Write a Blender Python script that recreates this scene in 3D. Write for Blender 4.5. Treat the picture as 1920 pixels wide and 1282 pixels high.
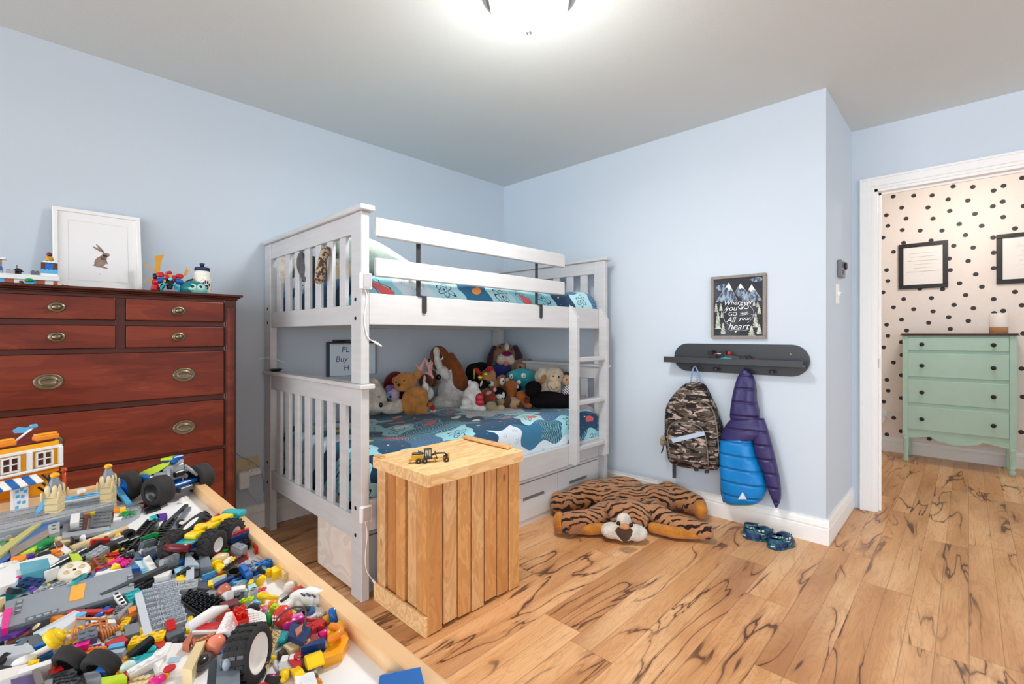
import bpy, bmesh, math, random
from mathutils import Vector, Matrix, Euler
for _o in list(bpy.data.objects): bpy.data.objects.remove(_o)
SC = bpy.context.scene
COL = SC.collection
PI = math.pi
R = math.radians
# ------------------------------------------------------------------ camera
_cd = bpy.data.cameras.new('camera'); CAM = bpy.data.objects.new('camera', _cd); COL.objects.link(CAM)
CAM.location = (-2.98, -2.975, 1.119); CAM.rotation_euler = (R(90), 0, R(-46))
_cd.sensor_fit = 'HORIZONTAL'; _cd.sensor_width = 36; _cd.lens = 885/1920*36
_cd.shift_y = -13/1920; _cd.clip_start = .02
SC.camera = CAM
# ------------------------------------------------------------------ light
SC.view_settings.view_transform = 'Standard'; SC.view_settings.look = 'None'
SC.view_settings.gamma = 1; SC.view_settings.exposure = 0.14; SC.view_settings.use_curve_mapping = False
SC.cycles.max_bounces = 10; SC.cycles.diffuse_bounces = 6
W = bpy.data.worlds.new('daylight'); SC.world = W; W.use_nodes = True
W.node_tree.nodes['Background'].inputs[0].default_value = (.92, .965, 1.03, 1)
_b = W.node_tree.nodes['Background']
# daylight comes in mostly from the side of the room opposite the door
_tc = W.node_tree.nodes.new('ShaderNodeTexCoord'); _sx = W.node_tree.nodes.new('ShaderNodeSeparateXYZ'); _mr = W.node_tree.nodes.new('ShaderNodeMapRange')
_mr.interpolation_type = 'SMOOTHSTEP'
for _i, _v in ((1, -.95), (2, .05), (3, 4.2), (4, .75)): _mr.inputs[_i].default_value = _v
W.node_tree.links.new(_tc.outputs['Generated'], _sx.inputs[0]); W.node_tree.links.new(_sx.outputs[0], _mr.inputs[0]); W.node_tree.links.new(_mr.outputs[0], _b.inputs[1])
def lamp(name, loc, power, radius, col=(1, .96, .9)):
    d = bpy.data.lights.new(name, 'POINT'); d.energy = power; d.shadow_soft_size = radius; d.color = col
    o = bpy.data.objects.new(name, d); o.location = loc; COL.objects.link(o); return o
LAMP_POS = (-1.652, -1.782, 2.27)
_ld = bpy.data.lights.new('bedroom_bulb', 'AREA'); _ld.shape = 'DISK'; _ld.size = .27; _ld.energy = 19; _ld.color = (1, .99, .97)
_lo = bpy.data.objects.new('bedroom_bulb', _ld); _lo.location = (LAMP_POS[0], LAMP_POS[1], 2.245); COL.objects.link(_lo)
lamp('bedroom_bulb_glow', (LAMP_POS[0], LAMP_POS[1], 2.05), 12, .14, (1, .99, .97))
lamp('hallway_bulb', (1.9, -3.0, 2.25), 21, .12, (1, .93, .86))
# ------------------------------------------------------------------ node expressions
def lin(c):
    return tuple(((v/255)/12.92 if v/255 <= .04045 else ((v/255+.055)/1.055)**2.4) for v in c)
class N:
    """a float socket (or number) in a material's node tree, with arithmetic"""
    nt = None
    def __init__(s, v): s.v = v
    @staticmethod
    def op(o, *a):
        n = N.nt.nodes.new('ShaderNodeMath'); n.operation = o
        for i, x in enumerate(a):
            x = x.v if isinstance(x, N) else x
            if isinstance(x, (int, float)): n.inputs[i].default_value = x
            else: N.nt.links.new(x, n.inputs[i])
        return N(n.outputs[0])
    def __add__(a, b): return N.op('ADD', a, b)
    __radd__ = __add__
    def __sub__(a, b): return N.op('SUBTRACT', a, b)
    def __rsub__(a, b): return N.op('SUBTRACT', b, a)
    def __mul__(a, b): return N.op('MULTIPLY', a, b)
    __rmul__ = __mul__
    def __truediv__(a, b): return N.op('DIVIDE', a, b)
    def __lt__(a, b): return N.op('LESS_THAN', a, b)
    def __gt__(a, b): return N.op('GREATER_THAN', a, b)
def fl(x): return N.op('FLOOR', x)
def fr(x): return N.op('FRACT', x)
def ab(x): return N.op('ABSOLUTE', x)
def sn(x): return N.op('SINE', x)
def mn(a, b): return N.op('MINIMUM', a, b)
def mx(a, b): return N.op('MAXIMUM', a, b)
def sq(x): return N.op('SQRT', x)
def at2(a, b): return N.op('ARCTAN2', a, b)
def sst(x, a, b):
    n = N.nt.nodes.new('ShaderNodeMapRange'); n.interpolation_type = 'SMOOTHSTEP'
    N.nt.links.new(x.v, n.inputs[0])
    for i, q in enumerate((a, b, 0, 1)): n.inputs[i+1].default_value = q
    return N(n.outputs[0])
def vec(x, y, z=0):
    n = N.nt.nodes.new('ShaderNodeCombineXYZ')
    for i, q in enumerate((x, y, z)):
        q = q.v if isinstance(q, N) else q
        if isinstance(q, (int, float)): n.inputs[i].default_value = q
        else: N.nt.links.new(q, n.inputs[i])
    return n.outputs[0]
def coords(kind='Object'):
    n = N.nt.nodes.new('ShaderNodeTexCoord'); s = N.nt.nodes.new('ShaderNodeSeparateXYZ')
    N.nt.links.new(n.outputs[kind], s.inputs[0]); return [N(q) for q in s.outputs]
def noise(x, y, z=0, scale=1, detail=3, rough=.5, dist=0):
    n = N.nt.nodes.new('ShaderNodeTexNoise'); N.nt.links.new(vec(x, y, z), n.inputs['Vector'])
    n.inputs['Scale'].default_value = scale; n.inputs['Detail'].default_value = detail
    n.inputs['Roughness'].default_value = rough; n.inputs['Distortion'].default_value = dist
    return N(n.outputs['Fac'])
def voro(x, y, z=0, scale=1, rnd=1):
    n = N.nt.nodes.new('ShaderNodeTexVoronoi'); N.nt.links.new(vec(x, y, z), n.inputs['Vector'])
    n.inputs['Scale'].default_value = scale; n.inputs['Randomness'].default_value = rnd
    return N(n.outputs['Distance']), n.outputs['Color']
def rnd(x, y, z=0):
    n = N.nt.nodes.new('ShaderNodeTexWhiteNoise'); n.noise_dimensions = '3D'
    N.nt.links.new(vec(x, y, z), n.inputs['Vector']); return N(n.outputs['Value'])
def objrnd():
    return N(N.nt.nodes.new('ShaderNodeObjectInfo').outputs['Random'])
def mixc(f, a, b):
    n = N.nt.nodes.new('ShaderNodeMix'); n.data_type = 'RGBA'
    f = f.v if isinstance(f, N) else f
    if isinstance(f, (int, float)): n.inputs[0].default_value = f
    else: N.nt.links.new(f, n.inputs[0])
    for i, q in ((6, a), (7, b)):
        if isinstance(q, tuple): n.inputs[i].default_value = lin(q) + (1,)
        else: N.nt.links.new(q, n.inputs[i])
    return n.outputs[2]
def ramp(f, stops, const=False):
    n = N.nt.nodes.new('ShaderNodeValToRGB'); N.nt.links.new(f.v, n.inputs[0])
    e = n.color_ramp.elements
    n.color_ramp.interpolation = 'CONSTANT' if const else 'LINEAR'
    while len(e) < len(stops): e.new(.5)
    for k, (p, c) in enumerate(stops): e[k].position = p; e[k].color = lin(c) + (1,)
    return n.outputs[0]
def mat(name, col=None, rough=.5, fn=None, metal=0, spec=.5, bump=0, coat=0, alpha=1, trans=0, sheen=0, emit=0, ior=1.45, sss=0):
    """fn() -> colour | (colour, height) | (colour, height, roughness)"""
    m = bpy.data.materials.new(name); m.use_nodes = True; N.nt = m.node_tree
    p = m.node_tree.nodes['Principled BSDF']; I = p.inputs
    I['Roughness'].default_value = rough; I['Metallic'].default_value = metal
    I['Specular IOR Level'].default_value = spec; I['Coat Weight'].default_value = coat; I['IOR'].default_value = ior
    I['Alpha'].default_value = alpha; I['Transmission Weight'].default_value = trans; I['Sheen Weight'].default_value = sheen
    if col: I['Base Color'].default_value = lin(col) + (1,); m.diffuse_color = lin(col) + (1,)
    if emit: I['Emission Color'].default_value = lin(col) + (1,); I['Emission Strength'].default_value = emit
    if fn:
        r = fn(); r = r if isinstance(r, tuple) else (r,)
        if r[0] is not None: N.nt.links.new(r[0], I['Base Color'])
        if len(r) > 1 and r[1] is not None:
            b = N.nt.nodes.new('ShaderNodeBump'); b.inputs['Strength'].default_value = 1; b.inputs['Distance'].default_value = bump or .002
            N.nt.links.new(r[1].v, b.inputs['Height']); N.nt.links.new(b.outputs[0], I['Normal'])
        if len(r) > 2: N.nt.links.new(r[2].v, I['Roughness'])
    return m
_PL = {}
def plain(col, rough=.45, vary=.06, **k):
    """a solid colour with a faint procedural mottling"""
    key = (col, rough, vary, tuple(sorted(k.items())))
    if key not in _PL:
        def f():
            x, y, z = coords()
            n = noise(x, y, z, scale=35, detail=2)
            return mixc(n, tuple(c*(1-vary) for c in col), tuple(min(255, c*(1+vary)) for c in col))
        _PL[key] = mat('plain_%d_%d_%d' % col, col, rough, f, **k)
    return _PL[key]
def plush(col, col2=None, scale=60, dist=.004):
    """short pile fabric"""
    key = ('plush', col, col2, scale)
    if key not in _PL:
        def f():
            x, y, z = coords()
            a = noise(x, y, z, scale=scale*4, detail=4, rough=.7); b = noise(x, y, z, scale=scale*.35, detail=2)
            c2 = col2 or tuple(c*.78 for c in col)
            return mixc(sst(a*.6+b*.4, .35, .65), c2, tuple(min(255, c*1.06) for c in col)), a*.7+b*.6
        _PL[key] = mat('plush_%d_%d_%d' % col, col, .95, f, bump=dist, spec=.1, sheen=.25)
    return _PL[key]
# ------------------------------------------------------------------ mesh helpers
class MB:
    """collects shapes into one mesh object"""
    def __init__(s): s.bm = bmesh.new(); s.mi = 0; s.mats = []
    def use(s, m):
        if m not in s.mats: s.mats.append(m)
        s.mi = s.mats.index(m); return s
    def _fin(s, faces, smooth):
        for f in faces: f.material_index = s.mi; f.smooth = smooth
    def obox(s, c, size, rot=None, bev=0, seg=1):
        m = Matrix.LocRotScale(Vector(c), rot if rot is not None else Euler((0, 0, 0)), Vector(size))
        r = bmesh.ops.create_cube(s.bm, size=1, matrix=m)
        vs = r['verts']; fs = set(f for v in vs for f in v.link_faces)
        if bev:
            es = list(set(e for v in vs for e in v.link_edges))
            q = bmesh.ops.bevel(s.bm, geom=es, offset=bev, segments=seg, affect='EDGES', profile=.6)
            fs = set(q['faces']) | set(f for v in q['verts'] if v.is_valid for f in v.link_faces)
        s._fin(fs, False); return s
    def box(s, x0, x1, y0, y1, z0, z1, bev=0, seg=1):
        return s.obox(((x0+x1)/2, (y0+y1)/2, (z0+z1)/2), (abs(x1-x0), abs(y1-y0), abs(z1-z0)), None, bev, seg)
    def poly(s, pts, smooth=False):
        f = s.bm.faces.new([s.bm.verts.new(p) for p in pts]); s._fin([f], smooth); return s
    def rings(s, rings, cap=True, smooth=True, close=True):
        """skin consecutive rings of equal point count"""
        V = [[s.bm.verts.new(p) for p in r] for r in rings]; n = len(V[0]); fs = []
        for a, b in zip(V, V[1:]):
            for i in range(n if close else n-1):
                j = (i+1) % n
                try: fs.append(s.bm.faces.new((a[i], a[j], b[j], b[i])))
                except ValueError: pass
        s._fin(fs, smooth)
        if cap:
            for r, d in ((V[0], -1), (V[-1], 1)):
                try: s._fin([s.bm.faces.new(r if d > 0 else r[::-1])], False)
                except ValueError: pass
        return s
    def tube(s, pts, r, n=8, cap=True, smooth=True):
        pts = [Vector(p) for p in pts]; rs = r if isinstance(r, (list, tuple)) else [r]*len(pts)
        out = []; up = None
        for i, p in enumerate(pts):
            t = (pts[min(i+1, len(pts)-1)]-pts[max(i-1, 0)]).normalized()
            if up is None: up = Vector((0, 0, 1)) if abs(t.z) < .9 else Vector((1, 0, 0))
            a = t.cross(up).normalized(); b = a.cross(t).normalized(); up = b
            out.append([p+a*math.cos(2*PI*k/n)*rs[i]+b*math.sin(2*PI*k/n)*rs[i] for k in range(n)])
        return s.rings(out, cap, smooth)
    def cyl(s, p0, p1, r0, r1=None, n=16, smooth=True): return s.tube([p0, p1], [r0, r0 if r1 is None else r1], n, True, smooth)
    def lathe(s, prof, c=(0, 0, 0), axis=(0, 0, 1), n=20, cap=True, smooth=True):
        q = Vector((0, 0, 1)).rotation_difference(Vector(axis)); c = Vector(c)
        return s.rings([[c+q @ Vector((r*math.cos(2*PI*k/n), r*math.sin(2*PI*k/n), z)) for k in range(n)] for r, z in prof], cap, smooth)
    def prism(s, poly, h0, h1, fn, smooth=False):
        """extrude a 2-D outline; fn(u, v, w) -> 3-D point"""
        return s.rings([[fn(u, v, h0) for u, v in poly], [fn(u, v, h1) for u, v in poly]], True, smooth)
    def ell(s, c, r, rot=None, u=16, v=10):
        m = Matrix.LocRotScale(Vector(c), rot if rot is not None else Euler((0, 0, 0)), Vector(r if isinstance(r, (tuple, list, Vector)) else (r, r, r)))
        q = bmesh.ops.create_uvsphere(s.bm, u_segments=u, v_segments=v, radius=1, matrix=m)
        s._fin(set(f for w in q['verts'] for f in w.link_faces), True); return s
    def grid(s, fn, nu, nv, smooth=True):
        V = [[s.bm.verts.new(fn(i/nu, j/nv)) for j in range(nv+1)] for i in range(nu+1)]
        s._fin([s.bm.faces.new((V[i][j], V[i+1][j], V[i+1][j+1], V[i][j+1])) for i in range(nu) for j in range(nv)], smooth); return s
    def build(s, name, m=None, parent=None, fix=True):
        if fix: bmesh.ops.recalc_face_normals(s.bm, faces=s.bm.faces)
        me = bpy.data.meshes.new(name); s.bm.to_mesh(me); s.bm.free()
        for q in (s.mats or [m]): me.materials.append(q)
        o = bpy.data.objects.new(name, me); COL.objects.link(o)
        if parent: o.parent = parent
        return o
def tag(o, label=None, cat=None, group=None, kind=None):
    for k, v in (('label', label), ('category', cat), ('group', group), ('kind', kind)):
        if v: o[k] = v
    return o
def thing(name, label, cat, loc=(0, 0, 0), rz=0, group=None):
    o = bpy.data.objects.new(name, None); COL.objects.link(o); o.empty_display_size = .05
    o.location = loc; o.rotation_euler = (0, 0, rz); return tag(o, label, cat, group)
def struct(name, mb, m, parent=None):
    o = mb.build(name, m, parent)
    if not parent: o['kind'] = 'structure'
    return o
def copy_tree(o, parent=None):
    c = o.copy(); COL.objects.link(c)
    if parent: c.parent = parent
    for ch in list(o.children): copy_tree(ch, c)
    return c
def blobs(name, shapes, m, parent=None, vox=.008, it=5, sub=False):
    """fuse ellipsoids / capsules into one continuous soft body. shapes: ('e', c, r[, rot]) or ('c', pts, radii)"""
    b = MB()
    for q in shapes:
        if q[0] == 'e': b.ell(q[1], q[2], q[3] if len(q) > 3 else None)
        else:
            pts = [Vector(p) for p in q[1]]; rr = q[2]
            b.tube(pts, rr, 12)
            b.ell(pts[0], rr[0], None, 12, 8); b.ell(pts[-1], rr[-1], None, 12, 8)
    o = b.build(name, m, parent)
    md = o.modifiers.new('fuse', 'REMESH'); md.mode = 'VOXEL'; md.voxel_size = vox; md.use_smooth_shade = True
    sm = o.modifiers.new('soften', 'SMOOTH'); sm.iterations = it; sm.factor = .5
    return o
def text(name, body, size, m, parent=None, loc=(0, 0, 0), rot=(0, 0, 0), align='CENTER', depth=.0004, shear=0):
    c = bpy.data.curves.new(name, 'FONT'); c.body = body; c.size = size; c.align_x = align; c.align_y = 'CENTER'
    c.extrude = depth; c.shear = shear; c.resolution_u = 3
    t = bpy.data.objects.new(name, c); COL.objects.link(t)
    bpy.context.view_layer.update()
    me = bpy.data.meshes.new_from_object(t); bpy.data.objects.remove(t); me.materials.clear(); me.materials.append(m)
    o = bpy.data.objects.new(name, me); COL.objects.link(o); o.location = loc; o.rotation_euler = rot
    if parent: o.parent = parent
    return o
def cat_curve(pts, n=6):
    """smooth path through points"""
    P = [Vector(p) for p in pts]; out = []
    for i in range(len(P)-1):
        a, b, c, d = P[max(i-1, 0)], P[i], P[i+1], P[min(i+2, len(P)-1)]
        for k in range(n):
            t = k/n
            out.append(.5*((2*b)+(c-a)*t+(2*a-5*b+4*c-d)*t*t+(3*b-a-3*c+d)*t**3))
    return out+[P[-1]]
# ================================================================== setting
def _wallc(): 
    x, y, z = coords(); n = noise(x, y, z, scale=260, detail=2); b = noise(x, y, z, scale=1.2, detail=2)
    return mixc(b, (194, 206, 217), (199, 210, 220)), n
M_WALL = mat('blue_wall_paint', (200, 211, 233), .85, _wallc, bump=.0004, spec=.12)
def _ceil():
    x, y, z = coords(); n = noise(x, y, z, scale=180, detail=3)
    return mixc(n, (205, 212, 212), (211, 218, 218)), n
M_CEIL = mat('ceiling_paint', (216, 214, 211), .8, _ceil, bump=.0006, spec=.2)
M_TRIM = plain((236, 236, 234), .35, .01)
def _floor():
    x, y, z = coords()
    w = .0876
    row = fl(y/w); pl = fl(y/(2*w)); L = 1.22; off = rnd(pl, 3.1)*L
    col = fl((x+off)/L); fx = (x+off)/L-col; fy = y/w-row
    r1 = rnd(pl, col, 1.7); r2 = rnd(pl, col, 5.3); r3 = rnd(row, col, 2.9)
    X = x+r1*13; Y = y+r2*7
    n1 = noise(X*1.3, Y*8, 0, 1, 3, .5, 1.3)
    ring = sst(ab(fr(n1*15)-.5), .26, .5)
    fine = noise(X*5, Y*150, 0, 1, 3, .6)
    n2 = noise(X*1.0, Y*6.2, 4.2, 1, 3, .45, 1.5)
    n3 = noise(X*1.3, Y*5, 9.1, 1, 2)
    zone = sst(n3, .42, .55)
    crack = (1-sst(ab(n2-.5), .004, .017))*zone
    kd, _ = voro(X*2.0, Y*5.0, r1*5, 1)
    knot = 1-sst(kd, .04, .16)
    base = ramp(noise(X*.8, Y*4.5, 2.2, 1, 3, .55, .8)*.85+r3*.15, [(.25, (180, 124, 76)), (.45, (214, 158, 106)), (.62, (232, 183, 133)), (.8, (240, 201, 156))])
    big = noise(X*.7, Y*2.6, 6.1, 1, 2)
    base = mixc(sst(big, .5, .72)*.55, base, (160, 104, 60))
    c = mixc(ring*.20, base, (150, 92, 48))
    c = mixc(sst(fine, .45, .75)*.32, c, (160, 104, 60))
    halo = (1-sst(ab(n2-.5), .0, .06))*zone
    c = mixc(halo*.5, c, (150, 94, 54))
    c = mixc(knot*.7, c, (112, 68, 40))
    c = mixc(crack*.85, c, (78, 46, 30))
    seam = mx(1-sst(mn(fy, 1-fy), .008, .022), 1-sst(mn(fx, 1-fx), .0006, .0018))
    c = mixc(seam*.42, c, (110, 68, 40))
    return c, (1-seam)*.6+fine*.15
M_FLOOR = mat('laminate_floor', (205, 150, 95), .34, _floor, bump=.0006, spec=.4)
struct('floor', MB().box(-6.5, 3.0, -6.5, .1, -.1, 0), M_FLOOR)
struct('ceiling', MB().box(-6.5, .77, -6.5, .1, 2.44, 2.54), M_CEIL)
struct('wall_left', MB().box(-6.5, .1, 0, .1, 0, 2.44), M_WALL)
struct('wall_right', MB().box(0, .1, -2.43, 0, 0, 2.44), M_WALL)
struct('wall_return', MB().box(.1, .87, -2.43, -2.33, 0, 2.44), M_WALL)
DX = .77; DY0, DY1 = -2.55, -3.36; DH = 2.04
wb = MB().box(DX, DX+.11, DY0, -2.43, 0, 2.44).box(DX, DX+.11, -6.5, DY1, 0, 2.44).box(DX, DX+.11, DY1, DY0, DH, 2.44)
struct('wall_doorway', wb, M_WALL)
# door casing: stepped moulding around the opening, plus the jamb lining
def casing(mb, y0, y1, z1, x, s, w=.075):
    for a, b, t in ((0, .018, .012), (.018, w-.014, .017), (w-.014, w, .02)):
        mb.box(x-s*t, x, y0+a, y0+b, 0, z1+b, .002)
        mb.box(x-s*t, x, y1-b, y1-a, 0, z1+b, .002)
        mb.box(x-s*t, x, y1-a, y0+a, z1+a, z1+b, .002)
cs = MB(); casing(cs, DY0, DY1, DH, DX, 1); casing(cs, DY0, DY1, DH, DX+.11, -1)
cs.box(DX-.002, DX+.112, DY0-.016, DY0, 0, DH).box(DX-.002, DX+.112, DY1, DY1+.016, 0, DH).box(DX-.002, DX+.112, DY1, DY0, DH-.016, DH)
cs.box(DX+.05, DX+.062, DY0-.028, DY0-.016, 0, DH-.016).box(DX+.05, DX+.062, DY1+.016, DY1+.028, 0, DH-.016).box(DX+.05, DX+.062, DY1+.016, DY0-.016, DH-.028, DH-.016)
trim = struct('trim_1', cs, M_TRIM)
M_NICKEL = plain((176, 172, 166), .3, .05, metal=1)
MB().box(DX+.02, DX+.045, DY0-.018, DY0-.0155, .91, .97, .001).build('strike_plate', M_NICKEL, trim)
# baseboards: stepped profile along a run
def baseboard(name, p0, p1, nrm, h=.135):
    p0 = Vector(p0); p1 = Vector(p1); n = Vector(nrm)
    prof = [(0, 0), (.016, 0), (.016, h*.60), (.0135, h*.63), (.0135, h*.66), (.016, h*.70), (.012, h*.86), (.006, h*.93), (.006, h), (0, h)]
    mb = MB().rings([[Vector((p.x, p.y, 0))+n*a+Vector((0, 0, b)) for a, b in prof] for p in (p0, p1)], True, False)
    return struct(name, mb, M_TRIM)
baseboard('baseboard_left', (-6.5, 0), (-.0, 0), (0, -1, 0))
baseboard('baseboard_right', (0, 0), (0, -2.43-.016), (-1, 0, 0))
baseboard('baseboard_return', (0, -2.43), (.77, -2.43), (0, -1, 0))
# hallway beyond the door
XH = 2.82
M_HALL = plain((240, 228, 220), .6, .015)
M_DOT = plain((52, 46, 44), .5, .05)
DOTS = [(2.347,2.404),(2.460,2.448),(2.610,2.425),(2.739,2.401),(2.880,2.453),(3.007,2.421),(3.135,2.361),(3.194,2.389),(3.303,2.432),(2.408,2.278),(2.523,2.329),(2.710,2.296),(2.847,2.343),(2.975,2.308),(3.130,2.227),(3.189,2.256),(3.311,2.195),(2.420,2.173),(2.555,2.220),(2.745,2.187),(2.858,2.237),(3.020,2.182),(3.192,2.124),(2.383,2.065),(2.527,2.116),(2.656,2.091),(2.806,2.068),(2.920,2.109),(3.062,2.070),(3.261,2.016),(2.347,1.873),(2.462,1.916),(2.537,1.993),(2.732,1.988),(2.884,1.919),(2.960,2.004),(3.009,1.887),(3.132,1.958),(3.135,1.827),(2.410,1.747),(2.861,1.704),(2.854,1.808),(2.977,1.773),(3.025,1.651),(3.135,1.694),(2.420,1.641),(2.922,1.580),(3.063,1.539),(2.654,1.550),(2.810,1.535),(3.261,1.482),(2.383,1.533),(2.537,1.460),(2.734,1.459),(2.961,1.473),(3.135,1.428),(3.010,1.355),(2.886,1.389),(3.300,1.368),(3.192,1.325),(2.347,1.343),(2.462,1.385),(2.610,1.361),(2.745,1.336),(2.851,1.280),(2.978,1.244),(3.138,1.307),(2.410,1.219),(2.522,1.266),(2.715,1.232),(2.861,1.174),(2.420,1.111),(2.559,1.162),(2.388,1.000),(2.520,1.051),(2.349,0.812),(2.462,0.856),(2.412,0.686),(2.422,0.582),(2.388,0.473),(2.464,0.325),(2.412,0.158),(2.520,0.736),(2.520,0.521),(2.518,0.204),(2.525,0.929),(2.322,0.385),(3.299,0.838),(3.306,0.603),(3.297,0.308),(3.308,1.132),(2.719,0.164),(2.865,0.119)]
random.seed(3)
for _k in range(26):                       # the pattern goes on past the door's edge
    DOTS.append((1.95+.35*random.random(), .2+.087*_k)); DOTS.append((3.36+.5*random.random(), .2+.087*_k))
wb = MB().use(M_HALL).box(XH, XH+.1, -5.5, -1.2, 0, 2.5).use(M_DOT)
for _y, _z in DOTS:
    wb.lathe([(.0185, 0), (.0185, .0006)], (XH, -_y, _z), (-1, 0, 0), 14, True, False)
struct('wall_hallway', wb, None)
struct('ceiling_hallway', MB().box(DX+.11, 3.0, -5.5, -1.2, 2.5, 2.6), M_CEIL)
struct('wall_hallway_end', MB().box(DX+.11, XH, -1.3, -1.2, 0, 2.5), M_HALL)
baseboard('baseboard_hallway', (XH, -1.3), (XH, -5.5), (-1, 0, 0), .14)
# small fittings of the return wall
M_GREY = plain((120, 122, 128), .4, .05); M_DARK = plain((34, 35, 38), .45, .1); M_WHITE = plain((238, 238, 236), .4, .01)
t = thing('thermostat', 'grey wall thermostat with a round dial above the light switch', 'thermostat', (.35, -2.43, 1.505))
MB().obox((0, -.012, 0), (.11, .024, .10), None, .004).build('body', M_GREY, t)
MB().lathe([(.022, 0), (.022, .008), (.018, .011)], (.035, -.024, .02), (0, -1, 0)).build('dial', M_DARK, t)
MB().obox((-.018, -.0245, .022), (.03, .002, .03), None, .0005).build('display', M_DARK, t)
MB().obox((-.018, -.0245, -.022), (.03, .002, .026), None, .0005).build('display', M_DARK, t)
t = thing('light_switch', 'white light switch on the grey-blue return wall under the thermostat', 'light switch', (.29, -2.43, 1.356))
MB().obox((0, -.003, 0), (.074, .006, .115), None, .002).build('cover_plate', M_WHITE, t)
MB().obox((0, -.010, .002), (.01, .016, .022), Euler((.4, 0, 0)), .001).build('toggle', M_WHITE, t)
# ceiling light
t = thing('ceiling_light', 'round flush ceiling light with a frosted glass bowl and nickel rim', 'ceiling light', (LAMP_POS[0], LAMP_POS[1], 2.44))
M_GLOW = mat('frosted_glass', (255, 250, 242), .4, emit=6)
MB().lathe([(.0, -.002), (.165, -.002), (.180, -.012), (.186, -.028), (.180, -.04), (.170, -.046), (.166, -.056), (.158, -.062), (.150, -.060)], n=48, cap=False).build('rim', M_NICKEL, t)
bowl = MB().lathe([(.150, -.060), (.147, -.085), (.137, -.112), (.118, -.136), (.09, -.154), (.055, -.166), (.02, -.171), (.0005, -.1715)], n=40, cap=False).build('glass_bowl', M_GLOW, t)
bowl.visible_shadow = True
MB().lathe([(.0005, -.168), (.008, -.170), (.014, -.176), (.010, -.184), (.004, -.190), (.0005, -.191)], n=16).build('finial', M_NICKEL, t)
# ------------------------------------------------------------------ hallway furniture
M_MINT = mat('mint_paint', (158, 200, 172), .5, lambda: mixc(noise(*coords(), scale=9, detail=4), (174, 206, 190), (188, 218, 202)), spec=.3)
M_WALNUT = mat('walnut', (72, 46, 34), .4, lambda: mixc(noise(coords()[0]*3, coords()[1]*14, coords()[2]*14, scale=3, detail=4), (52, 32, 24), (96, 62, 44)))
M_BLACK = plain((30, 28, 28), .4, .1)
t = thing('chest_of_drawers', 'mint green four-drawer chest with dark top against the polka dot wall', 'chest of drawers', (2.43, -2.905, 0))
X0, X1, A, B = 0, .37, .347, -.347      # local: x depth, y from +A (left in view) to -B
mb = MB().box(.004, X1, B+.004, A-.004, .255, 1.115, .002)
for s in (A-.02, B+.02):                     # corner stiles
    mb.box(-.006, .03, s-.02, s+.02, .23, 1.115, .003)
# shaped apron
ap = [(B+.04, .26)]+[(B+.04+i*(A-B-.08)/24, .232-.012*math.cos(i/24*4*PI) - (.022 if 6 < i < 18 else 0)) for i in range(25)]+[(A-.04, .26)]
mb.prism(ap, 0, .018, lambda u, v, w: (w, u, v))
mb.build('carcass', M_MINT, t)
MB().box(-.022, X1+.002, B-.016, A+.016, 1.115, 1.121, .002).box(-.016, X1, B-.01, A+.01, 1.121, 1.133, .003).build('top', M_WALNUT, t)
for z0, z1 in ((.985, 1.10), (.755, .963), (.527, .730), (.295, .501)):
    dr = MB().box(-.010, .01, B+.042, A-.038, z0+.003, z1-.003, .003).build('drawer', M_MINT, t)
    for ky in (.215, -.218):
        MB().lathe([(.006, 0), (.006, .012), (.016, .018), (.017, .023), (.011, .029), (.001, .031)], (-.010, ky, (z0+z1)/2-.004), (-1, 0, 0), 14).build('knob', M_BLACK, dr)
for ly in (A-.024, B+.024):
    MB().lathe([(.010, 0), (.018, .02), (.02, .035), (.012, .05), (.017, .06), (.017, .068), (.011, .075), (.016, .11), (.021, .16), (.019, .19), (.022, .2), (.02, .23)], (.014, ly, 0), n=16).build('leg', M_MINT, t)
    MB().box(X1-.04, X1-.002, ly-.02, ly+.02, 0, .26, .002).build('leg', M_MINT, t)
t = thing('ceramic_pot', 'white pot with a tan base on the mint chest of drawers', 'pot', (2.60, -3.157, 1.133))
MB().lathe([(.001, .001), (.054, .001), (.056, .004), (.056, .052)], n=28, cap=False).build('base_band', plain((190, 138, 94), .6, .08), t)
MB().lathe([(.056, .052), (.056, .158), (.052, .164), (.048, .164), (.047, .12), (.001, .12)], n=28, cap=False).build('body', plain((238, 228, 220), .5, .02), t)
def hall_frame(y0, y1, z0, z1, label):
    t = thing('picture_frame', label, 'framed print', (XH-.011, (y0+y1)/2, (z0+z1)/2), group=None)
    w, h = abs(y1-y0)/2, (z1-z0)/2; b = .036
    mb = MB()
    for a in ((-w, w, h-b, h), (-w, w, -h, -h+b)): mb.box(-.011, .0105, a[0], a[1], a[2], a[3], .002)
    for a in ((-w, -w+b), (w-b, w)): mb.box(-.011, .0105, a[0], a[1], -h+b, h-b, .002)
    mb.build('frame', M_BLACK, t)
    MB().box(-.003, .006, -w+b-.002, w-b+.002, -h+b-.002, h-b+.002).build('print', plain((240, 234, 228), .5, .01), t)
    return t, w, h
M_INK = plain((70, 66, 64), .6, .02); M_PALE = plain((168, 160, 152), .6, .02)
def scribble(t, dz, wd, am, mm):
    """a line of handwriting too small to read"""
    random.seed(int((dz+1)*1e4)); n = max(4, int(wd*2/.004))
    MB().tube([(-.0038, wd-2*wd*k/n, dz+(am*random.random() if k % 2 else -am*.2)) for k in range(n+1)], .0007, 4).build('lettering', mm, t)
t, w, h = hall_frame(-2.501, -2.848, 1.552, 1.975, 'black framed quote print on the dotted wall beside the doorway')
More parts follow.
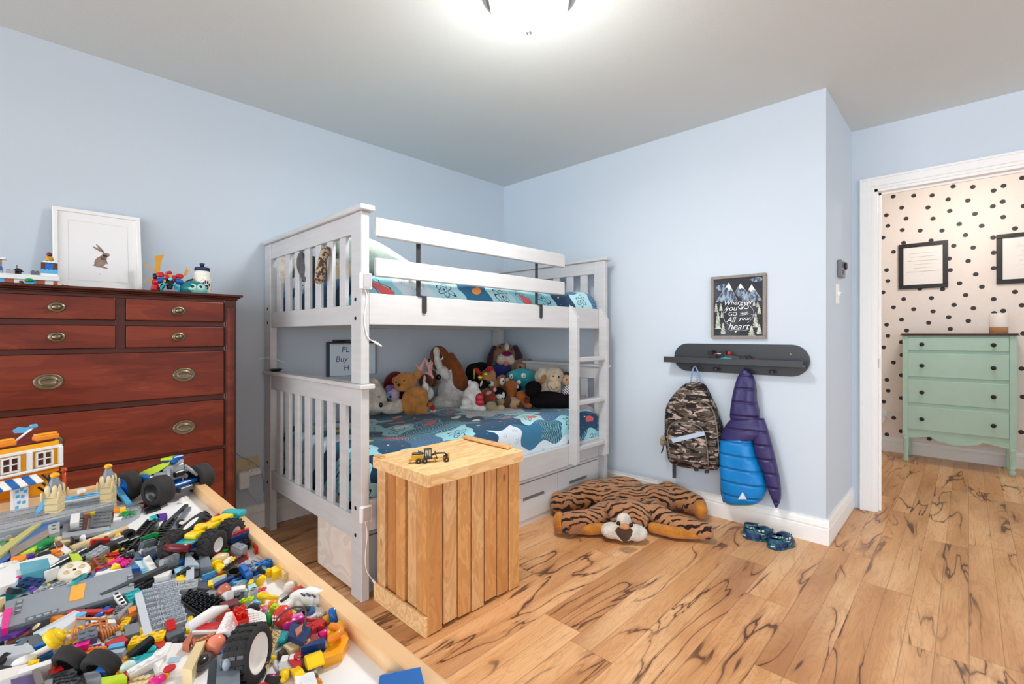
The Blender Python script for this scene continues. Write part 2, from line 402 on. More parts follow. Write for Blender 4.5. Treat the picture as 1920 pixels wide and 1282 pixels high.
for dz, wd, am, mm in ((.115, .10, .005, M_PALE), (.083, .085, .005, M_PALE), (.045, .105, .004, M_INK), (.012, .06, .005, M_PALE), (-.02, .065, .005, M_PALE), (-.055, .115, .004, M_INK), (-.085, .003, .002, M_INK)): scribble(t, dz, wd, am, mm)
t, w, h = hall_frame(-3.151, -3.498, 1.554, 1.975, 'black framed print cut by the frame edge above the white pot')
for dz, wd, am, mm in ((.11, .05, .006, M_PALE), (.098, .06, .0002, M_INK), (.06, .03, .005, M_PALE), (.02, .05, .005, M_PALE), (-.02, .04, .005, M_PALE), (-.06, .06, .004, M_PALE)): scribble(t, dz, wd, am, mm)
t = thing('wall_plug', 'white octagonal plug-in device on the dotted wall beside the mint chest', 'plug-in device', (XH, -2.375, .34))
MB().box(-.008, 0, -.04, .04, -.01, .06, .002).build('outlet_plate', M_WHITE, t)
MB().lathe([(.047, 0), (.047, .03), (.043, .036), (.001, .037)], (-.008, .012, -.03), (-1, 0, 0), 8, True, False).build('body', M_WHITE, t)
tag(MB().tube(cat_curve([(XH-.02, -2.41, .36), (XH-.01, -2.47, .38), (XH-.006, -2.53, .36), (XH-.006, -2.62, .30), (XH-.02, -2.70, .20), (XH-.03, -2.82, .19), (XH-.012, -2.9, .25)]), .0025, 6).build('power_cord', M_WHITE), 'thin white cord trailing from the octagonal plug behind the mint chest', 'cord')
# ================================================================== bunk bed
from mathutils import noise as mnoise
def _bedw():
    x, y, z = coords(); n = noise(x*4, y*4, z*40, 1, 3); k = noise(x, y, z, 5, 3)
    return mixc(sst(n*.6+k*.4, .3, .75), (190, 191, 192), (200, 201, 202)), n
M_BED = mat('white_painted_pine', (236, 236, 235), .42, _bedw, bump=.0004, spec=.35)
BX0, BX1, BY0, BY1 = -2.0, -.128, -1.155, -.022
PT, PW = .037, .09
bed = thing('bunk_bed', 'white wooden bunk bed with slatted ends and a short ladder', 'bunk bed', (-1.06, -.59, 0))
BM = Matrix.Translation((1.06, .59, 0))
def bp(name, mb, m=M_BED, parent=None):
    mb.bm.transform(BM) if parent is None else None
    return mb.build(name, m, parent or bed)
def end_panel(x0, x1):
    for y0, y1 in ((BY0, BY0+PW), (BY1-PW, BY1)):
        bp('post', MB().box(x0, x1, y0, y1, 0, .892, .003)); bp('post', MB().box(x0, x1, y0, y1, .912, 1.64, .003))
    for z in (.892, 1.64):
        bp('cap_rail', MB().box(x0-.014, x1+.016, BY0-.022, BY1+.006, z, z+.02 if z < 1 else z+.024, .004))
    a, b = BY0+PW, BY1-PW; xa, xb = x0+.004, x1-.006
    for z0, z1 in ((1.552, 1.64), (1.163, 1.248), (.81, .892), (.245, .345)):
        bp('cross_rail', MB().box(xa, xb, a, b, z0, z1, .002))
    w = .058; g = (b-a-7*w)/8
    for i in range(7):
        y = a+g+i*(w+g)
        for z0, z1 in ((1.247, 1.553), (.344, .811)):
            bp('slat', MB().box(xa+.005, xb-.005, y, y+w, z0, z1, .002))
end_panel(BX0, BX0+PT)
end_panel(BX1-PT, BX1)
bp('side_rail', MB().box(BX0+PT, BX1-PT, BY0+.002, BY0+.03, 1.163, 1.297, .003))
bp('side_rail', MB().box(BX0+PT, BX1-PT, BY1-.028, BY1-.002, 1.163, 1.297, .003))
bp('side_rail', MB().box(BX0+PT, BX1-PT, BY0+.002, BY0+.03, .288, .42, .003))
bp('side_rail', MB().box(BX0+PT, BX1-PT, BY1-.028, BY1-.002, .288, .42, .003))
bp('mattress_board', MB().box(BX0+PT, BX1-PT, BY0+.03, BY1-.028, 1.185, 1.2), plain((205, 190, 170), .6, .05))
bp('mattress_board', MB().box(BX0+PT, BX1-PT, BY0+.03, BY1-.028, .305, .32), plain((205, 190, 170), .6, .05))
M_BOLT = plain((40, 40, 44), .4, .1, metal=.6)
for y in (BY0+.05, BY1-.045):
    for z in (1.27, 1.19, .385, .27):
        if abs(y-BY1) < .1 or z != 0: bp('bolt_head', MB().lathe([(.0085, 0), (.0085, .0015), (.005, .0015), (.004, .0005), (.001, .0005)], (BX0, y, z), (-1, 0, 0), 12), M_BOLT)
# ladder
def stile(x0, x1, zb, zt):
    prof = [(0, zb), (.05, zb), (.062, zb+.012), (.062, zt-.075), (.012, zt), (0, zt)]
    return MB().prism(prof, x0, x1, lambda d, z, x: (x, BY0-d, z))
bp('ladder_stile', stile(-.574, -.548, .30, 1.301)); bp('ladder_stile', stile(-.238, -.212, .30, 1.301))
for z in (.977, .701, .411): bp('ladder_rung', MB().box(-.549, -.237, BY0-.052, BY0-.002, z-.03, z, .005))
# clip-on guard rail
gr = thing('guard_rail', 'white two-board safety rail clipped over the upper bunk side with black brackets', 'guard rail', (-1.283, BY0, 1.297))
GO = Vector((-1.283, BY0, 1.297))
def gp(name, mb, m, parent=gr): mb.bm.transform(Matrix.Translation(-GO)); return mb.build(name, m, parent)
gp('board', MB().box(-1.937, -.63, BY0-.012, BY0+.012, 1.54, 1.621, .004), M_BED)
gp('board', MB().box(-1.937, -.632, BY0-.012, BY0+.012, 1.369, 1.449, .004), M_BED)
M_STRAP = plain((44, 44, 47), .5, .08)
for x in (-1.706, -.872):
    mb = MB().box(x-.012, x+.012, BY0+.0125, BY0+.0165, 1.300, 1.60, .001)
    mb.box(x-.012, x+.034, BY0-.005, BY0+.0165, 1.2972, 1.3005, .0005)
    mb.prism([(-.012, 0)]+[(-.012, -.07)]+[(-.012*math.cos(i*PI/8), -.07-.012*math.sin(i*PI/8)) for i in range(1, 8)]+[(.012, -.07), (.012, 0)], BY0-.005, BY0-.0012, lambda u, v, w, x=x: (x+.022+u, w, 1.3005+v))
    gp('bracket', mb, M_STRAP)
# under-bed drawer unit
M_DRAW = plain((214, 215, 216), .45, .015)
du = thing('underbed_drawers', 'white low drawer unit with slot pulls pushed under the lower bunk', 'drawer unit', (-1.06, -1.10, 0))
DO = Vector((-1.06, -1.10, 0))
def dp(name, mb, m, parent=du): mb.bm.transform(Matrix.Translation(-DO)); return mb.build(name, m, parent)
M_PLY = mat('pale_plywood', (214, 204, 194), .55, lambda: mixc(sst(fr(noise(coords()[0]*1.2, coords()[1]*3.2, coords()[2]*5, 1, 2)*9), .2, .8), (208, 197, 186), (219, 209, 199)))
dp('carcass', MB().box(-1.985, -.155, -1.085, -.70, .012, .262, .002), M_PLY)
dp('face_frame', MB().box(-1.987, -.153, -1.10, -1.085, .0, .03).box(-1.987, -.153, -1.10, -1.085, .25, .264).box(-1.987, -1.965, -1.10, -1.085, .03, .25).box(-.178, -.153, -1.10, -1.085, .03, .25), M_DRAW)
for i in range(4):
    x0 = -1.963+i*.4455; x1 = x0+.4415; xc = (x0+x1)/2; zc = .155
    slot = [(.09*math.copysign(1, math.cos(a))*1+.011*math.cos(a), .011*math.sin(a)) for a in [k*PI/8-PI/2 for k in range(9)]+[k*PI/8+PI/2 for k in range(9)]]
    m = MB()
    # front with a routed hand slot: frame of quads around the opening
    for q in ((x0, xc-.10, .034, .246), (xc+.10, x1, .034, .246), (xc-.10, xc+.10, .034, zc-.011), (xc-.10, xc+.10, zc+.011, .246)):
        m.box(q[0], q[1], -1.106, -1.09, q[2], q[3])
    dr = dp('drawer_front', m, M_DRAW)
    dp('hand_slot', MB().box(xc-.10, xc+.10, -1.096, -1.09, zc-.011, zc+.011), plain((120, 118, 116), .8, .02), dr)
# ------------------------------------------------------------------ bedding
def _quilt():
    x, y, z = coords()
    u = x*1.0; v = y+z
    uu = u+.022*sn(v*24)+.012*sn(v*51+1); vv = v+.020*sn(u*27+.7)
    cw, ch = .19, .165
    row = fl(vv/ch); uu = uu+row*.083
    ci = fl(uu/cw); lx = uu/cw-ci-.5; ly = vv/ch-row-.5
    r = rnd(ci, row, 2.3); r2 = rnd(ci, row, 8.1); r3 = rnd(ci, row, 4.4)
    base = ramp(r, [(0, (36, 64, 92)), (.17, (176, 218, 224)), (.33, (52, 112, 146)), (.46, (206, 220, 230)), (.58, (34, 92, 116)), (.70, (150, 205, 216)), (.82, (84, 128, 168)), (.92, (42, 78, 108))], True)
    dark = r < .17
    def star(sx, sy, k):
        a = ab(lx-sx); b = ab(ly-sy); return (sq(a)+sq(b)) < k
    st = mx(mx(star(-.15, .12, .30), star(.22, -.2, .22)), mx(star(.3, .28, .16), star(-.28, -.27, .15)))
    rx = lx*1.15; at = 0
    for a in (.2, 1.25, 2.3):
        p = rx*math.cos(a)+ly*math.sin(a); q = ly*math.cos(a)-rx*math.sin(a)
        e = sq(p*p/.11+q*q/.016); k = ab(e-1) < .07; at = k if at == 0 else mx(at, k)
    at = mx(at, (rx*rx+ly*ly) < .0032)
    light = ((r > .17).__mul__(r < .33))
    lines = fr(ly*9+sn(lx*9)*.15) < .3
    ww = fr(lx*11+sn(ly*14)*.5) < .22
    def aster(sx, sy):
        dx = lx-sx; dy = ly-sy; rr = sq(dx*dx+dy*dy); th = at2(dy, dx)
        return (ab(sn(th*3)) < .24).__mul__(rr < .11)
    ass = mx(mx(aster(-.22, .22), aster(.25, .12)), mx(aster(-.05, -.25), aster(.33, -.33)))
    c = mixc(st*mx(dark, r > .92), base, (236, 240, 240))
    c = mixc(at*light, c, (44, 70, 92))
    c = mixc(at*((r > .70).__mul__(r < .82)), c, (44, 70, 92))
    c = mixc(lines*((r > .82).__mul__(r < .92)), c, (40, 62, 96))
    c = mixc(ass*((r > .46).__mul__(r < .58)), c, (70, 106, 136))
    c = mixc(ww*((r > .58).__mul__(r < .70))*(r3 < .5), c, (150, 196, 206))
    grid = mx(fr(lx*5) < .1, fr(ly*5) < .1)
    c = mixc(grid*((r > .33).__mul__(r < .46))*(r3 < .4), c, (168, 206, 220))
    # planets and rockets
    px = lx-(r2-.5)*.25; py = ly-(r3-.5)*.2
    pl = (px*px/.05+py*py/.026) < 1
    acc = ramp(r3, [(0, (226, 92, 96)), (.3, (214, 60, 104)), (.5, (206, 176, 70)), (.66, (238, 152, 84)), (.84, (232, 238, 238))], True)
    pl2 = pl*(r2 > .66)
    c = mixc(pl2, c, acc)
    rg = (fr(px*14+py*22) < .22)*pl2*(r3 < .5)
    c = mixc(rg*.6, c, (240, 160, 150))
    return c, noise(x, y, z, 26, 3)
M_QUILT = mat('space_print_quilt', (70, 120, 150), .85, _quilt, bump=.004, spec=.15, sheen=.15)
def soft_slab(name, x0, x1, y0, y1, zt, H, r, m, puff=.012, seed=0, sag=None, nu=56, nv=40):
    def edge(t, a, b):
        arc = r*PI/2; Wd = b-a; L = 2*(H-r)+2*arc+Wd-2*r; s = t*L
        if s > L/2: p, d = edge(1-t, a, b); return a+b-p, d
        if s < H-r: return a, H-s
        s -= H-r
        if s < arc: return a+r-r*math.cos(s/r), r-r*math.sin(s/r)
        return a+r+s-arc, 0
    def f(u, v):
        x, dx = edge(u, x0, x1); y, dy = edge(v, y0, y1)
        d = min(H, math.hypot(dx, dy)); p = Vector((x*3.1, y*3.1, seed)); w = mnoise.noise(p)*1.0+mnoise.noise(p*2.7)*.45
        o = puff*w
        cx = (x-(x0+x1)/2)/((x1-x0)/2); cy = (y-(y0+y1)/2)/((y1-y0)/2)
        return Vector((x+cx*o*.6*(dx > 0), y+cy*o*.8*(dy > 0), zt-d+o+(sag(x, y) if sag else 0)))
    return MB().grid(f, nu, nv)
q = soft_slab('q', -1.945, -.185, BY0+.055, BY1-.045, 1.395, .19, .07, M_QUILT, .016, 1.3, lambda x, y: .02*math.exp(-((x+.3)/.25)**2)).build('quilt', M_QUILT)
tag(q, 'blue patchwork quilt with space print on the upper bunk', 'quilt')
q = soft_slab('q', -1.95, -.185, BY0+.034, BY1-.06, .60, .24, .085, M_QUILT, .018, 7.7, lambda x, y: .012*math.sin(x*5)).build('quilt', M_QUILT)
tag(q, 'blue patchwork quilt with space print on the lower bunk under the plush pile', 'quilt')
M_MATT = mat('mattress_ticking', (226, 226, 224), .9, lambda: mixc((fr(coords()[1]*5) < .3)*(fr(coords()[0]*4) < .25), (228, 228, 226), (40, 42, 44)))
tag(MB().box(-1.955, -.17, BY0+.035, BY1-.035, .32, .36, .03, 3).build('mattress', M_MATT), 'pale mattress edge of the lower bunk seen below the quilt', 'mattress')
def pillow(name, c, w, d, h, rot, m, label):
    def f(u, v):
        a = u*2-1; b = v*2-1; k = (max(0, 1-a**4)*max(0, 1-b**4))**.5
        return a*w/2*(1-.06*b*b), b*d/2*(1-.06*a*a), k
    mb = MB(); mb.grid(lambda u, v: Vector((f(u, v)[0], f(u, v)[1], h/2*f(u, v)[2])), 20, 20); mb.grid(lambda u, v: Vector((f(u, v)[0], f(u, v)[1], -h/2*f(u, v)[2])), 20, 20)
    o = mb.build(name, m); bm = bmesh.new(); bm.from_mesh(o.data); bmesh.ops.remove_doubles(bm, verts=bm.verts, dist=.0005); bmesh.ops.recalc_face_normals(bm, faces=bm.faces); bm.to_mesh(o.data); bm.free()
    for p in o.data.polygons: p.use_smooth = True
    o.location = c; o.rotation_euler = rot; return tag(o, label, 'pillow')
pillow('pillow', (-1.735, -.80, 1.475), .48, .42, .13, (R(4), R(20), R(10)), plush((213, 228, 206), (196, 218, 210), 20, .001), 'pale green pillow at the front of the upper bunk head end')
pillow('pillow', (-1.72, -.38, 1.455), .46, .40, .12, (R(-6), R(10), R(-12)), plush((150, 205, 220), (120, 180, 206), 20, .001), 'light blue pillow behind the slats of the upper bunk')
# ================================================================== soft toys
# positions are read off the room plan: a point on the plane y=Y (or x=X, z=Z) seen under a given bearing
_FW = Vector((math.cos(R(44)), math.sin(R(44)), 0)); _RT = Vector((math.sin(R(44)), -math.cos(R(44)), 0)); _CP = Vector(CAM.location)
def AT(px, py, x=None, y=None, z=None):
    d = _FW+_RT*((px-960)/885)+Vector((0, 0, (628-py)/885))
    t = (x-_CP.x)/d.x if x is not None else (y-_CP.y)/d.y if y is not None else (z-_CP.z)/d.z
    return _CP+d*t
def mpp(p): return (Vector(p)-_CP).dot(_FW)/885
def toy(name, label, cat, base, Y, parts, group=None, vox=1.15, X=None, rz=-46):
    """parts: (name, material, fused?, [shape]) ; shape (px, py, toward, rx, ry, rz[, tilt]) in 1/885 units at that distance"""
    o = AT(base[0], base[1], y=Y) if X is None else AT(base[0], base[1], x=X)
    s = mpp(o); t = thing(name, label, cat, o, R(rz), group)
    def L(a, b, c): return Vector(((a-base[0])*s, -c*s, (base[1]-b)*s))
    for pn, m, fuse, shapes in parts:
        if fuse:
            q = []
            for h in shapes:
                if h[0] == 'c': q.append(('c', [L(*p) for p in h[1]], [r*s for r in h[2]]))
                else: q.append(('e', L(*h[:3]), (h[3]*s, h[5]*s, h[4]*s), Euler((0, R(h[6]) if len(h) > 6 else 0, 0))))
            blobs(pn, q, m, t, vox*s)
        else:
            for h in shapes:
                mb = MB()
                if h[0] == 'c': mb.tube(cat_curve([L(*p) for p in h[1]], 4), [r*s for r in [h[2][0]+(h[2][-1]-h[2][0])*k/((len(h[1])-1)*4) for k in range((len(h[1])-1)*4+1)]], 8)
                else: mb.ell(L(*h[:3]), (h[3]*s, h[5]*s, h[4]*s), Euler((0, R(h[6]) if len(h) > 6 else 0, 0)), 14, 10)
                mb.build(pn, m, t)
    return t
K = plush; EYE = plain((22, 18, 18), .15, .05); WH = plain((235, 235, 232), .4, .02)
PG = 'soft toys heaped on the lower bunk'
CREAM = K((222, 214, 200)); GOLD = K((196, 136, 72)); BROWN = K((118, 66, 34)); PUREW = K((228, 226, 222)); BLK = mat('black_plush', (18, 16, 17), .95, lambda: (mixc(noise(*coords(), scale=120), (12, 10, 11), (26, 23, 24)), noise(*coords(), scale=200)), bump=.003, spec=.08); TAN = K((176, 146, 112))
toy('plush_polar_bear', 'big cream polar bear plush lying against the bunk post', 'plush toy', (712, 777), -.20, [
    ('body', CREAM, 1, [(700, 748, 0, 26, 30, 20), (692, 735, -6, 26, 28, 20), (705, 757, 12, 20, 14, 14, 20), (735, 764, 4, 24, 12, 16), (748, 760, 4, 14, 14, 14), (676, 760, 0, 20, 18, 18)]),
    ('ear', CREAM, 0, [(702, 718, 0, 9, 9, 5)]), ('nose', EYE, 0, [(720, 756, 21, 3.6, 4.6, 3)]), ('eye', EYE, 0, [(716, 741, 18, 1.4, 1.4, 1.4)])], PG)
toy('plush_bear', 'dark red velvet plush half hidden behind the golden teddy', 'plush toy', (745, 760), -.12, [
    ('body', K((112, 22, 30)), 1, [(738, 716, 0, 17, 22, 12, 35), (752, 742, 0, 22, 20, 12), (745, 728, 0, 16, 18, 12)])], PG)
toy('plush_owl', 'small lilac plush with big shiny eyes beside the polar bear', 'plush toy', (736, 758), -.24, [
    ('body', K((206, 190, 214)), 1, [(738, 738, 0, 12, 13, 10), (742, 752, 0, 8, 10, 8)]),
    ('hood', K((136, 104, 168)), 0, [(732, 728, 1, 9, 7, 9), (742, 725, 1, 7, 5, 7), (727, 731, 0, 6, 3, 3, 30)]),
    ('eye', K((120, 170, 214), scale=20), 0, [(733, 741, 9, 5, 5.5, 2.4)]), ('pupil', EYE, 0, [(734.5, 742, 11, 2.4, 2.4, 1.2)])], PG)
toy('teddy_bear', 'golden brown teddy bear sitting beside the white hound plush', 'plush toy', (782, 776), -.36, [
    ('body', GOLD, 1, [(779, 747, 0, 25, 24, 17), (762, 714, 8, 22, 17, 16, -8), (757, 722, 16, 14, 10, 9), ('c', [(766, 740, 10), (760, 758, 14)], [8, 7]), ('c', [(794, 735, 6), (797, 750, 10)], [9, 8]), (772, 765, 12, 12, 13, 12), (792, 766, 12, 13, 12, 12)]),
    ('ear', K((186, 128, 68)), 0, [(783, 702, 2, 8, 9, 4), (741, 713, 2, 5.5, 7, 4)]), ('nose', K((60, 34, 26)), 0, [(754, 719, 26, 3.2, 2.6, 2)]), ('eye', EYE, 0, [(763, 711, 23, 1.6, 1.6, 1.4), (748, 714, 22, 1.5, 1.5, 1.4)])], PG)
toy('plush_basset_hound', 'large basset hound plush with long brown ears leaning on the wall', 'plush toy', (842, 772), -.22, [
    ('body', PUREW, 1, [(850, 735, 0, 30, 34, 20), (838, 756, 6, 30, 18, 20), (822, 764, 14, 14, 9, 14), (852, 764, 16, 14, 9, 14), (840, 700, 2, 20, 22, 16)]),
    ('head', K((126, 68, 32)), 1, [(826, 672, 8, 19, 25, 16, -14), (836, 686, 6, 16, 20, 14)]),
    ('blaze', PUREW, 1, [(822, 661, 19, 6.5, 12, 8, -8), (825, 678, 23, 7, 16, 8, -12), (833, 696, 23, 12, 12, 10, -20), (840, 703, 22, 7, 9, 9)]),
    ('ear', K((134, 72, 30)), 1, [('c', [(846, 668, 6), (857, 690, 8), (865, 716, 10)], [8, 12, 15]), (866, 722, 10, 14, 13, 8)]),
    ('ear', K((120, 64, 28)), 1, [(816, 712, 20, 8, 12, 6), (815, 700, 16, 5, 8, 5)]),
    ('nose', EYE, 0, [(827, 704, 32, 5.5, 5, 4)]),
    ('eye_white', WH, 0, [(830, 669.5, 22, 4.6, 4, 2.4), (809, 676, 20, 3.6, 4, 2.4)]), ('pupil', EYE, 0, [(829.5, 668, 23.6, 3.7, 3.3, 1.8), (808.5, 674.5, 21.6, 2.9, 3.2, 1.8)])], PG)
toy('plush_puppy', 'small brown and white hound puppy wearing pink antlers', 'plush toy', (803, 745), -.33, [
    ('body', PUREW, 1, [(800, 738, -4, 13, 14, 10), (791, 722, -2, 6, 5, 5)]),
    ('head', K((92, 50, 34)), 1, [(799, 714, 4, 14, 13, 11)]),
    ('blaze', PUREW, 1, [(798, 710, 13, 3, 9, 4), (800, 725, 13, 7, 10, 7)]), ('nose', EYE, 0, [(800, 733, 19, 3.8, 2.4, 2)]), ('eye', EYE, 0, [(805, 715, 15, 2, 2, 1.4), (792, 716, 14, 1.8, 1.8, 1.4)])], PG)
PINK = K((226, 168, 160))
toy('antler_headband', 'pink fabric antler headband on the small hound puppy', 'headband', (800, 708), -.325, [
    ('band', PINK, 0, [('c', [(786, 707, 2), (792, 700, 6), (801, 698, 8), (810, 703, 6), (812, 708, 2)], [2.6, 2.6])]),
    ('antler', PINK, 1, [('c', [(789, 703, 5), (790, 690, 4), (796, 676, 2)], [4, 3.5, 2.4]), ('c', [(789, 694, 4), (781, 684, 3)], [3, 2.2])]),
    ('antler', PINK, 1, [('c', [(808, 700, 6), (806, 688, 5), (798, 673, 3)], [4.5, 4, 2.4]), ('c', [(808, 692, 5), (811, 680, 4)], [3, 2.2])])])
toy('plush_figure', 'tiny orange plush with a red shirt at the edge of the quilt', 'plush toy', (810, 771), -.42, [
    ('body', K((196, 48, 34)), 1, [(811, 764, 0, 5, 6, 4)]), ('head', K((226, 116, 56)), 1, [(806, 758, 0, 5.5, 5.5, 4.5)]), ('foot', K((236, 214, 190)), 0, [(809, 770, 3, 3, 2, 2.6), (815, 770, 3, 3, 2, 2.6)])], PG)
toy('plush_white_bear', 'fluffy white plush bear with a red glitter heart', 'plush toy', (889, 769), -.50, [
    ('body', PUREW, 1, [(886, 745, 0, 19, 22, 14), (888, 724, 0, 10, 10, 8), (884, 762, 8, 22, 8, 12), (876, 752, 12, 10, 10, 10), (903, 764, 10, 10, 7, 8)]),
    ('heart', plain((168, 18, 34), .3, .25), 1, [(900, 744, 13, 8, 9, 4, 20), (901, 753, 13, 9, 6, 4)]), ('ear', PUREW, 0, [(881, 717, 2, 4, 5, 3)])], PG)
toy('plush_toucan', 'black plush bird with red and yellow feathers beside the hound ear', 'plush toy', (892, 735), -.30, [
    ('body', BLK, 1, [(885, 705, 0, 14, 24, 10), (893, 690, 0, 15, 10, 8), (902, 686, 0, 12, 8, 8)]),
    ('feather', K((196, 40, 34)), 0, [(898, 697, 9, 4, 10, 3, -35), (919, 692, 8, 8, 6, 4)]), ('feather', K((188, 176, 60)), 0, [(890, 700, 10, 2, 10, 2)])], PG)
toy('plush_dog', 'light brown plush dog with a shiny gold bow on its ear', 'plush toy', (918, 735), -.45, [
    ('body', K((176, 128, 84)), 1, [(917, 709, 2, 13, 12, 11), (926, 722, -2, 9, 12, 8), (924, 702, 0, 6, 8, 5)]), ('muzzle', PUREW, 0, [(921, 718, 11, 6.5, 5.5, 5)]),
    ('nose', EYE, 0, [(918, 716, 16, 3.6, 3, 2)]), ('bow', plain((216, 168, 40), .25, .25, metal=.5), 0, [(901, 707, 8, 5, 4.4, 3, 20), (911, 701, 8, 5, 4.4, 3, -20), (906, 704, 9, 2, 2, 2)])], PG)
toy('plush_badger', 'small black plush badger with a cream stripe below the gold bow', 'plush toy', (905, 735), -.52, [
    ('body', BLK, 1, [(906, 720, 0, 11, 9, 8), (899, 722, 0, 6, 6, 6)]), ('stripe', CREAM, 0, [(903, 718, 8, 2, 6, 2, 15)])], PG)
toy('plush_fawn', 'red-brown plush deer with pink inner ear lying on its side', 'plush toy', (917, 756), -.56, [
    ('body', K((124, 62, 34)), 1, [(918, 744, 0, 12, 12, 10), (912, 735, 2, 9, 8, 8)]), ('ear', K((226, 146, 150)), 0, [(917, 735, 9, 6, 3.2, 2.4, -20), (928, 730, 6, 3.4, 4, 2)]), ('ribbon', K((186, 24, 36)), 0, [(925, 746, 9, 4, 3, 2)])], PG)
toy('plush_cat', 'small black and white plush cat in the middle of the heap', 'plush toy', (938, 752), -.58, [
    ('body', BLK, 1, [(936, 735, 0, 9, 10, 8), (944, 740, 0, 6, 9, 6)]), ('bib', PUREW, 0, [(936, 742, 6, 7, 4.5, 4), (944, 740, 5, 3, 6, 4)])], PG)
toy('plush_ferret', 'small plush ferret with a white face and striped cap', 'plush toy', (945, 735), -.52, [
    ('body', K((150, 96, 60)), 1, [(947, 722, 0, 9, 12, 8), (938, 716, -3, 10, 12, 7)]), ('face', PUREW, 0, [(942, 714, 6, 5.4, 7, 4)]), ('nose', EYE, 0, [(944, 713.5, 10, 1.8, 1.6, 1.4)]), ('cap', K((150, 110, 104)), 0, [(942, 706, 3, 6, 4, 5)]), ('paw', K((214, 170, 132)), 0, [(952, 712, 6, 4, 5, 3, -30)])], PG)
toy('plush_spaniel', 'chestnut plush spaniel sitting upright in the middle of the heap', 'plush toy', (957, 748), -.60, [
    ('body', K((160, 88, 40)), 1, [(958, 733, 0, 11, 13, 9), (959, 720, 4, 11, 8, 8)]), ('ear', K((92, 48, 26)), 1, [(947, 730, 4, 5, 9, 4, 10)])], PG)
toy('plush_penguin', 'tiny black and white plush beside the chestnut spaniel', 'plush toy', (973, 738), -.62, [
    ('body', BLK, 1, [(972, 727, 0, 6, 7, 5)]), ('belly', PUREW, 0, [(970, 724, 4, 3.4, 4, 2.4), (973, 716, 3, 4, 4, 2)])], PG)
toy('plush_striped_cat', 'long furred tabby plush with brown and tan bands lying in front', 'plush toy', (957, 767), -.62, [
    ('body', mat('tabby_fur', None, .95, lambda: (mixc(sst(sn(coords()[0]*60+noise(*coords(), scale=20)*6), -.3, .5), (176, 146, 112), (78, 50, 34)), noise(*coords(), scale=240, detail=3)), bump=.003, sheen=.2), 1, [(956, 755, 0, 24, 12, 12), (972, 758, 2, 12, 9, 9), (940, 750, 0, 10, 9, 8)])], PG)
toy('plush_turtle', 'beige plush with two round knobbly feet at the front of the heap', 'plush toy', (930, 769), -.64, [
    ('foot', K((176, 164, 124)), 1, [(921, 761, 0, 11, 9, 9)]), ('foot', K((182, 170, 130)), 1, [(939, 764, 3, 8, 6, 7), (929, 765, 0, 8, 5, 6)])], PG)
toy('plush_setter', 'ginger plush dog lying head down beside the black labrador plush', 'plush toy', (985, 766), -.70, [
    ('body', K((172, 92, 36)), 1, [(976, 741, 2, 9, 9, 8), (984, 750, 0, 12, 12, 9), (990, 757, 4, 9, 8, 8)]), ('ear', K((96, 50, 24)), 0, [(988, 750, 9, 6, 8, 3, -20)]), ('muzzle', K((206, 130, 80)), 0, [(996, 755, 9, 4, 5, 4)]), ('tuft', PUREW, 0, [(990, 737, 5, 3, 4, 3)])], PG)
toy('plush_big_puppy', 'large floppy puppy plush with a purple nose and navy bandana', 'plush toy', (945, 735), -.20, [
    ('head', K((146, 108, 80)), 1, [(946, 666, 0, 25, 22, 18)]), ('ear', K((62, 44, 54)), 1, [('c', [(927, 652, 4), (921, 668, 4), (916, 688, 6)], [5, 7, 5])]), ('ear', K((58, 46, 62)), 1, [('c', [(966, 652, 4), (972, 668, 5), (971, 680, 5)], [6, 9, 7])]),
    ('stripe', CREAM, 0, [(950, 650, 12, 4.6, 8, 7)]), ('muzzle', K((214, 200, 184)), 1, [(948, 671, 13, 16, 12, 10), (940, 676, 13, 9, 7, 8), (958, 676, 13, 8, 7, 8)]),
    ('nose', K((120, 24, 84)), 0, [(951, 662, 23, 9.6, 5, 4)]), ('tongue', K((232, 128, 124)), 0, [(949, 680.5, 22, 5.5, 4.6, 3)]), ('eye', EYE, 0, [(938, 651, 15, 1.8, 1.8, 1.4), (959, 654, 15, 1.8, 1.8, 1.4)]),
    ('bandana', mat('navy_print', (40, 48, 110), .9, lambda: mixc(voro(*coords(), scale=90)[0] < .22, (44, 52, 116), (96, 110, 180))), 1, [(940, 691, 8, 18, 11, 11), (936, 703, 8, 12, 8, 8)]),
    ('body', K((136, 98, 72)), 1, [(944, 715, -2, 22, 22, 14)])], PG)
toy('plush_brown_bear', 'taupe teddy bear peeking out above the teal monster', 'plush toy', (980, 720), -.36, [
    ('body', K((140, 110, 86)), 1, [(980, 686, 0, 17, 14, 12), (993, 682, -2, 8, 9, 5), (964, 690, -2, 6, 6, 4), (978, 705, -4, 18, 14, 12)]), ('muzzle', K((176, 146, 120)), 0, [(976, 687, 10, 8, 6, 5)]), ('nose', EYE, 0, [(975, 687.5, 15, 2.2, 1.6, 1.2)])], PG)
toy('plush_monster', 'bright teal monster plush with round white eyes and an orange arm', 'plush toy', (980, 735), -.50, [
    ('body', K((64, 174, 182)), 1, [(978, 706, 0, 25, 16, 13), (985, 718, 0, 18, 13, 11), (960, 704, 0, 10, 9, 8), (996, 704, 0, 10, 10, 9)]),
    ('arm', K((230, 88, 48)), 1, [('c', [(1006, 698, 4), (1009, 706, 4), (1005, 714, 4)], [4, 4, 3.4])]),
    ('eye_white', WH, 0, [(958.5, 704.5, 12, 3.6, 5, 2.4), (981.5, 703, 13, 5, 4.8, 2.4)]), ('pupil', EYE, 0, [(959, 705, 14.2, 1.2, 1.5, .8), (982, 703.4, 15.2, 1.4, 1.4, .8)])], PG)
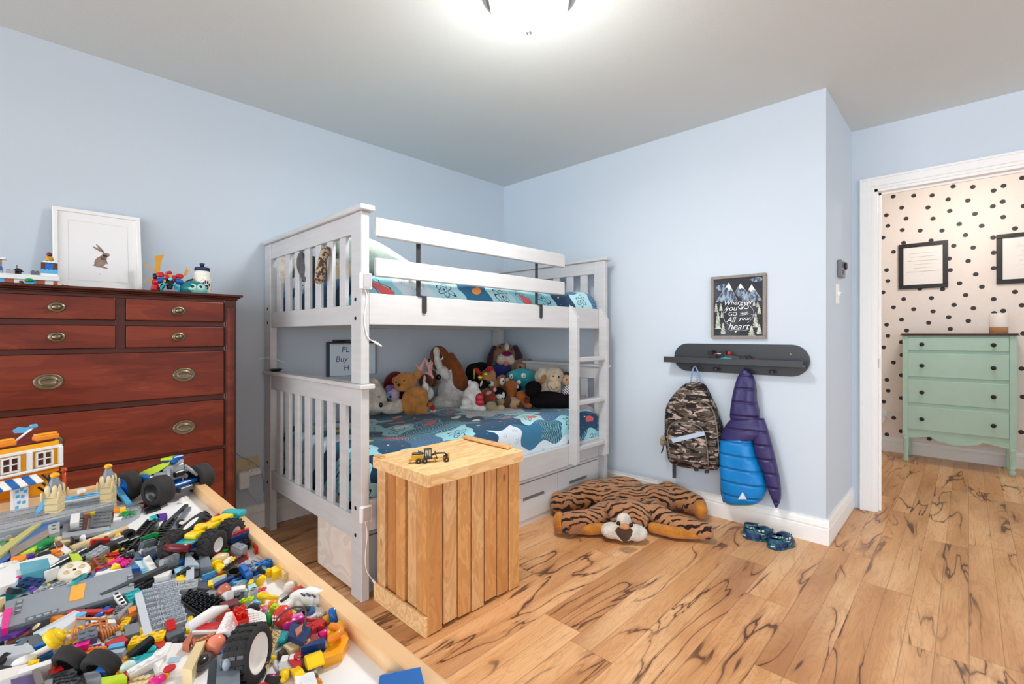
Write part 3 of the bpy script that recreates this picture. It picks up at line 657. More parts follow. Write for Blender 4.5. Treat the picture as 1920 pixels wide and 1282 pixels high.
toy('plush_sheep', 'cream smiling sheep plush with brown ears above the black labrador', 'plush toy', (1030, 745), -.79, [
    ('body', K((206, 196, 180), (170, 158, 140), 90), 1, [(1022, 706, -8, 20, 18, 14), (1038, 704, 0, 19, 17, 14), (1030, 730, -8, 24, 20, 14)]), ('face', K((220, 196, 164)), 1, [(1038, 719, 9, 13, 15, 10), (1038, 707, 10, 11, 10, 8)]),
    ('ear', K((170, 116, 70)), 0, [(1018, 710, 8, 5, 10, 3, 25)]), ('eye', EYE, 0, [(1036, 703.5, 18, 2, 1.6, 1.2), (1046, 705, 17, 1.5, 1.8, 1.2)]),
    ('mouth', K((120, 84, 56)), 0, [('c', [(1030, 722, 18.5), (1036, 728, 19), (1044, 724, 18)], [.6, .6])])], PG)
toy('plush_labrador', 'big black labrador plush lying in front of the cream sheep', 'plush toy', (1030, 765), -.82, [
    ('body', BLK, 1, [(1028, 749, 0, 38, 16, 15), (1000, 726, 6, 16, 13, 12), (996, 733, 12, 12, 10, 10), (1050, 752, 0, 26, 13, 14), (1010, 752, 8, 20, 11, 12), (1066, 752, 0, 14, 14, 12)])], PG)
toy('rag_doll', 'small doll with tan face and striped shirt behind the ladder', 'doll', (1066, 750), -.88, [
    ('head', K((214, 172, 132)), 1, [(1062, 712, 0, 10, 11, 8)]), ('hair', K((52, 44, 60)), 0, [(1066, 702, -3, 12, 5, 7)]), ('eye', EYE, 0, [(1061.5, 711, 8, 1.4, 1.6, 1)]),
    ('shirt', mat('striped_knit', None, .9, lambda: mixc(fr((coords()[0]+coords()[2])*55) < .5, (232, 232, 236), (48, 46, 70))), 1, [(1066, 733, 0, 12, 12, 8)])], PG)
toy('plush_bunny', 'pale grey plush resting behind the ladder rungs', 'plush toy', (1098, 786), -1.03, [
    ('body', K((172, 164, 172)), 1, [(1096, 770, 0, 18, 11, 10), (1094, 754, -2, 11, 14, 8)])], PG)
# upper bunk, behind the slats of the head end
toy('plush_elephant', 'charcoal grey plush behind the slats of the upper bunk', 'plush toy', (585, 545), -.55, [
    ('body', K((92, 92, 96)), 1, [(582, 505, 0, 22, 26, 16), (567, 494, 4, 9, 22, 8), (590, 525, 8, 16, 16, 12)])])
toy('plush_rabbit', 'cream furry plush behind the left slats of the upper bunk', 'plush toy', (540, 535), -.26, [
    ('body', CREAM, 1, [(540, 500, 0, 17, 26, 14), (552, 492, 4, 9, 22, 8), (533, 512, 0, 9, 22, 9)])])
M_LEO = mat('leopard_print', None, .9, lambda: mixc(sst(voro(*coords(), scale=70)[0]+noise(*coords(), scale=60)*.3, .62, .72), (72, 56, 46), (176, 156, 130)), sheen=.2)
o = blobs('plush_snake', [('c', cat_curve([AT(632, 470, y=-.72), AT(624, 478, y=-.80), AT(612, 470, y=-.84), AT(606, 482, x=-2.03), AT(602, 505, x=-2.03), AT(598, 526, x=-2.03)], 5), [.018, .019, .02, .021, .022, .022, .022, .022, .022, .022, .022, .021, .021, .020, .020, .020, .020, .020, .021, .021, .022, .022, .022, .022, .022, .018])], M_LEO, None, .005)
tag(o, 'leopard print plush tail hanging out between the upper bunk slats', 'plush toy')
pillow('cushion', (-1.84, -.62, 1.50), .50, .22, .10, (R(70), 0, R(84)), K((244, 226, 180), (232, 212, 164), 20), 'pale yellow cushion standing behind the upper bunk slats')
# ------------------------------------------------------------------ tiger rug
def _tiger():
    x, y, z = coords()
    w = noise(x*9, y*9, z*9, 1, 3); t = y*1.0+z*.8+sn(x*26)*.012
    s = sn(t*150+w*20); b = noise(x*15, y*40, z*20, 1, 2)
    st = sst(s, .20, .55)*sst(b, .38, .47)
    c = mixc(noise(x, y, z, 8, 2), (160, 106, 68), (190, 140, 98))
    return mixc(st, c, (40, 28, 26)), noise(x, y, z, 260, 3)
M_TIGER = mat('tiger_fur', None, .95, _tiger, bump=.003, spec=.1, sheen=.2)
M_PAD = K((206, 134, 52)); M_MUZ = K((232, 224, 212))
tr = thing('plush_tiger_rug', 'large flat tiger plush sprawled on the laminate floor beside the bunk', 'plush toy', (-.468, -1.54, .014), R(-46))
def TL(px, py, z): 
    return Matrix.Rotation(R(46), 4, 'Z') @ (AT(px, py, z=z)-Vector((-.40, -1.50, 0)))
def tp(px, py, z, *r): return ('e', TL(px, py, z), r)
blobs('body', [tp(1175, 928, .07, .24, .17, .075), tp(1130, 920, .075, .18, .14, .08), tp(1222, 928, .075, .15, .12, .078), tp(1165, 913, .09, .16, .09, .08),
    ('c', [TL(1150, 950, .06), TL(1110, 968, .055), TL(1068, 975, .06)], [.075, .06, .062]), ('c', [TL(1215, 955, .06), TL(1260, 975, .05), TL(1318, 990, .045)], [.08, .055, .048]),
    ('c', [TL(1110, 925, .07), TL(1075, 932, .065), TL(1052, 940, .065)], [.09, .07, .062]), ('c', [TL(1250, 925, .07), TL(1285, 935, .065), TL(1302, 942, .06)], [.09, .07, .062])], M_TIGER, tr, .011, 6)
blobs('head', [tp(1178, 957, .08, .125, .10, .08), tp(1147, 949, .11, .04, .035, .038), tp(1216, 950, .10, .045, .035, .042), tp(1180, 970, .06, .11, .07, .06)], M_TIGER, tr, .009, 5)
blobs('muzzle', [tp(1148, 988, .042, .062, .055, .042), tp(1192, 992, .042, .062, .055, .042), tp(1170, 988, .05, .07, .055, .05), tp(1170, 970, .105, .04, .03, .042), tp(1170, 998, .028, .05, .035, .028)], M_MUZ, tr, .007, 5)
_nz = TL(1169, 991, .085)
MB().rings([[_nz+Vector((w*math.cos(t*PI/8), -f+.016*math.sin(t*PI/8)*(1 if w > .002 else .1), z)) for t in range(16)] for w, f, z in ((.004, .0, .026), (.034, .004, .024), (.046, .012, .012), (.038, .022, -.006), (.022, .030, -.024), (.006, .030, -.036), (.001, .026, -.038))]).build('nose', K((84, 58, 42)), tr)
MB().ell(TL(1172, 981, .118), (.032, .018, .014)).build('nose_bridge', K((204, 142, 92)), tr)
for p in ((1160, 975, .134), (1183, 978, .132)): MB().ell(TL(*p), (.011, .008, .011)).build('eye', EYE, tr)
for p, rr in (((1052, 974, .058), (.035, .055, .058)), ((1046, 938, .065), (.035, .055, .062)), ((1309, 950, .058), (.04, .055, .055))): MB().ell(TL(*p), rr).build('paw_pad', M_PAD, tr)
blobs('belly_edge', [('c', [TL(1140, 985, .03), TL(1105, 986, .028), TL(1075, 984, .028)], [.03, .032, .028])], M_PAD, tr, .008)
blobs('belly_edge', [('c', [TL(1222, 983, .03), TL(1262, 992, .028), TL(1302, 997, .024)], [.03, .032, .022])], M_PAD, tr, .008)
# ================================================================== whiteboard, gadgets on the bed
M_CORD = plain((240, 240, 240), .35, .01)
t = thing('whiteboard', 'small dry erase board with handwriting leaning behind the lower bunk', 'whiteboard', (-1.452, -.012, .95))
MB().box(-.176, .176, -.010, .006, -.10, .125, .006, 2).build('frame', plain((40, 48, 66), .4, .1), t)
MB().box(-.158, .166, -.0115, -.006, -.098, .112, .001).build('board', mat('dry_erase_surface', (206, 222, 232), .2, lambda: mixc(noise(*coords(), scale=3), (202, 220, 232), (214, 228, 236))), t)
MB().box(-.15, .166, -.012, -.011, .104, .113).build('label_strip', plain((196, 188, 176), .5, .02), t)
M_PEN = plain((56, 72, 124), .5, .05)
for b, x, z in (('PL', -.080, .072), ('Buy', -.120, .010), ('H', -.066, -.048)):
    text('handwriting', b, .054, M_PEN, t, (x, -.0119, z), (PI/2, 0, 0), 'LEFT', .0002, .12)
t = thing('marker_pen', 'dark blue marker lying on top of the whiteboard', 'marker', (-1.53, -.012, 1.0815))
MB().tube([(-.055, 0, 0), (.02, 0, 0)], .006, 10).build('barrel', plain((30, 40, 84), .4, .1), t)
MB().tube([(.02, 0, 0), (.065, 0, .002)], [.0065, .005], 10).build('cap', M_DARK, t)
def touch_lamp(z, label, cordpts, cordlabel, plug):
    t = thing('touch_lamp', label, 'lamp', (BX0+.014, BY0, z))
    MB().obox((0, -.009, 0), (.052, .018, .068), None, .006, 2).build('body', M_WHITE, t)
    MB().obox((.002, -.0185, 0), (.036, .002, .055), None, .003, 2).build('diffuser', plain((176, 176, 178), .4, .03), t)
    c = thing('usb_cord', cordlabel, 'cord', cordpts[0])
    o = Vector(cordpts[0]); P = [Vector(p)-o for p in cordpts]
    MB().tube(cat_curve(P, 6), .0022, 8).build('cable', M_CORD, c)
    d = (P[-1]-P[-2]).normalized(); q = Vector((1, 0, 0)).rotation_difference(d)
    MB().obox(P[-1]+d*.010, (.024, .016, .008), q, .002).build('plug', M_CORD, c)
    MB().obox(P[-1]+d*.028, (.014, .012, .005), q, .0005).build('plug_tip', M_NICKEL if plug else M_CORD, c)
ZF = BY0-.004
touch_lamp(1.345, 'white square touch lamp stuck high on the upper bunk post', [(BX0+.016, ZF, 1.309), (BX0+.024, ZF, 1.27), (BX0+.012, ZF, 1.20), (BX0+.018, ZF, 1.14), (BX0+.032, ZF, 1.105), (BX0+.055, ZF-.006, 1.09)], 'white cord with a plug dangling below the upper touch lamp', False)
touch_lamp(.372, 'white square touch lamp stuck low on the bunk post by the crate', [(BX0+.016, ZF, .336), (BX0+.022, ZF-.004, .28), (BX0+.012, ZF-.006, .19), (BX0+.02, ZF-.006, .13), (BX0+.045, ZF-.012, .085)], 'white cord with a plug dangling by the slatted crate', False)
t = thing('trinket_dish', 'small black dish on the bunk cap rail near the wall', 'dish', tuple(AT(517, 694, x=-1.985)+Vector((0, 0, -.002))))
t.location.z = .9125
MB().lathe([(.001, .002), (.022, .001), (.033, .010), (.035, .014), (.031, .013), (.020, .005), (.001, .004)], n=24, cap=False).build('dish', plain((30, 28, 26), .35, .1), t)
tag(MB().tube(cat_curve([(-2.045, -.06, .985), (-2.012, -.09, .988), (-1.985, -.145, .982), (-1.955, -.19, .965)], 5), .0018, 6).build('white_wire', M_CORD), 'thin white wire looped round the rear bunk post above the dish', 'wire')
# outlet beside the chest
t = thing('wall_outlet', 'beige duplex outlet on the left wall between chest and bunk', 'outlet', (-2.085, 0, .36))
M_ALM = plain((206, 190, 150), .4, .03)
MB().box(-.06, .06, -.006, 0, -.058, .058, .002).build('cover_plate', M_ALM, t)
for dx in (0, ):
    MB().lathe([(.017, 0), (.017, .002), (.001, .002)], (.008, -.006, .022), (0, -1, 0), 16, True, False).build('socket', M_ALM, t)
    for a in (-.006, .006): MB().box(.008+a-.001, .008+a+.001, -.0085, -.008, .02, .03).build('slot', M_DARK, t)
    MB().lathe([(.002, 0), (.002, .0006)], (.008, -.008, .013), (0, -1, 0), 8).build('slot', M_DARK, t)
t = thing('plug_adapter', 'white power adapter and triple tap plugged into the beige outlet', 'power adapter', (-2.07, -.006, .335))
MB().box(-.02, .048, -.032, 0, -.020, .018, .004).build('tap', M_WHITE, t)
for a in (-.004, .018, .036):
    for z in (.006, ): MB().box(a-.001, a+.001, -.0325, -.032, z, z+.006).box(a+.005, a+.007, -.0325, -.032, z, z+.006).build('slot', M_DARK, t)
MB().box(-.075, -.018, -.05, -.001, -.082, .012, .006).build('adapter', M_WHITE, t)
tag(MB().tube(cat_curve([(-2.18, -.008, .50), (-2.13, -.007, .435), (-2.08, -.012, .40), (-2.03, -.018, .35), (-2.005, -.010, .27), (-2.0, -.006, .20)], 6), .002, 6).build('power_cord', plain((150, 156, 168), .5, .05)), 'grey cord running down the wall from the beige outlet', 'cord')
tag(MB().tube(cat_curve([(-2.11, -.03, .26), (-2.09, -.012, .23), (-2.06, -.006, .18), (-2.02, -.006, .12)], 5), .0016, 6).build('power_cord', plain((196, 200, 206), .5, .03)), 'thin pale cord hanging from the white power adapter', 'cord')
# ================================================================== slatted crate and road grader
def _pine():
    x, y, z = coords(); r = objrnd()
    n = noise(x*5+r*9, y*5+r*5, z*1.6+r*7, 2.4, 4, .55, .8); ln = sst(fr(n*7), .25, .6)
    f = noise(x*120, y*120, z*5, 1, 2)
    c = ramp(r*.7+n*.3, [(.1, (190, 124, 68)), (.35, (226, 172, 108)), (.55, (216, 154, 92)), (.7, (232, 192, 140)), (.9, (208, 140, 82))])
    c = mixc(ln*.28, c, (168, 104, 52)); c = mixc(f*.15, c, (170, 110, 60))
    d, _ = voro(x*7, y*7, z*3.2+r*3, 1); k = 1-sst(d, .045, .10)
    return mixc(k*.8, c, (104, 56, 26)), f
M_PINE = mat('varnished_pine', None, .38, _pine, bump=.0003)
M_PINEL = mat('pale_pine', None, .42, lambda: (mixc(sst(fr(noise(coords()[0]*2+objrnd()*5, coords()[1]*9, coords()[2]*9, 1.5, 3)*7), .2, .7), (226, 182, 126), (240, 204, 152)),))
cr = thing('slatted_crate', 'upright slatted pine crate with a lid in front of the bunk', 'crate', (-1.69, -1.35, 0))
CO = Vector((-1.69, -1.35, 0))
def cp(name, mb, m): mb.bm.transform(Matrix.Translation(-CO)); return mb.build(name, m, cr)
CX0, CX1, CY0, CY1 = -1.938, -1.445, -1.539, -1.168
n = 7; w = (CX1-CX0-6*.007)/n
for i in range(n):
    x = CX0+i*(w+.007); cp('slat', MB().box(x, x+w, CY0, CY0+.014, .004+.006*((i*5) % 3), .56, .002), M_PINE)
    if i: cp('slat', MB().box(x, x+w, CY1-.014, CY1, .004, .56, .002), M_PINE)
n = 5; w2 = (CY1-CY0-.02-4*.011)/n
for i in range(n):
    y = CY0+.0145+i*(w2+.011); cp('slat', MB().box(CX0+(.006 if i % 2 else .0), CX0+.018, y, y+w2, .02, .56, .002), M_PINE)
    cp('slat', MB().box(CX1-.016, CX1, y, y+w2, .01, .56, .002), M_PINE)
cp('kick_board', MB().box(CX0-.014, CX0-.0005, CY0+.002, CY1, 0, .075, .002), M_PINEL)
cp('dark_interior', MB().box(CX0+.0185, CX1-.0165, CY0+.0145, CY1-.0145, .03, .558), plain((92, 52, 28), .6, .1))  # added dark box; its colour stands in for interior shade behind the slat gaps
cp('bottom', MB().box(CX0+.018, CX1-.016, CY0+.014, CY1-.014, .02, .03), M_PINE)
cp('lid_frame', MB().box(CX0-.014, CX0+.004, CY0-.014, CY1+.006, .558, .606, .002), M_PINEL)
cp('lid_frame', MB().box(CX0+.004, CX1+.012, CY0-.014, CY0+.004, .558, .606, .002), M_PINEL)
cp('lid_frame', MB().box(CX1-.006, CX1+.012, CY0+.004, CY1+.006, .558, .606, .002), M_PINEL)
cp('lid_frame', MB().box(CX0+.004, CX1-.006, CY1-.012, CY1+.006, .558, .606, .002), M_PINEL)
for i in range(4):
    y0 = CY0+.004+i*.0895; cp('lid_board', MB().box(CX0+.004, CX1-.006, y0, y0+.0887, .59, .602, .001), M_PINEL)
cp('lip', MB().box(CX1-.022, CX1+.010, CY0+.05, CY1+.004, .606, .618, .002), M_PINE)
cp('lip', MB().box(CX0-.012, CX0+.010, CY1-.06, CY1+.004, .606, .612, .002), M_PINE)
gd = thing('toy_road_grader', 'yellow and black die-cast road grader on the crate lid', 'toy grader', tuple(AT(805, 866, z=.602)), R(-30))
gd.location.z = .602; gd.scale = (1.0, 1.0, 1.0)
YL = plain((198, 148, 32), .4, .06); BKP = plain((36, 34, 33), .4, .1); RUB = plain((44, 42, 42), .8, .1); RIMY = plain((206, 170, 84), .4, .05)
u = .00165   # metres per unit; model is ~105 units long
def gq(name, mb, m, par=None): mb.bm.transform(Matrix.Scale(u, 4)); return mb.build(name, m, par or gd)
def gwheel(x, y, r, wd, name='wheel'):
    o = gq(name, MB().lathe([(r*.62, -wd/2), (r*.95, -wd/2), (r, -wd*.3), (r, wd*.3), (r*.95, wd/2), (r*.62, wd/2)], (x, y, r), (0, 1, 0), 20), RUB)
    gq('rim', MB().lathe([(r*.62, -wd/2.1), (r*.3, -wd/2.6), (r*.25, -wd/1.8), (.1, -wd/1.8)], (x, y, r), (0, 1, 0), 16).lathe([(r*.62, wd/2.1), (r*.2, wd/3), (.1, wd/2.6)], (x, y, r), (0, 1, 0), 16), RIMY, o)
for y in (-11, 11):
    gwheel(-27, y, 6.6, 5); gwheel(-12, y, 6.6, 5); gwheel(41, y, 6.2, 5)
gq('engine_hood', MB().box(-42, -14, -6.5, 6.5, 8, 21, .8).box(-43, -41, -6, 6, 8, 17, .4), YL)
gq('hood_top', MB().box(-42, -14, -6, 6, 21, 25, 1).tube([(-26, 3, 24), (-26, 3, 30)], 1, 8).box(-24, -20, -4, 2, 25, 28, .4), BKP)
gq('rear_ripper', MB().box(-50, -42, -7, 7, 6, 8, .4).tube([(-49, -5, 12), (-45, -5, 5), (-47, -5, 1)], .9, 6).tube([(-49, 5, 12), (-45, 5, 5), (-47, 5, 1)], .9, 6), YL)
cab = gq('cab', MB().box(-13, 7, -6, 6, 8, 14, .6).box(-12, -10.6, -6, -4.6, 14, 31).box(-12, -10.6, 4.6, 6, 14, 31).box(4, 5.4, -6, -4.6, 14, 31).box(4, 5.4, 4.6, 6, 14, 31).box(-3, -2, -6, -5, 14, 31).box(-3, -2, 5, 6, 14, 31).box(-13.5, 6.5, -6.8, 6.8, 31, 33, .6), BKP)
gq('cab_glass', MB().box(-11, 4.6, -5.4, 5.4, 14, 31), mat('tinted_glass', (200, 220, 226), .05, trans=.9, ior=1.3), cab)
gq('seat', MB().box(-8, -2, -3, 3, 13, 17, .8).box(-8, -6, -3, 3, 17, 24, .8), BKP, cab)
gq('main_frame', MB().tube([(6, 0, 17), (16, 0, 21), (38, 0, 20), (44, 0, 14)], [2.6, 2.2, 2, 2], 8), BKP)
gq('lift_cylinder', MB().tube([(14, -5, 25), (18, -7, 8)], 1, 8).tube([(14, 5, 25), (18, 7, 8)], 1, 8).tube([(14, 0, 21), (14, 0, 27)], 1.6, 8), BKP)
gq('drawbar', MB().tube([(42, 0, 10), (24, -6, 9), (12, -7, 8)], 1, 6).tube([(42, 0, 10), (24, 6, 9), (12, 7, 8)], 1, 6).lathe([(7.5, 7), (7.5, 8.4), (5, 8.4)], (15, 0, 0), n=20), YL)
gq('blade', MB().rings([[Vector((14+dx*.9+y*.25, y, z)) for dx, z in ((1, .4), (-.8, 2.5), (-1, 5), (.2, 7.6), (1, 7.4), (0, 5), (.2, 2.5), (1.8, .5))] for y in (-15, 15)], True, False), YL)
gq('push_block', MB().box(45, 49, -8, 8, 9, 18, .6).box(36, 46, -9, 9, 5.2, 7.4, .4), YL)
# ================================================================== chalk art, shelf, bag, jacket, clogs
M_WEATH = mat('weathered_wood', None, .7, lambda: mixc(noise(coords()[0]*20, coords()[1]*60, coords()[2]*14, 1, 4), (120, 112, 106), (158, 148, 138)))
ca = thing('chalk_art', 'framed chalk lettering sign with mountains above the dark shelf', 'framed sign', (-.012, -1.986, 1.288))
HW, HH, FB = .156, .189, .017
mb = MB()
for z0, z1 in ((HH-FB, HH), (-HH, -HH+FB)): mb.box(-.014, .0115, -HW, HW, z0, z1, .002)
for y0, y1 in ((-HW, -HW+FB), (HW-FB, HW)): mb.box(-.014, .0115, y0, y1, -HH+FB, HH-FB, .002)
mb.build('frame', M_WEATH, ca)
M_SLATE = mat('blackboard', None, .75, lambda: mixc(sst(noise(coords()[0], coords()[1]*6, coords()[2]*5, 1, 4), .45, .7), (42, 47, 54), (66, 72, 80)))
MB().box(-.004, .008, -HW+FB-.001, HW-FB+.001, -HH+FB-.001, HH-FB+.001).build('board', M_SLATE, ca)
def chalkm(a, b): return mat('chalk', None, .9, lambda: mixc(sst(noise(coords()[0], coords()[1]*40, coords()[2]*26, 1, 4, .7), .42, .62), a, b))
M_CH = chalkm((200, 206, 214), (232, 234, 236)); M_CHB = chalkm((64, 78, 96), (156, 174, 194)); M_CHT = chalkm((150, 158, 146), (206, 210, 196)); M_CHP = chalkm((222, 224, 226), (240, 240, 240))
# in the sign's own plane: a runs to the viewer's right, b up (0..1 of the board)
BWd, BHt = 2*(HW-FB), 2*(HH-FB)
def cxy(a, b, d=0): return Vector((-.0045-d, BWd/2-a*BWd, -BHt/2+b*BHt))
def flat(name, pts, m, d): MB().rings([[cxy(a, b, d) for a, b in pts], [cxy(a, b, d+.0003) for a, b in pts]], True, False).build(name, m, ca)
random.seed(5)
for k, (pts) in enumerate(([(.04, .60), (.32, .93), (.50, .60)], [(.44, .74), (.56, .90), (.72, .72), (.60, .60)], [(.62, .60), (.78, .87), (.98, .59)])):
    flat('mountain', pts, M_CHB, .0001*k)
for k, (pts) in enumerate(([(.25, .84), (.32, .93), (.40, .77), (.35, .82), (.32, .78), (.29, .84)], [(.52, .84), (.56, .90), (.64, .80), (.58, .82), (.55, .80)], [(.72, .79), (.78, .87), (.86, .76), (.80, .78), (.77, .74)])):
    flat('snow_cap', pts, M_CHP, .0006)
for pts in ([(.04, .6), (.32, .93), (.50, .6)], [(.44, .74), (.56, .9), (.70, .72)], [(.62, .6), (.78, .87), (.98, .59)]):
    MB().tube([cxy(a, b, .001) for a, b in pts], .0010, 5).build('ridge_line', M_CHP, ca)
for c, rx, ry in (((.18, .85), .11, .06), ((.88, .95), .11, .04)):
    flat('cloud', [(c[0]+rx*math.cos(t*PI/8)*(1+.12*(t % 3)), c[1]+ry*math.sin(t*PI/8)) for t in range(16)], M_CHB, .0004)
def pine(a, b, w, h):
    p = []
    for k in range(5): p += [(a-w*(.2+.8*(1-k/5))*.5, b+h*k/5), (a-w*.28*(1-k/5), b+h*(k+.55)/5)]
    p = p+[(a, b+h)]+[(2*a-q[0], q[1]) for q in p[::-1]]
    flat('pine_tree', p, M_CHT, .0008)
for a, b, w, h in ((.09, .12, .15, .34), (.20, .02, .13, .22), (.05, .42, .10, .16), (.15, .44, .09, .14), (.17, .32, .06, .12), (.86, .14, .14, .26), (.78, .0, .15, .18), (.93, .02, .13, .18), (.93, .36, .10, .16), (.90, .48, .08, .1), (.83, .50, .07, .1)): pine(a, b, w, h)
flat('heart', [(.46, .05), (.435, .085), (.45, .095), (.465, .08), (.485, .095), (.495, .08)], M_CHP, .0008)
RB = (PI/2, 0, -PI/2)
for body, sz, a, b, sh in (('Wherever', .039, .50, .570, .35), ('you', .046, .36, .475, .35), ('GO', .040, .62, .490, 0), ('GO', .033, .40, .375, 0), ('with', .026, .63, .385, .3), ('All', .044, .36, .275, .35), ('your', .034, .64, .295, .35), ('heart', .056, .51, .155, .35)):
    o = text('lettering', body, sz, M_CHP, ca, tuple(cxy(a, b, .0012)), RB, 'CENTER', .0003, sh)
for q in ([(.30, .52), (.20, .40), (.24, .25), (.33, .18)], [(.74, .52), (.82, .42), (.80, .30), (.70, .22)], [(.34, .085), (.45, .11), (.56, .085), (.70, .10)], [(.53, .34), (.62, .355), (.74, .37), (.82, .345)]):
    MB().tube(cat_curve([cxy(a, b, .0012) for a, b in q], 5), .0010, 5).build('flourish', M_CH, ca)
# dark peg shelf
M_CHAR = mat('charcoal_paint', None, .4, lambda: mixc(noise(coords()[0]*4, coords()[1]*4, coords()[2]*40, 1, 3), (44, 48, 52), (56, 60, 64)))
sh = thing('peg_shelf', 'charcoal wooden wall shelf with rounded backboard and pegs', 'shelf', (0, -1.975, .977))
r_ = .0885; pts = [(-.294+r_*math.cos(t), r_*math.sin(t)) for t in [PI/2+k*PI/14 for k in range(15)]]+[(.294+r_*math.cos(t), r_*math.sin(t)) for t in [-PI/2+k*PI/14 for k in range(15)]]
MB().prism(pts, -.019, -.0005, lambda u, v, w: (w, -u, v)).build('backboard', M_CHAR, sh)
MB().box(-.10, -.019, -.369, .412, -.032, -.018, .001).build('ledge', M_CHAR, sh)
MB().box(-.112, -.100, -.369, .412, -.032, .004, .0015).build('front_lip', M_CHAR, sh)
for y in (.245, .105, -.07, -.205):
    MB().lathe([(.006, 0), (.006, .03), (.012, .034), (.013, .042), (.008, .047), (.001, .048)], (-.018, y, -.066), (-1, 0, 0), 14).build('peg', M_CHAR, sh)
MB().lathe([(.004, 0), (.0035, .0012), (.001, .0014)], (-.0192, -.292, .035), (-1, 0, 0), 10).build('screw', M_NICKEL, sh)
MB().lathe([(.004, 0), (.0035, .0012), (.001, .0014)], (-.0192, .30, .035), (-1, 0, 0), 10).build('screw', M_CHAR, sh)
# open-wheel race car on the ledge
rc = thing('toy_race_car', 'black and teal open-wheel toy race car on the dark peg shelf', 'toy car', (-.058, -1.955, .9595), R(-90-3))
TEAL = plain((40, 170, 170), .35, .05); SIL = plain((196, 200, 204), .3, .05); REDP = plain((196, 40, 44), .35, .06)
v = .0030
def rq(name, mb, m, par=None): mb.bm.transform(Matrix.Scale(v, 4)); return mb.build(name, m, par or rc)
for x in (-28, 30):
    for y in (-11, 11):
        w_ = rq('wheel', MB().lathe([(3, -3.4), (6.2, -3.4), (6.8, -2.6), (6.8, 2.6), (6.2, 3.4), (3, 3.4)], (x, y, 6.8), (0, 1, 0), 18), RUB)
        rq('rim', MB().lathe([(3.4, -3.2), (.5, -3)], (x, y, 6.8), (0, 1, 0), 14).lathe([(3.4, 3.2), (.5, 3)], (x, y, 6.8), (0, 1, 0), 14), REDP if x > 0 else SIL, w_)
rq('chassis', MB().rings([[Vector((x, -w, z0)), Vector((x, w, z0)), Vector((x, w*.8, z1)), Vector((x, -w*.8, z1))] for x, w, z0, z1 in ((-38, 3, 4, 9), (-22, 7, 3, 14), (-8, 9, 3, 15), (6, 8, 3, 13), (20, 4, 4, 11), (44, 2.4, 5, 8))], True, False), BKP)
rq('side_pod', MB().rings([[Vector((x, -w, 3)), Vector((x, w, 3)), Vector((x, w, z1)), Vector((x, -w, z1))] for x, w, z1 in ((-22, 8, 6), (-6, 11.5, 9), (8, 10, 8))], True, False), TEAL)
rq('engine_cover', MB().use(BKP).rings([[Vector((x, -w, 13)), Vector((x, w, 13)), Vector((x, w*.4, z)), Vector((x, -w*.4, z))] for x, w, z in ((-34, 1, 14), (-14, 3, 22), (-7, 3.4, 22))], True, False).use(SIL).box(-24, -16, -3.4, 3.4, 15, 16.5).use(REDP).box(-30, -26, -2.4, 2.4, 14, 16), None)
rq('helmet', MB().ell((-1, 0, 17), (3.6, 3.2, 3.6), None, 12, 8), REDP)
rq('rear_wing', MB().box(-40, -33, -10, 10, 20, 21.2).box(-40, -33, -10.4, -9.6, 12, 22).box(-40, -33, 9.6, 10.4, 12, 22), BKP)
rq('front_wing', MB().box(42, 48, -13, 13, 3.2, 4.4).box(41, 49, -13.4, -12.6, 3, 7).box(41, 49, 12.6, 13.4, 3, 7), REDP)
# ---------------------------------------------------------------- hanging things: skins of horizontal sections
def sect(l, r, d, X=-.075, n=20, p=.75, fold=None):
    """closed section between two points of the hanging plane (x=X), d deep"""
    a, b = AT(l[0], l[1], x=X), AT(r[0], r[1], x=X); c = (a+b)/2; h = (b-a)/2
    out = []
    for k in range(n):
        t = 2*PI*k/n; ct, st_ = math.cos(t), math.sin(t)
        q = c+h*math.copysign(abs(ct)**p, ct)+Vector((-d*math.copysign(abs(st_)**p, st_), 0, 0))
        if fold: q += Vector((fold(k/n), 0, 0))
        out.append(q)
    return out
def refine(rings, m=4):
    """smooth interpolation between key sections"""
    n = len(rings[0]); cols = [cat_curve([r[k] for r in rings], m) for k in range(n)]
    return [[cols[k][j] for k in range(n)] for j in range(len(cols[0]))]
def hang(name, secs, m, parent, m_=4, cap=True):
    o = Vector(parent.location)
    rr = [[p-o for p in r] for r in refine(secs, m_)]
    return MB().rings(rr, cap, True).build(name, m, parent)
def _camo():
    x, y, z = coords()
    a = noise(x*16, y*16+z*5, z*44, 1, 3, .5, .8); b = noise(x*19+3, y*18+z*6+7, z*50, 1, 2, .5, .6); c_ = noise(x*17+9, y*15+z*5+1, z*42, 1, 2, .5, .8)
    c = mixc(a > .52, (92, 82, 72), (172, 154, 146))
    c = mixc(b > .53, c, (70, 60, 50)); c = mixc(c_ > .55, c, (32, 28, 30))
    return c, noise(x, y, z, 60, 3)
M_CAMO = mat('camouflage_fabric', None, .75, _camo, bump=.004, spec=.25)
M_PIPE = plain((112, 108, 100), .7, .05); M_WEB = plain((62, 64, 68), .8, .05); M_LOOP = plain((120, 154, 186), .8, .05)
bk = thing('backpack', 'camouflage school backpack hanging from the left peg', 'backpack', (0, -1.73, .905))
BX = -.085
body = hang('body', [sect((1297, 716), (1311, 716), .02, BX), sect((1283, 721), (1323, 724), .05, BX), sect((1262, 743), (1334, 748), .072, BX), sect((1251, 765), (1343, 768), .08, BX), sect((1249, 800), (1349, 805), .082, BX), sect((1252, 840), (1353, 845), .082, BX), sect((1258, 864), (1352, 868), .072, BX), sect((1275, 874), (1345, 880), .03, BX)], M_CAMO, bk)
pk = []
PX = -.172
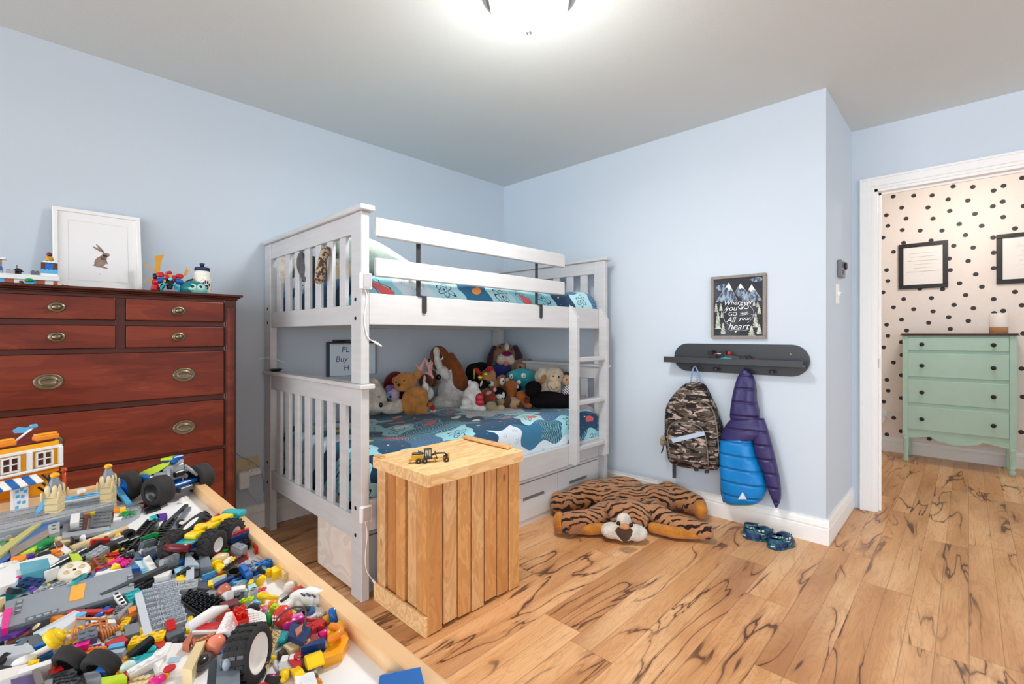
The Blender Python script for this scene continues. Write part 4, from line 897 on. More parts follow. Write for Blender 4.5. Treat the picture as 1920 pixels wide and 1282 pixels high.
hang('front_pocket', [sect((1268, 793), (1306, 797), .012, PX), sect((1255, 803), (1320, 810), .024, PX), sect((1252, 830), (1326, 838), .030, PX), sect((1256, 856), (1330, 868), .028, PX), sect((1268, 864), (1322, 874), .010, PX)], M_CAMO, bk)
o_ = Vector(bk.location)
MB().tube(cat_curve([AT(*p, x=PX-.022)-o_ for p in ((1257, 860), (1252, 825), (1253, 805), (1266, 792), (1300, 795), (1319, 808), (1325, 835), (1328, 872))], 5), .0035, 6).build('zip_piping', M_PIPE, bk)
MB().tube(cat_curve([AT(*p, x=BX-.055)-o_ for p in ((1258, 746), (1285, 744), (1318, 752), (1336, 768), (1344, 800), (1348, 850))], 5), .0035, 6).build('zip_piping', M_PIPE, bk)
q4 = [AT(*p, x=PX-.031)-o_ for p in ((1258, 822), (1320, 808), (1322, 816), (1262, 830))]
MB().rings([q4, [p+Vector((-.0015, 0, 0)) for p in q4]], True, False).build('reflective_strip', plain((176, 194, 214), .35, .03), bk)
MB().tube(cat_curve([AT(*p, x=-.07)-o_ for p in ((1295, 718), (1298, 700), (1301, 688), (1305, 689), (1310, 702), (1314, 720))], 5), .005, 8).build('hang_loop', M_LOOP, bk)
for a, b, w_ in (((1264.5, 866), (1264.5, 896), 3.4), ((1303, 872), (1306.5, 883), 4), ((1326, 876), (1325, 887), 4)):
    P = [AT(a[0]-w_, a[1], x=-.06)-o_, AT(a[0]+w_, a[1], x=-.06)-o_, AT(b[0]+w_, b[1], x=-.06)-o_, AT(b[0]-w_, b[1], x=-.06)-o_]
    MB().rings([P, [p+Vector((-.003, 0, 0)) for p in P]], True, False).build('strap_end', M_WEB, bk)
MB().tube(cat_curve([AT(*p, x=-.02)-o_ for p in ((1340, 770), (1352, 800), (1356, 835), (1349, 868))], 5), .012, 8).build('shoulder_strap', M_WEB, bk)
pc = thing('pouch_keychain', 'small khaki zip pouch dangling from the side of the backpack', 'pouch', tuple(AT(1244, 826, x=-.10)), R(-46))
blobs('pouch', [('e', (0, 0, 0), (.024, .018, .036), Euler((0, R(12), 0)))], plain((150, 138, 116), .8, .06), pc, .004)
MB().tube([(-.020, -.012, .010), (0, -.019, .004), (.02, -.012, .006)], .0022, 6).build('zipper', plain((70, 110, 100), .6, .05), pc)
MB().tube([(.002, -.004, .034), (.012, 0, .06), (.02, 0, .085)], .0018, 6).build('cord_loop', M_WEB, pc)
MB().tube([(-.004, -.01, -.03), (-.006, -.01, -.05), (-.016, -.008, -.078)], [.003, .004, .004], 6).build('tassel', BKP, pc)
# puffer jacket
def _puff(c1, c2):
    def f():
        x, y, z = coords(); k = fr(z*13+noise(x*3, y*3, z, 1, 1)*.4); q = 1-sst(mn(k, 1-k), 0, .16)
        return mixc(q*.45, c1, c2), (1-q)*1.0+noise(x, y, z, 30, 3)*.5
    return f
M_NAVY = mat('navy_nylon', None, .38, _puff((52, 46, 96), (34, 30, 66)), bump=.006, spec=.4)
M_BLUE = mat('bright_blue_nylon', None, .36, _puff((14, 124, 196), (8, 92, 156)), bump=.006, spec=.4)
jk = thing('puffer_jacket', 'child size navy and bright blue puffer jacket hanging by its hood', 'jacket', (0, -2.045, .905))
JX = -.082
fd = lambda t: .020*abs(math.sin(PI*(t*2-.5)))**6 if t > .5 else -.016*math.exp(-((t-.25)/.03)**2)*-1
hang('hood', [sect((1393, 693), (1400, 693), .012, JX), sect((1384, 706), (1413, 707), .030, JX), sect((1377, 728), (1416, 728), .040, JX, fold=fd), sect((1372, 756), (1417, 752), .05, JX, fold=fd), sect((1370, 780), (1424, 776), .055, JX), sect((1373, 788), (1420, 786), .045, JX)], M_NAVY, jk)
hang('yoke', [sect((1374, 782), (1422, 780), .04, JX), sect((1362, 796), (1434, 796), .055, JX), sect((1354, 812), (1437, 812), .062, JX), sect((1352, 823), (1420, 824), .064, JX)], M_NAVY, jk)
fb = lambda t: .008*math.sin(8*PI*t+1)
hang('torso', [sect((1352, 823), (1412, 822), .066, JX), sect((1351, 850), (1418, 850), .068, JX, fold=fb), sect((1352, 885), (1430, 885), .07, JX, fold=fb), sect((1354, 915), (1437, 915), .068, JX), sect((1357, 934), (1431, 934), .06, JX), sect((1364, 943), (1422, 943), .045, JX)], M_BLUE, jk)
hang('hem_lining', [sect((1364, 942), (1423, 942), .045, JX), sect((1369, 945.5), (1414, 945.5), .032, JX)], plain((176, 190, 60), .6, .05), jk, 1)
hang('sleeve', [sect((1414, 786), (1432, 784), .02, JX-.01), sect((1412, 812), (1440, 808), .035, JX-.01), sect((1417, 850), (1450, 845), .038, JX-.005), sect((1432, 885), (1458, 880), .036, JX), sect((1440, 915), (1463, 908), .034, JX), sect((1449, 938), (1464, 934), .026, JX), sect((1454, 951), (1458, 951), .008, JX)], M_NAVY, jk)
hang('sleeve', [sect((1351, 830), (1362, 830), .02, -.03), sect((1351, 880), (1366, 880), .024, -.03), sect((1352, 920), (1366, 920), .022, -.03), sect((1356, 941), (1364, 941), .012, -.03)], M_NAVY, jk)
o_ = Vector(jk.location)
P = [AT(*p, x=JX-.072)-o_ for p in ((1384, 935.5), (1400, 935.5), (1392.5, 922))]
MB().rings([P, [p+Vector((-.002, 0, 0)) for p in P]], True, False).build('reflective_triangle', plain((214, 220, 224), .3, .02), jk)
MB().tube([AT(1396, 697, x=-.05)-o_, AT(1397, 688, x=-.055)-o_, AT(1393, 697, x=-.05)-o_], .002, 6).build('hang_loop', M_NAVY, jk)
# clogs
def _clog():
    x, y, z = coords(); a = noise(x*26, y*26, z*40, 1, 2, .5, 1.5)
    c = mixc(sst(a, .50, .56), (30, 44, 88), (24, 104, 116)); return mixc(sst(a, .66, .69), c, (206, 216, 186))
M_CLOG = mat('swirled_foam', None, .35, _clog, spec=.5); M_INS = plain((22, 26, 44), .8, .1)
def clog(loc, rz, label):
    t = thing('clog', label, 'shoe', loc, rz, None)
    L, Wd = .088, .042         # half length, half width; toe at +x
    def width(u): return Wd*(.78+.22*math.sin(PI*(u*.8+.1)))*max(0, 1-abs(2*u-1)**4)**.5
    def outer(u, a):           # u along heel->toe, a around from right rim over the top to left rim
        x = -L+2*L*u; w = width(u); top = .056 if u < .45 else .056+.010*math.sin((u-.45)/.55*PI)-.03*((u-.45)/.55)**3
        return x, w, top
    up = MB()
    def surf(u, v):            # toe box: closed dome
        uu = .46+.54*u; x, w, top = outer(uu, 0); th = PI*v
        return Vector((x, w*math.cos(th)*1.02, .010+(top-.004)*max(0, math.sin(th))**.7*max(.25, 1-((uu-.46)/.54)**5)))
    up.grid(surf, 12, 14)
    for sgn, hgt in ((1, 0), ):
        def side(u, v):        # heel wall: open band around the heel
            th = PI*.5+PI*u; cx = -L*.18
            x = -L+.04+.0; k = u*2-1
            px = -L*.08-(L*.92)*math.cos(k*PI/2); py = Wd*.98*math.sin(k*PI/2)*1.0
            return Vector((px*(1-.06*v), py*(1-.10*v), .008+.046*v))
        up.grid(side, 18, 5)
    o = up.build('upper', M_CLOG, t, False); md = o.modifiers.new('thick', 'SOLIDIFY'); md.thickness = .005; md.offset = 0
    pr = [(-L+2*L*i/24, width(i/24)) for i in range(25)]; ol = pr+[(x, -w) for x, w in pr[::-1]][1:-1]
    MB().prism(ol, 0, .013, lambda a, b, c: (a*1.02, b*1.06, c)).build('sole', M_CLOG, t)
    MB().prism([(x*.92, w*.88) for x, w in ol], .013, .016, lambda a, b, c: (a, b, c)).build('insole', M_INS, t)
    MB().rings([[Vector((-L*.98*math.sin(k*PI/16)*1.0+.004, Wd*1.08*math.cos(k*PI/16), .058+.012*math.sin(k*PI/16)+dz)) for dz in (-.007, .007)] for k in range(17)], False, False, False).build('heel_strap', M_CLOG, t)
    for y in (-1, 1): MB().lathe([(.007, 0), (.006, .003), (.001, .004)], (.004, y*Wd*1.06, .058), (0, y, 0), 12).build('strap_rivet', plain((210, 216, 190), .4, .05), t)
    for i in range(3):
        for j in (-1, 0, 1): MB().ell((.03+i*.016, j*.014, .064-.004*i), (.003, .003, .004), None, 8, 6).build('vent', M_INS, t)
    return t
clog((-.165, -2.155, 0), R(-62), 'swirled blue clog, the far one of the pair by the baseboard')
clog((-.185, -2.262, 0), R(-22), 'swirled blue clog, the near one with its strap turned outward')
# ================================================================== cherry chest and the things on it
def _cherry():
    x, y, z = coords(); r = objrnd()
    n = noise(x*1.6+r*5, y*8, z*9+r*3, 1.6, 4, .55, .7); g = sst(fr(n*9), .2, .7); f = noise(x*7, y*60, z*150, 1, 3, .6)
    c = ramp(n, [(.25, (80, 27, 14)), (.5, (114, 43, 23)), (.75, (136, 60, 34))])
    c = mixc(g*.22, c, (74, 22, 12)); return mixc(sst(f, .45, .8)*.3, c, (66, 20, 12))
M_CHERRY = mat('cherry_wood', None, .33, _cherry, spec=.4, coat=.12)
M_CHERD = mat('dark_cherry_wood', None, .33, lambda: mixc(noise(coords()[0]*3, coords()[1]*20, coords()[2]*20, 1.5, 3), (52, 20, 14), (84, 36, 24)), spec=.4, coat=.12)
M_BRASS = plain((128, 118, 98), .3, .12, metal=.9)
ch = thing('chest_of_drawers', 'tall reddish cherry chest of drawers against the left wall', 'chest of drawers', (-2.70, -.235, 0))
HOx = -2.70
def dz(name, mb, m, par=None): mb.bm.transform(Matrix.Translation((2.70, .235, 0))); return mb.build(name, m, par or ch)
XR, XL = -2.27, -3.13; YF = -.45
dz('carcass', MB().box(XL+.004, XR-.004, YF+.012, -.022, .06, 1.285, .002), M_CHERRY)
fr_ = MB().box(XL, XL+.052, YF, YF+.02, .05, 1.285, .002).box(XR-.052, XR, YF, YF+.02, .05, 1.285, .002)
for z0, z1 in ((1.272, 1.287), (1.158, 1.180), (1.045, 1.065), (.818, .842), (.587, .600), (.345, .36), (.05, .12)): fr_.box(XL+.05, XR-.05, YF+.002, YF+.02, z0, z1, .001)
fr_.box(-2.716, -2.684, YF+.001, YF+.02, 1.065, 1.272, .001)
dz('face_frame', fr_, M_CHERD)
for s in (XL+.026, XR-.026):
    dz('pilaster', MB().box(s-.017, s+.017, YF-.004, YF+.002, .10, 1.25, .002).box(s-.008, s+.008, YF-.007, YF-.003, .11, 1.24, .002), M_CHERRY)
tp_ = MB()
for z0, z1, e in ((1.284, 1.292, .006), (1.292, 1.299, .014), (1.299, 1.310, .024)): tp_.box(XL-e, XR+e, YF-e, -.012, z0, z1, .003)
dz('top', tp_, M_CHERD)
def drawer(x0, x1, z0, z1):
    mb = MB().box(x0, x1, YF-.008, YF+.01, z0, z1, .004, 2)
    d = dz('drawer', mb, M_CHERRY)
    return d
def knob(x, z, d):
    dz('knob', MB().lathe([(.020, 0), (.022, .002), (.020, .004), (.015, .004), (.013, .010), (.015, .016), (.012, .022), (.005, .025), (.001, .0255)], (0, 0, 0), (0, -1, 0), 22), M_BRASS, None) if 0 else None
    m = MB().lathe([(.020, 0), (.023, .002), (.021, .005), (.016, .004), (.011, .006), (.012, .014), (.0145, .018), (.011, .024), (.005, .027), (.001, .0275)], (0, 0, 0), (0, -1, 0), 22)
    m.bm.transform(Matrix.Translation((x, YF-.008, z)) @ Matrix.Scale(1.12, 4, (1, 0, 0)) @ Matrix.Scale(.85, 4, (0, 0, 1))); dz('knob', m, M_BRASS, d)
def bail(x, z, d):
    m = MB().lathe([(.040, 0), (.043, .002), (.041, .005), (.034, .0035), (.031, .002), (.026, .004), (.023, .0055), (.019, .004), (.016, .003), (.001, .003)], (0, 0, 0), (0, -1, 0), 30)
    m.bm.transform(Matrix.Scale(.72, 4, (0, 0, 1)))
    m.tube([Vector((.024*math.cos(t), -.009-.006*max(0, -math.sin(t)), .013*math.sin(t))) for t in [k*PI/12 for k in range(25)]], .0032, 8)
    m.ell((.036, -.006, .0), (.004, .006, .004), None, 8, 6).ell((-.036, -.006, .0), (.004, .006, .004), None, 8, 6)
    m.bm.transform(Matrix.Translation((x, YF-.008, z))); dz('bail_pull', m, M_BRASS, d)
for x0, x1, kx in ((-2.683, -2.324, -2.502), (-3.076, -2.717, -2.891)):
    for z0, z1 in ((1.181, 1.271), (1.066, 1.157)): knob(kx, (z0+z1)/2, drawer(x0, x1, z0, z1))
for z0, z1 in ((.843, 1.044), (.601, .817), (.361, .586), (.121, .344)):
    d = drawer(-3.076, -2.324, z0, z1)
    for x in (-2.481, -2.913): bail(x, (z0+z1)/2-.002, d)
for x in (XL+.04, XR-.04):
    for y in (YF+.04, -.07): dz('foot', MB().lathe([(.028, 0), (.034, .02), (.034, .045), (.028, .06)], (x, y, 0), n=14), M_CHERD)
# leaning rabbit picture
ft = thing('rabbit_picture', 'white framed print of a brown rabbit leaning on the wall', 'framed print', (-2.735, -.105, 1.3105))
ft.rotation_euler = (-math.atan2(.075, .385), 0, 0)
W2, H2, b_ = .155, .39, .0165
mb = MB().box(-W2, W2, -.0135, .0065, 0, b_, .0015).box(-W2, W2, -.0135, .0065, H2-b_, H2, .0015).box(-W2, -W2+b_, -.0135, .0065, b_, H2-b_, .0015).box(W2-b_, W2, -.0135, .0065, b_, H2-b_, .0015)
mb.build('frame', M_WHITE, ft)
MB().box(-W2+b_-.001, W2-b_+.001, -.004, .005, b_-.001, H2-b_+.001).build('mat_board', plain((236, 236, 236), .6, .005), ft)
wi, hi0, hi1 = .105, .055, .335; M_LINE = plain((206, 206, 208), .6, .01)
mb = MB()
for q in ((-wi, wi, hi0, hi0+.0012), (-wi, wi, hi1, hi1+.0012)): mb.box(q[0], q[1], -.0048, -.0038, q[2], q[3])
for q in ((-wi, -wi+.0012), (wi-.0012, wi)): mb.box(q[0], q[1], -.0048, -.0038, hi0, hi1)
mb.build('window_line', M_LINE, ft)
M_RAB = mat('rabbit_wash', None, .8, lambda: mixc(noise(coords()[0]*60, coords()[1], coords()[2]*60, 1, 4), (122, 98, 88), (176, 152, 140)))
def rab(name, pts, m=M_RAB): MB().rings([[Vector((x, -.0046, z)) for x, z in pts], [Vector((x, -.0041, z)) for x, z in pts]], True, False).build(name, m, ft)
def ov(c, a, b, t, n=14): return [(c[0]+a*math.cos(k*2*PI/n)*math.cos(t)-b*math.sin(k*2*PI/n)*math.sin(t), c[1]+a*math.cos(k*2*PI/n)*math.sin(t)+b*math.sin(k*2*PI/n)*math.cos(t)) for k in range(n)]
bz = .150
rab('rabbit', ov((.004, bz), .020, .030, -.45)+[]); rab('rabbit', ov((.024, bz+.036), .014, .010, .1)); rab('rabbit', ov((.016, bz+.024), .012, .016, -.5))
rab('rabbit', ov((-.002, bz+.058), .024, .005, -.55)); rab('rabbit', ov((.004, bz+.064), .024, .0045, -.95)); rab('rabbit', ov((-.016, bz-.018), .006, .004, .5)); rab('rabbit', ov((.016, bz-.026), .014, .0035, -.2)); rab('rabbit', ov((.024, bz+.004), .003, .014, .3))
MB().box(-.0015, .0015, -.0048, -.0041, bz-.062, bz-.057).build('signature', M_PALE, ft)
# teal owl bank
ow = thing('owl_figurine', 'round teal owl figurine beside the white bottle', 'owl figurine', (-2.402, -.25, 1.3102), R(-18))
OT = mat('teal_stripes', None, .35, lambda: mixc(fr(coords()[2]*160+coords()[0]*60) < .4, (20, 110, 118), (32, 138, 142)))
MB().ell((0, 0, .034), (.056, .044, .040), None, 28, 18).build('body', OT, ow)
MB().ell((.020, -.014, .026), (.040, .036, .026), None, 24, 14).build('belly', plain((116, 202, 192), .4, .06), ow)
for s in (-1, 1):
    MB().lathe([(.0185, 0), (.018, .002), (.001, .003)], (.018+s*.018, -.041+abs(s-1)*0, .040), (.25*s+.1, -1, .35), 20).build('eye_disc', plain((168, 222, 214), .4, .03), ow)
    MB().ell((.018+s*.016, -.0435, .041), (.007, .003, .008), None, 12, 8).build('eye', EYE, ow)
MB().lathe([(.005, 0), (.001, .012)], (.019, -.046, .034), (0, -.6, -.8), 10).build('beak', plain((236, 140, 84), .4, .04), ow)
# sports bottle
bo = thing('water_bottle', 'white squeeze bottle with a navy cap and blue paw print', 'bottle', (-2.358, -.22, 1.3102))
MB().lathe([(.001, 0), (.036, .001), (.039, .006), (.039, .085), (.037, .094), (.0355, .100), (.037, .106), (.036, .118), (.030, .126), (.029, .130)], n=32, cap=False).build('body', plain((238, 234, 220), .35, .015), bo)
M_NVY = plain((34, 40, 84), .4, .06)
MB().lathe([(.031, .128), (.033, .129), (.033, .142), (.030, .146), (.012, .148), (.010, .150)], n=32).lathe([(.009, .148), (.009, .158), (.011, .160), (.011, .166), (.006, .168)], n=16).build('cap', M_NVY, bo)
def onb(a, z, d=.0006): return Vector(((.039+d)*math.sin(a), -(.039+d)*math.cos(a), z))
a0 = .25
for c, ra, rz in (((0, .045), .26, .013), ((-.34, .062), .11, .008), ((-.12, .071), .10, .009), ((.14, .070), .10, .009), ((.36, .059), .10, .008)):
    MB().rings([[onb(a0+c[0]+ra*math.cos(t*PI/8), c[1]+rz*math.sin(t*PI/8), d) for t in range(16)] for d in (.0, .0008)], True, False).build('paw_print', M_NVY, bo)
for k in range(22):
    t = PI*.15+k*PI*1.7/21+PI*.5
    MB().rings([[onb(a0+.82*math.cos(t+e), .052+.034*math.sin(t+e)+f, d) for e, f in ((-.03, -.001), (.03, -.001), (.03, .0022), (-.03, .0022))] for d in (0, .0007)], True, False).build('ring_lettering', M_NVY, bo) if k % 7 != 6 else None
# ---------------------------------------------------------------- brick-built toys (shared helpers)
ST = .008; PH = .0032; BH = .0096
def P(c, rough=.22): return plain(c, rough, .03, spec=.55)
LG = P((158, 164, 170)); DG = P((92, 100, 108)); LBK = P((30, 31, 33)); LW = P((238, 238, 236)); LR = P((196, 30, 34)); LY = P((250, 208, 20)); LB = P((20, 98, 178)); LDB = P((26, 54, 104))
LT = P((222, 200, 152)); LO = P((240, 138, 30)); LBR = P((92, 44, 28)); LGR = P((20, 140, 66)); LIM = P((188, 214, 40)); LAZ = P((92, 176, 226)); LPU = P((98, 62, 158)); LPK = P((228, 30, 140)); LTL = P((40, 174, 182)); LDR = P((110, 30, 36)); LNO = P((210, 140, 86)); LYO = P((250, 172, 34))
def brick(mb, x, y, z, nx, ny, h=3, studs=True, m=None):
    """nx by ny studs with its corner at (x,y,z); h in plate heights"""
    if m: mb.use(m)
    H = h*PH; mb.box(x+.0001, x+nx*ST-.0001, y+.0001, y+ny*ST-.0001, z, z+H-.0001, .0003)
    if studs:
        for i in range(nx):
            for j in range(ny): mb.cyl((x+(i+.5)*ST, y+(j+.5)*ST, z+H-.0002), (x+(i+.5)*ST, y+(j+.5)*ST, z+H+.0016), .0024, n=8)
    return mb
# snowy fort on the chest
fo = thing('brick_fort', 'white toy brick fort with blue towers on the cherry chest', 'toy fort', (-2.985, -.25, 1.3102), R(-4)); fo.scale = (1.55,)*3
LBRK = P((176, 84, 40)); 
mb = MB()
for i, (m, w) in enumerate(((LW, 2), (LAZ, 1), (LBRK, 2), (LW, 3), (LAZ, 2), (LBRK, 2), (LW, 2), (LBRK, 1))):
    x = -.052+sum((2, 1, 2, 3, 2, 2, 2, 1)[:i])*ST
    for r in range(2): brick(mb, x, -.02, r*BH, w, 2, 3, False, m)
mb.build('wall_course', None, fo)
mb = MB()
brick(mb, -.056, -.024, 2*BH, 16, 4, 3, True, LW); brick(mb, -.056, -.024, 3*BH, 16, 1, 1, False, LW)
mb.build('parapet', None, fo)
mb = brick(brick(brick(MB(), .036, -.02, 3*BH, 4, 4, 3, False, LW), .036, -.02, 4*BH, 4, 4, 3, True, LAZ), .044, -.012, 5*BH, 2, 2, 6, False, LB)
for s in (.036, .06): brick(mb, s, -.012, 5*BH, 1, 1, 6, False, LBR)
brick(mb, .040, -.018, 7*BH, 3, 3, 1, True, LW); mb.build('corner_tower', None, fo)
MB().use(P((196, 148, 40))).lathe([(.008, 0), (.009, .006), (.006, .012), (.001, .013)], (.052, -.006, 7*BH+PH+.0016), n=12).use(LDR).ell((.052, -.006, 7*BH+PH+.019), .006, None, 10, 8).build('roof_figure', None, fo)
mb = brick(brick(brick(MB(), -.056, -.02, 3*BH, 3, 3, 3, False, LG), -.056, -.02, 4*BH, 3, 3, 3, True, LB), -.05, -.014, 5*BH, 2, 2, 6, False, P((150, 120, 96)))
brick(mb, -.058, -.022, 7*BH, 4, 3, 1, True, LW); brick(mb, -.052, -.016, 7*BH+PH, 2, 2, 3, True, LW); mb.build('side_tower', None, fo)
MB().use(LBK).ell((-.006, 0, 3*BH+PH+.010), (.008, .008, .007), None, 12, 8).lathe([(.011, 0), (.010, .002)], (-.006, 0, 3*BH+PH+.008), n=14).tube([(-.008, 0, 3*BH+.018), (-.008, 0, 3*BH+.028)], .0008, 6).box(-.011, 0, -.005, .005, 3*BH+.001, 3*BH+.010).build('helmet_figure', None, fo)
mb = brick(MB(), -.026, -.022, 3*BH+PH, 2, 1, 3, True, LG); brick(mb, .018, -.022, 3*BH+PH, 2, 1, 3, True, DG); mb.build('battlement', None, fo)
MB().use(LBR).lathe([(.005, 0), (.004, .012), (.003, .014)], (.002, -.034, 0), n=8).use(LGR).ell((.016, -.032, .016), (.009, .006, .006), None, 8, 5).use(LAZ).box(.009, .024, -.036, -.028, 0, .011).build('garden_bits', None, fo)
mb = brick(brick(MB(), .074, -.016, 0, 2, 2, 3, True, LBRK), .088, -.020, 0, 2, 3, 2, True, P((214, 92, 34))); mb.build('step_bricks', None, fo)
# winged robot
ro = thing('toy_robot', 'red and blue winged toy robot with a gold blade raised', 'toy robot', (-2.495, -.235, 1.3102)); ro.scale = (1.22,)*3
GD = P((206, 150, 48)); RD = plain((186, 24, 30), .18, .12, spec=.7); BL = plain((22, 88, 166), .2, .1, spec=.6); GUN = plain((40, 42, 52), .3, .1, metal=.5)
def rp(name, mb, m): mb.bm.transform(Matrix.Scale(.92, 4)); return mb.build(name, m, ro)
for s in (-1, 1):
    rp('leg', MB().obox((s*.030, .0, .016), (.016, .022, .032), Euler((0, s*.25, 0)), .003).obox((s*.036, -.006, .005), (.022, .034, .010), None, .003).obox((s*.024, 0, .036), (.014, .018, .02), Euler((0, -s*.3, 0)), .003), LAZ if s > 0 else GUN)
    rp('thigh_arc', MB().tube([(s*.030, -.012, .012), (s*.032, -.014, .026), (s*.022, -.014, .040), (s*.010, -.012, .046)], .0045, 8), LTL)
    rp('shoulder', MB().ell((s*.034, -.004, .058), (.020, .018, .012), Euler((0, s*.4, 0)), 14, 8).ell((s*.050, -.006, .050), (.010, .010, .008), None, 10, 6), BL)
    rp('shoulder_plate', MB().obox((s*.034, -.006, .082), (.026, .022, .020), Euler((0, s*.2, 0)), .005), RD)
rp('waist', MB().obox((0, 0, .050), (.032, .024, .028), None, .006).obox((0, 0, .034), (.02, .02, .02), None, .004), GUN)
rp('chest', MB().obox((0, -.004, .074), (.046, .026, .020), None, .005).obox((-.008, -.008, .092), (.016, .016, .012), None, .003).ell((.0, -.006, .094), .008, None, 10, 8), RD)
rp('core_lamp', MB().lathe([(.008, 0), (.007, .004), (.001, .005)], (0, -.018, .066), (0, -1, 0), 16), plain((120, 206, 236), .15, .03))
rp('chest_trim', MB().obox((0, -.018, .080), (.012, .006, .012), Euler((0, PI/4, 0)), .001).obox((-.02, -.016, .056), (.008, .006, .012), None, .001), GD)
rp('gun_arm', MB().obox((-.052, -.004, .028), (.026, .024, .036), Euler((0, .2, 0)), .008).ell((-.050, -.006, .050), (.013, .013, .014), None, 12, 8).obox((-.048, 0, .006), (.024, .022, .012), None, .004), RD)
rp('hand', MB().tube([(.056, -.006, .056), (.070, -.010, .066), (.082, -.012, .074)], [.006, .005, .003], 8).tube([(-.05, -.004, .06), (-.052, -.004, .086)], .007, 8), GUN)
rp('blade', MB().prism([(-.052, .088), (-.034, .088), (-.032, .120), (-.026, .150), (-.018, .170), (-.052, .158), (-.050, .135)], -.002, .004, lambda a, b, c: (a, c, b)), GD)
for pts in ([(-.058, .092), (-.090, .128), (-.078, .122), (-.068, .112)], [(-.060, .060), (-.094, .040), (-.080, .056), (-.064, .066)], [(.050, .088), (.064, .134), (.062, .110), (.072, .116), (.058, .086)], [(.068, .062), (.094, .082), (.082, .064)]):
    rp('wing_blade', MB().prism(pts, -.001, .003, lambda a, b, c: (a, c, b)), GD)
# ================================================================== play table and its toy bricks
TZ = .769
tb = thing('play_table', 'low-rimmed maple play table with a white top covered in toy bricks', 'table', (-3.3, -2.15, 0))
def tp_(name, mb, m): mb.bm.transform(Matrix.Translation((3.3, 2.15, 0))); return mb.build(name, m, tb)
M_MAPLE = mat('maple_rim', None, .38, lambda: mixc(sst(noise(coords()[0]*4, coords()[1]*4, coords()[2]*70, 1, 3), .35, .7), (226, 180, 128), (240, 204, 158)))
TX0, TX1, TY0, TY1 = -3.90, -2.699, -2.70, -1.595
tp_('rim', MB().box(TX1-.02, TX1, TY0, TY1, .69, .79, .003, 2), M_MAPLE)
tp_('rim', MB().box(TX0, TX1-.02, TY1-.02, TY1, .69, .79, .003, 2), M_MAPLE)
tp_('rim', MB().box(TX0, TX0+.02, TY0, TY1-.02, .69, .79, .003, 2), M_MAPLE)
tp_('rim', MB().box(TX0+.02, TX1-.02, TY0, TY0+.02, .69, .79, .003, 2), M_MAPLE)
tp_('top', MB().box(TX0+.02, TX1-.02, TY0+.02, TY1-.02, .745, TZ), plain((240, 241, 242), .35, .008))
for x in (TX0+.05, TX1-.05):
    for y in (TY0+.05, TY1-.05): tp_('leg', MB().box(x-.03, x+.03, y-.03, y+.03, 0, .745, .003), M_MAPLE)
def pos(px, py, lift=0): return AT(px, py, z=TZ+lift)
LOOSE = 'loose toy bricks on the play table'; LM = []; USED = set(); HULL = []
PIECE = set('arm head tyre wheel panel seat leaf hinge beam wall roof frame block bracket hat ring cup crate bin'.split())
def hull(P):
    P = sorted(set((round(p[0], 5), round(p[1], 5)) for p in P))
    def half(Q):
        h = []
        for p in Q:
            while len(h) > 1 and (h[-1][0]-h[-2][0])*(p[1]-h[-2][1])-(h[-1][1]-h[-2][1])*(p[0]-h[-2][0]) <= 0: h.pop()
            h.append(p)
        return h[:-1]
    return half(P)+half(P[::-1])
def inhull(h, x, y, pad=.003):
    n = len(h)
    for i in range(n):
        (a, b), (c, d) = h[i-1], h[i]; l = math.hypot(c-a, d-b) or 1
        if ((c-a)*(y-b)-(d-b)*(x-a))/l < -pad: return False
    return n > 2
def place(name, mb, label, cat, m=None, group=None, lm=None, fix=True):
    """link a world-built piece as one thing with its origin at its own centre"""
    vs = [v.co for v in mb.bm.verts]; c = Vector((sum(v.x for v in vs)/len(vs), sum(v.y for v in vs)/len(vs), min(v.z for v in vs)))
    w_ = name.split('_')
    w_[-1] = {'beam': 'girder', 'wall': 'rampart', 'roof': 'canopy'}.get(w_[-1], w_[-1]); name = '_'.join(w_)
    if w_[-1] in PIECE: name = '_'.join(w_[1:] if w_[0] == 'toy' else w_)+'_piece'
    if group != LOOSE: HULL.append(hull([(v.x, v.y) for v in vs]))
    mb.bm.transform(Matrix.Translation(-c)); o = mb.build(name, m, None, fix); o.location = c; tag(o, label, cat, group)
    USED.add(label)
    if lm: LM.append((lm, c))
    return o
def root(name, label, cat, p, lm=None, rz=0):
    t = thing(name, label, cat, p, rz); USED.add(label)
    if lm: LM.append((lm, Vector(p)))
    return t
def frame(p, q, lift=0):
    """matrix whose x runs from table point p to q, origin at p"""
    a, b = pos(*p, lift), pos(*q, lift); d = b-a; return Matrix.Translation(a) @ Matrix.Rotation(math.atan2(d.y, d.x), 4, 'Z'), d.length
def B4(c, u, v, z):
    P = [pos(*k, z) for k in c]; return (P[0]*(1-u)+P[1]*u)*(1-v)+(P[3]*(1-u)+P[2]*u)*v
def slabq(mb, c, z0, z1, m=None):
    if m: mb.use(m)
    b = [pos(*k, z1) for k in c]
    return mb.rings([[Vector((p.x, p.y, TZ+z0)) for p in b], b], True, False)
def gridq(mb, c, nu, nv, z, r, h, m=None, hollow=False, n=8):
    if m: mb.use(m)
    for i in range(nu):
        for j in range(nv):
            p = B4(c, (i+.5)/nu, (j+.5)/nv, z)
            if hollow: mb.lathe([(r, 0), (r, h), (r*.7, h), (r*.7, .0003)], p, (0, 0, 1), n, False, False)
            else: mb.lathe([(r, -.0002), (r, h)], p, (0, 0, 1), n)
    return mb
def sub(parent, name, mb, m=None, fix=True):
    """mesh given in world space, attached as a part"""
    HULL.append(hull([(v.co.x, v.co.y) for v in mb.bm.verts]))
    mb.bm.transform(parent.matrix_basis.inverted()); return mb.build(name, m, parent, fix)
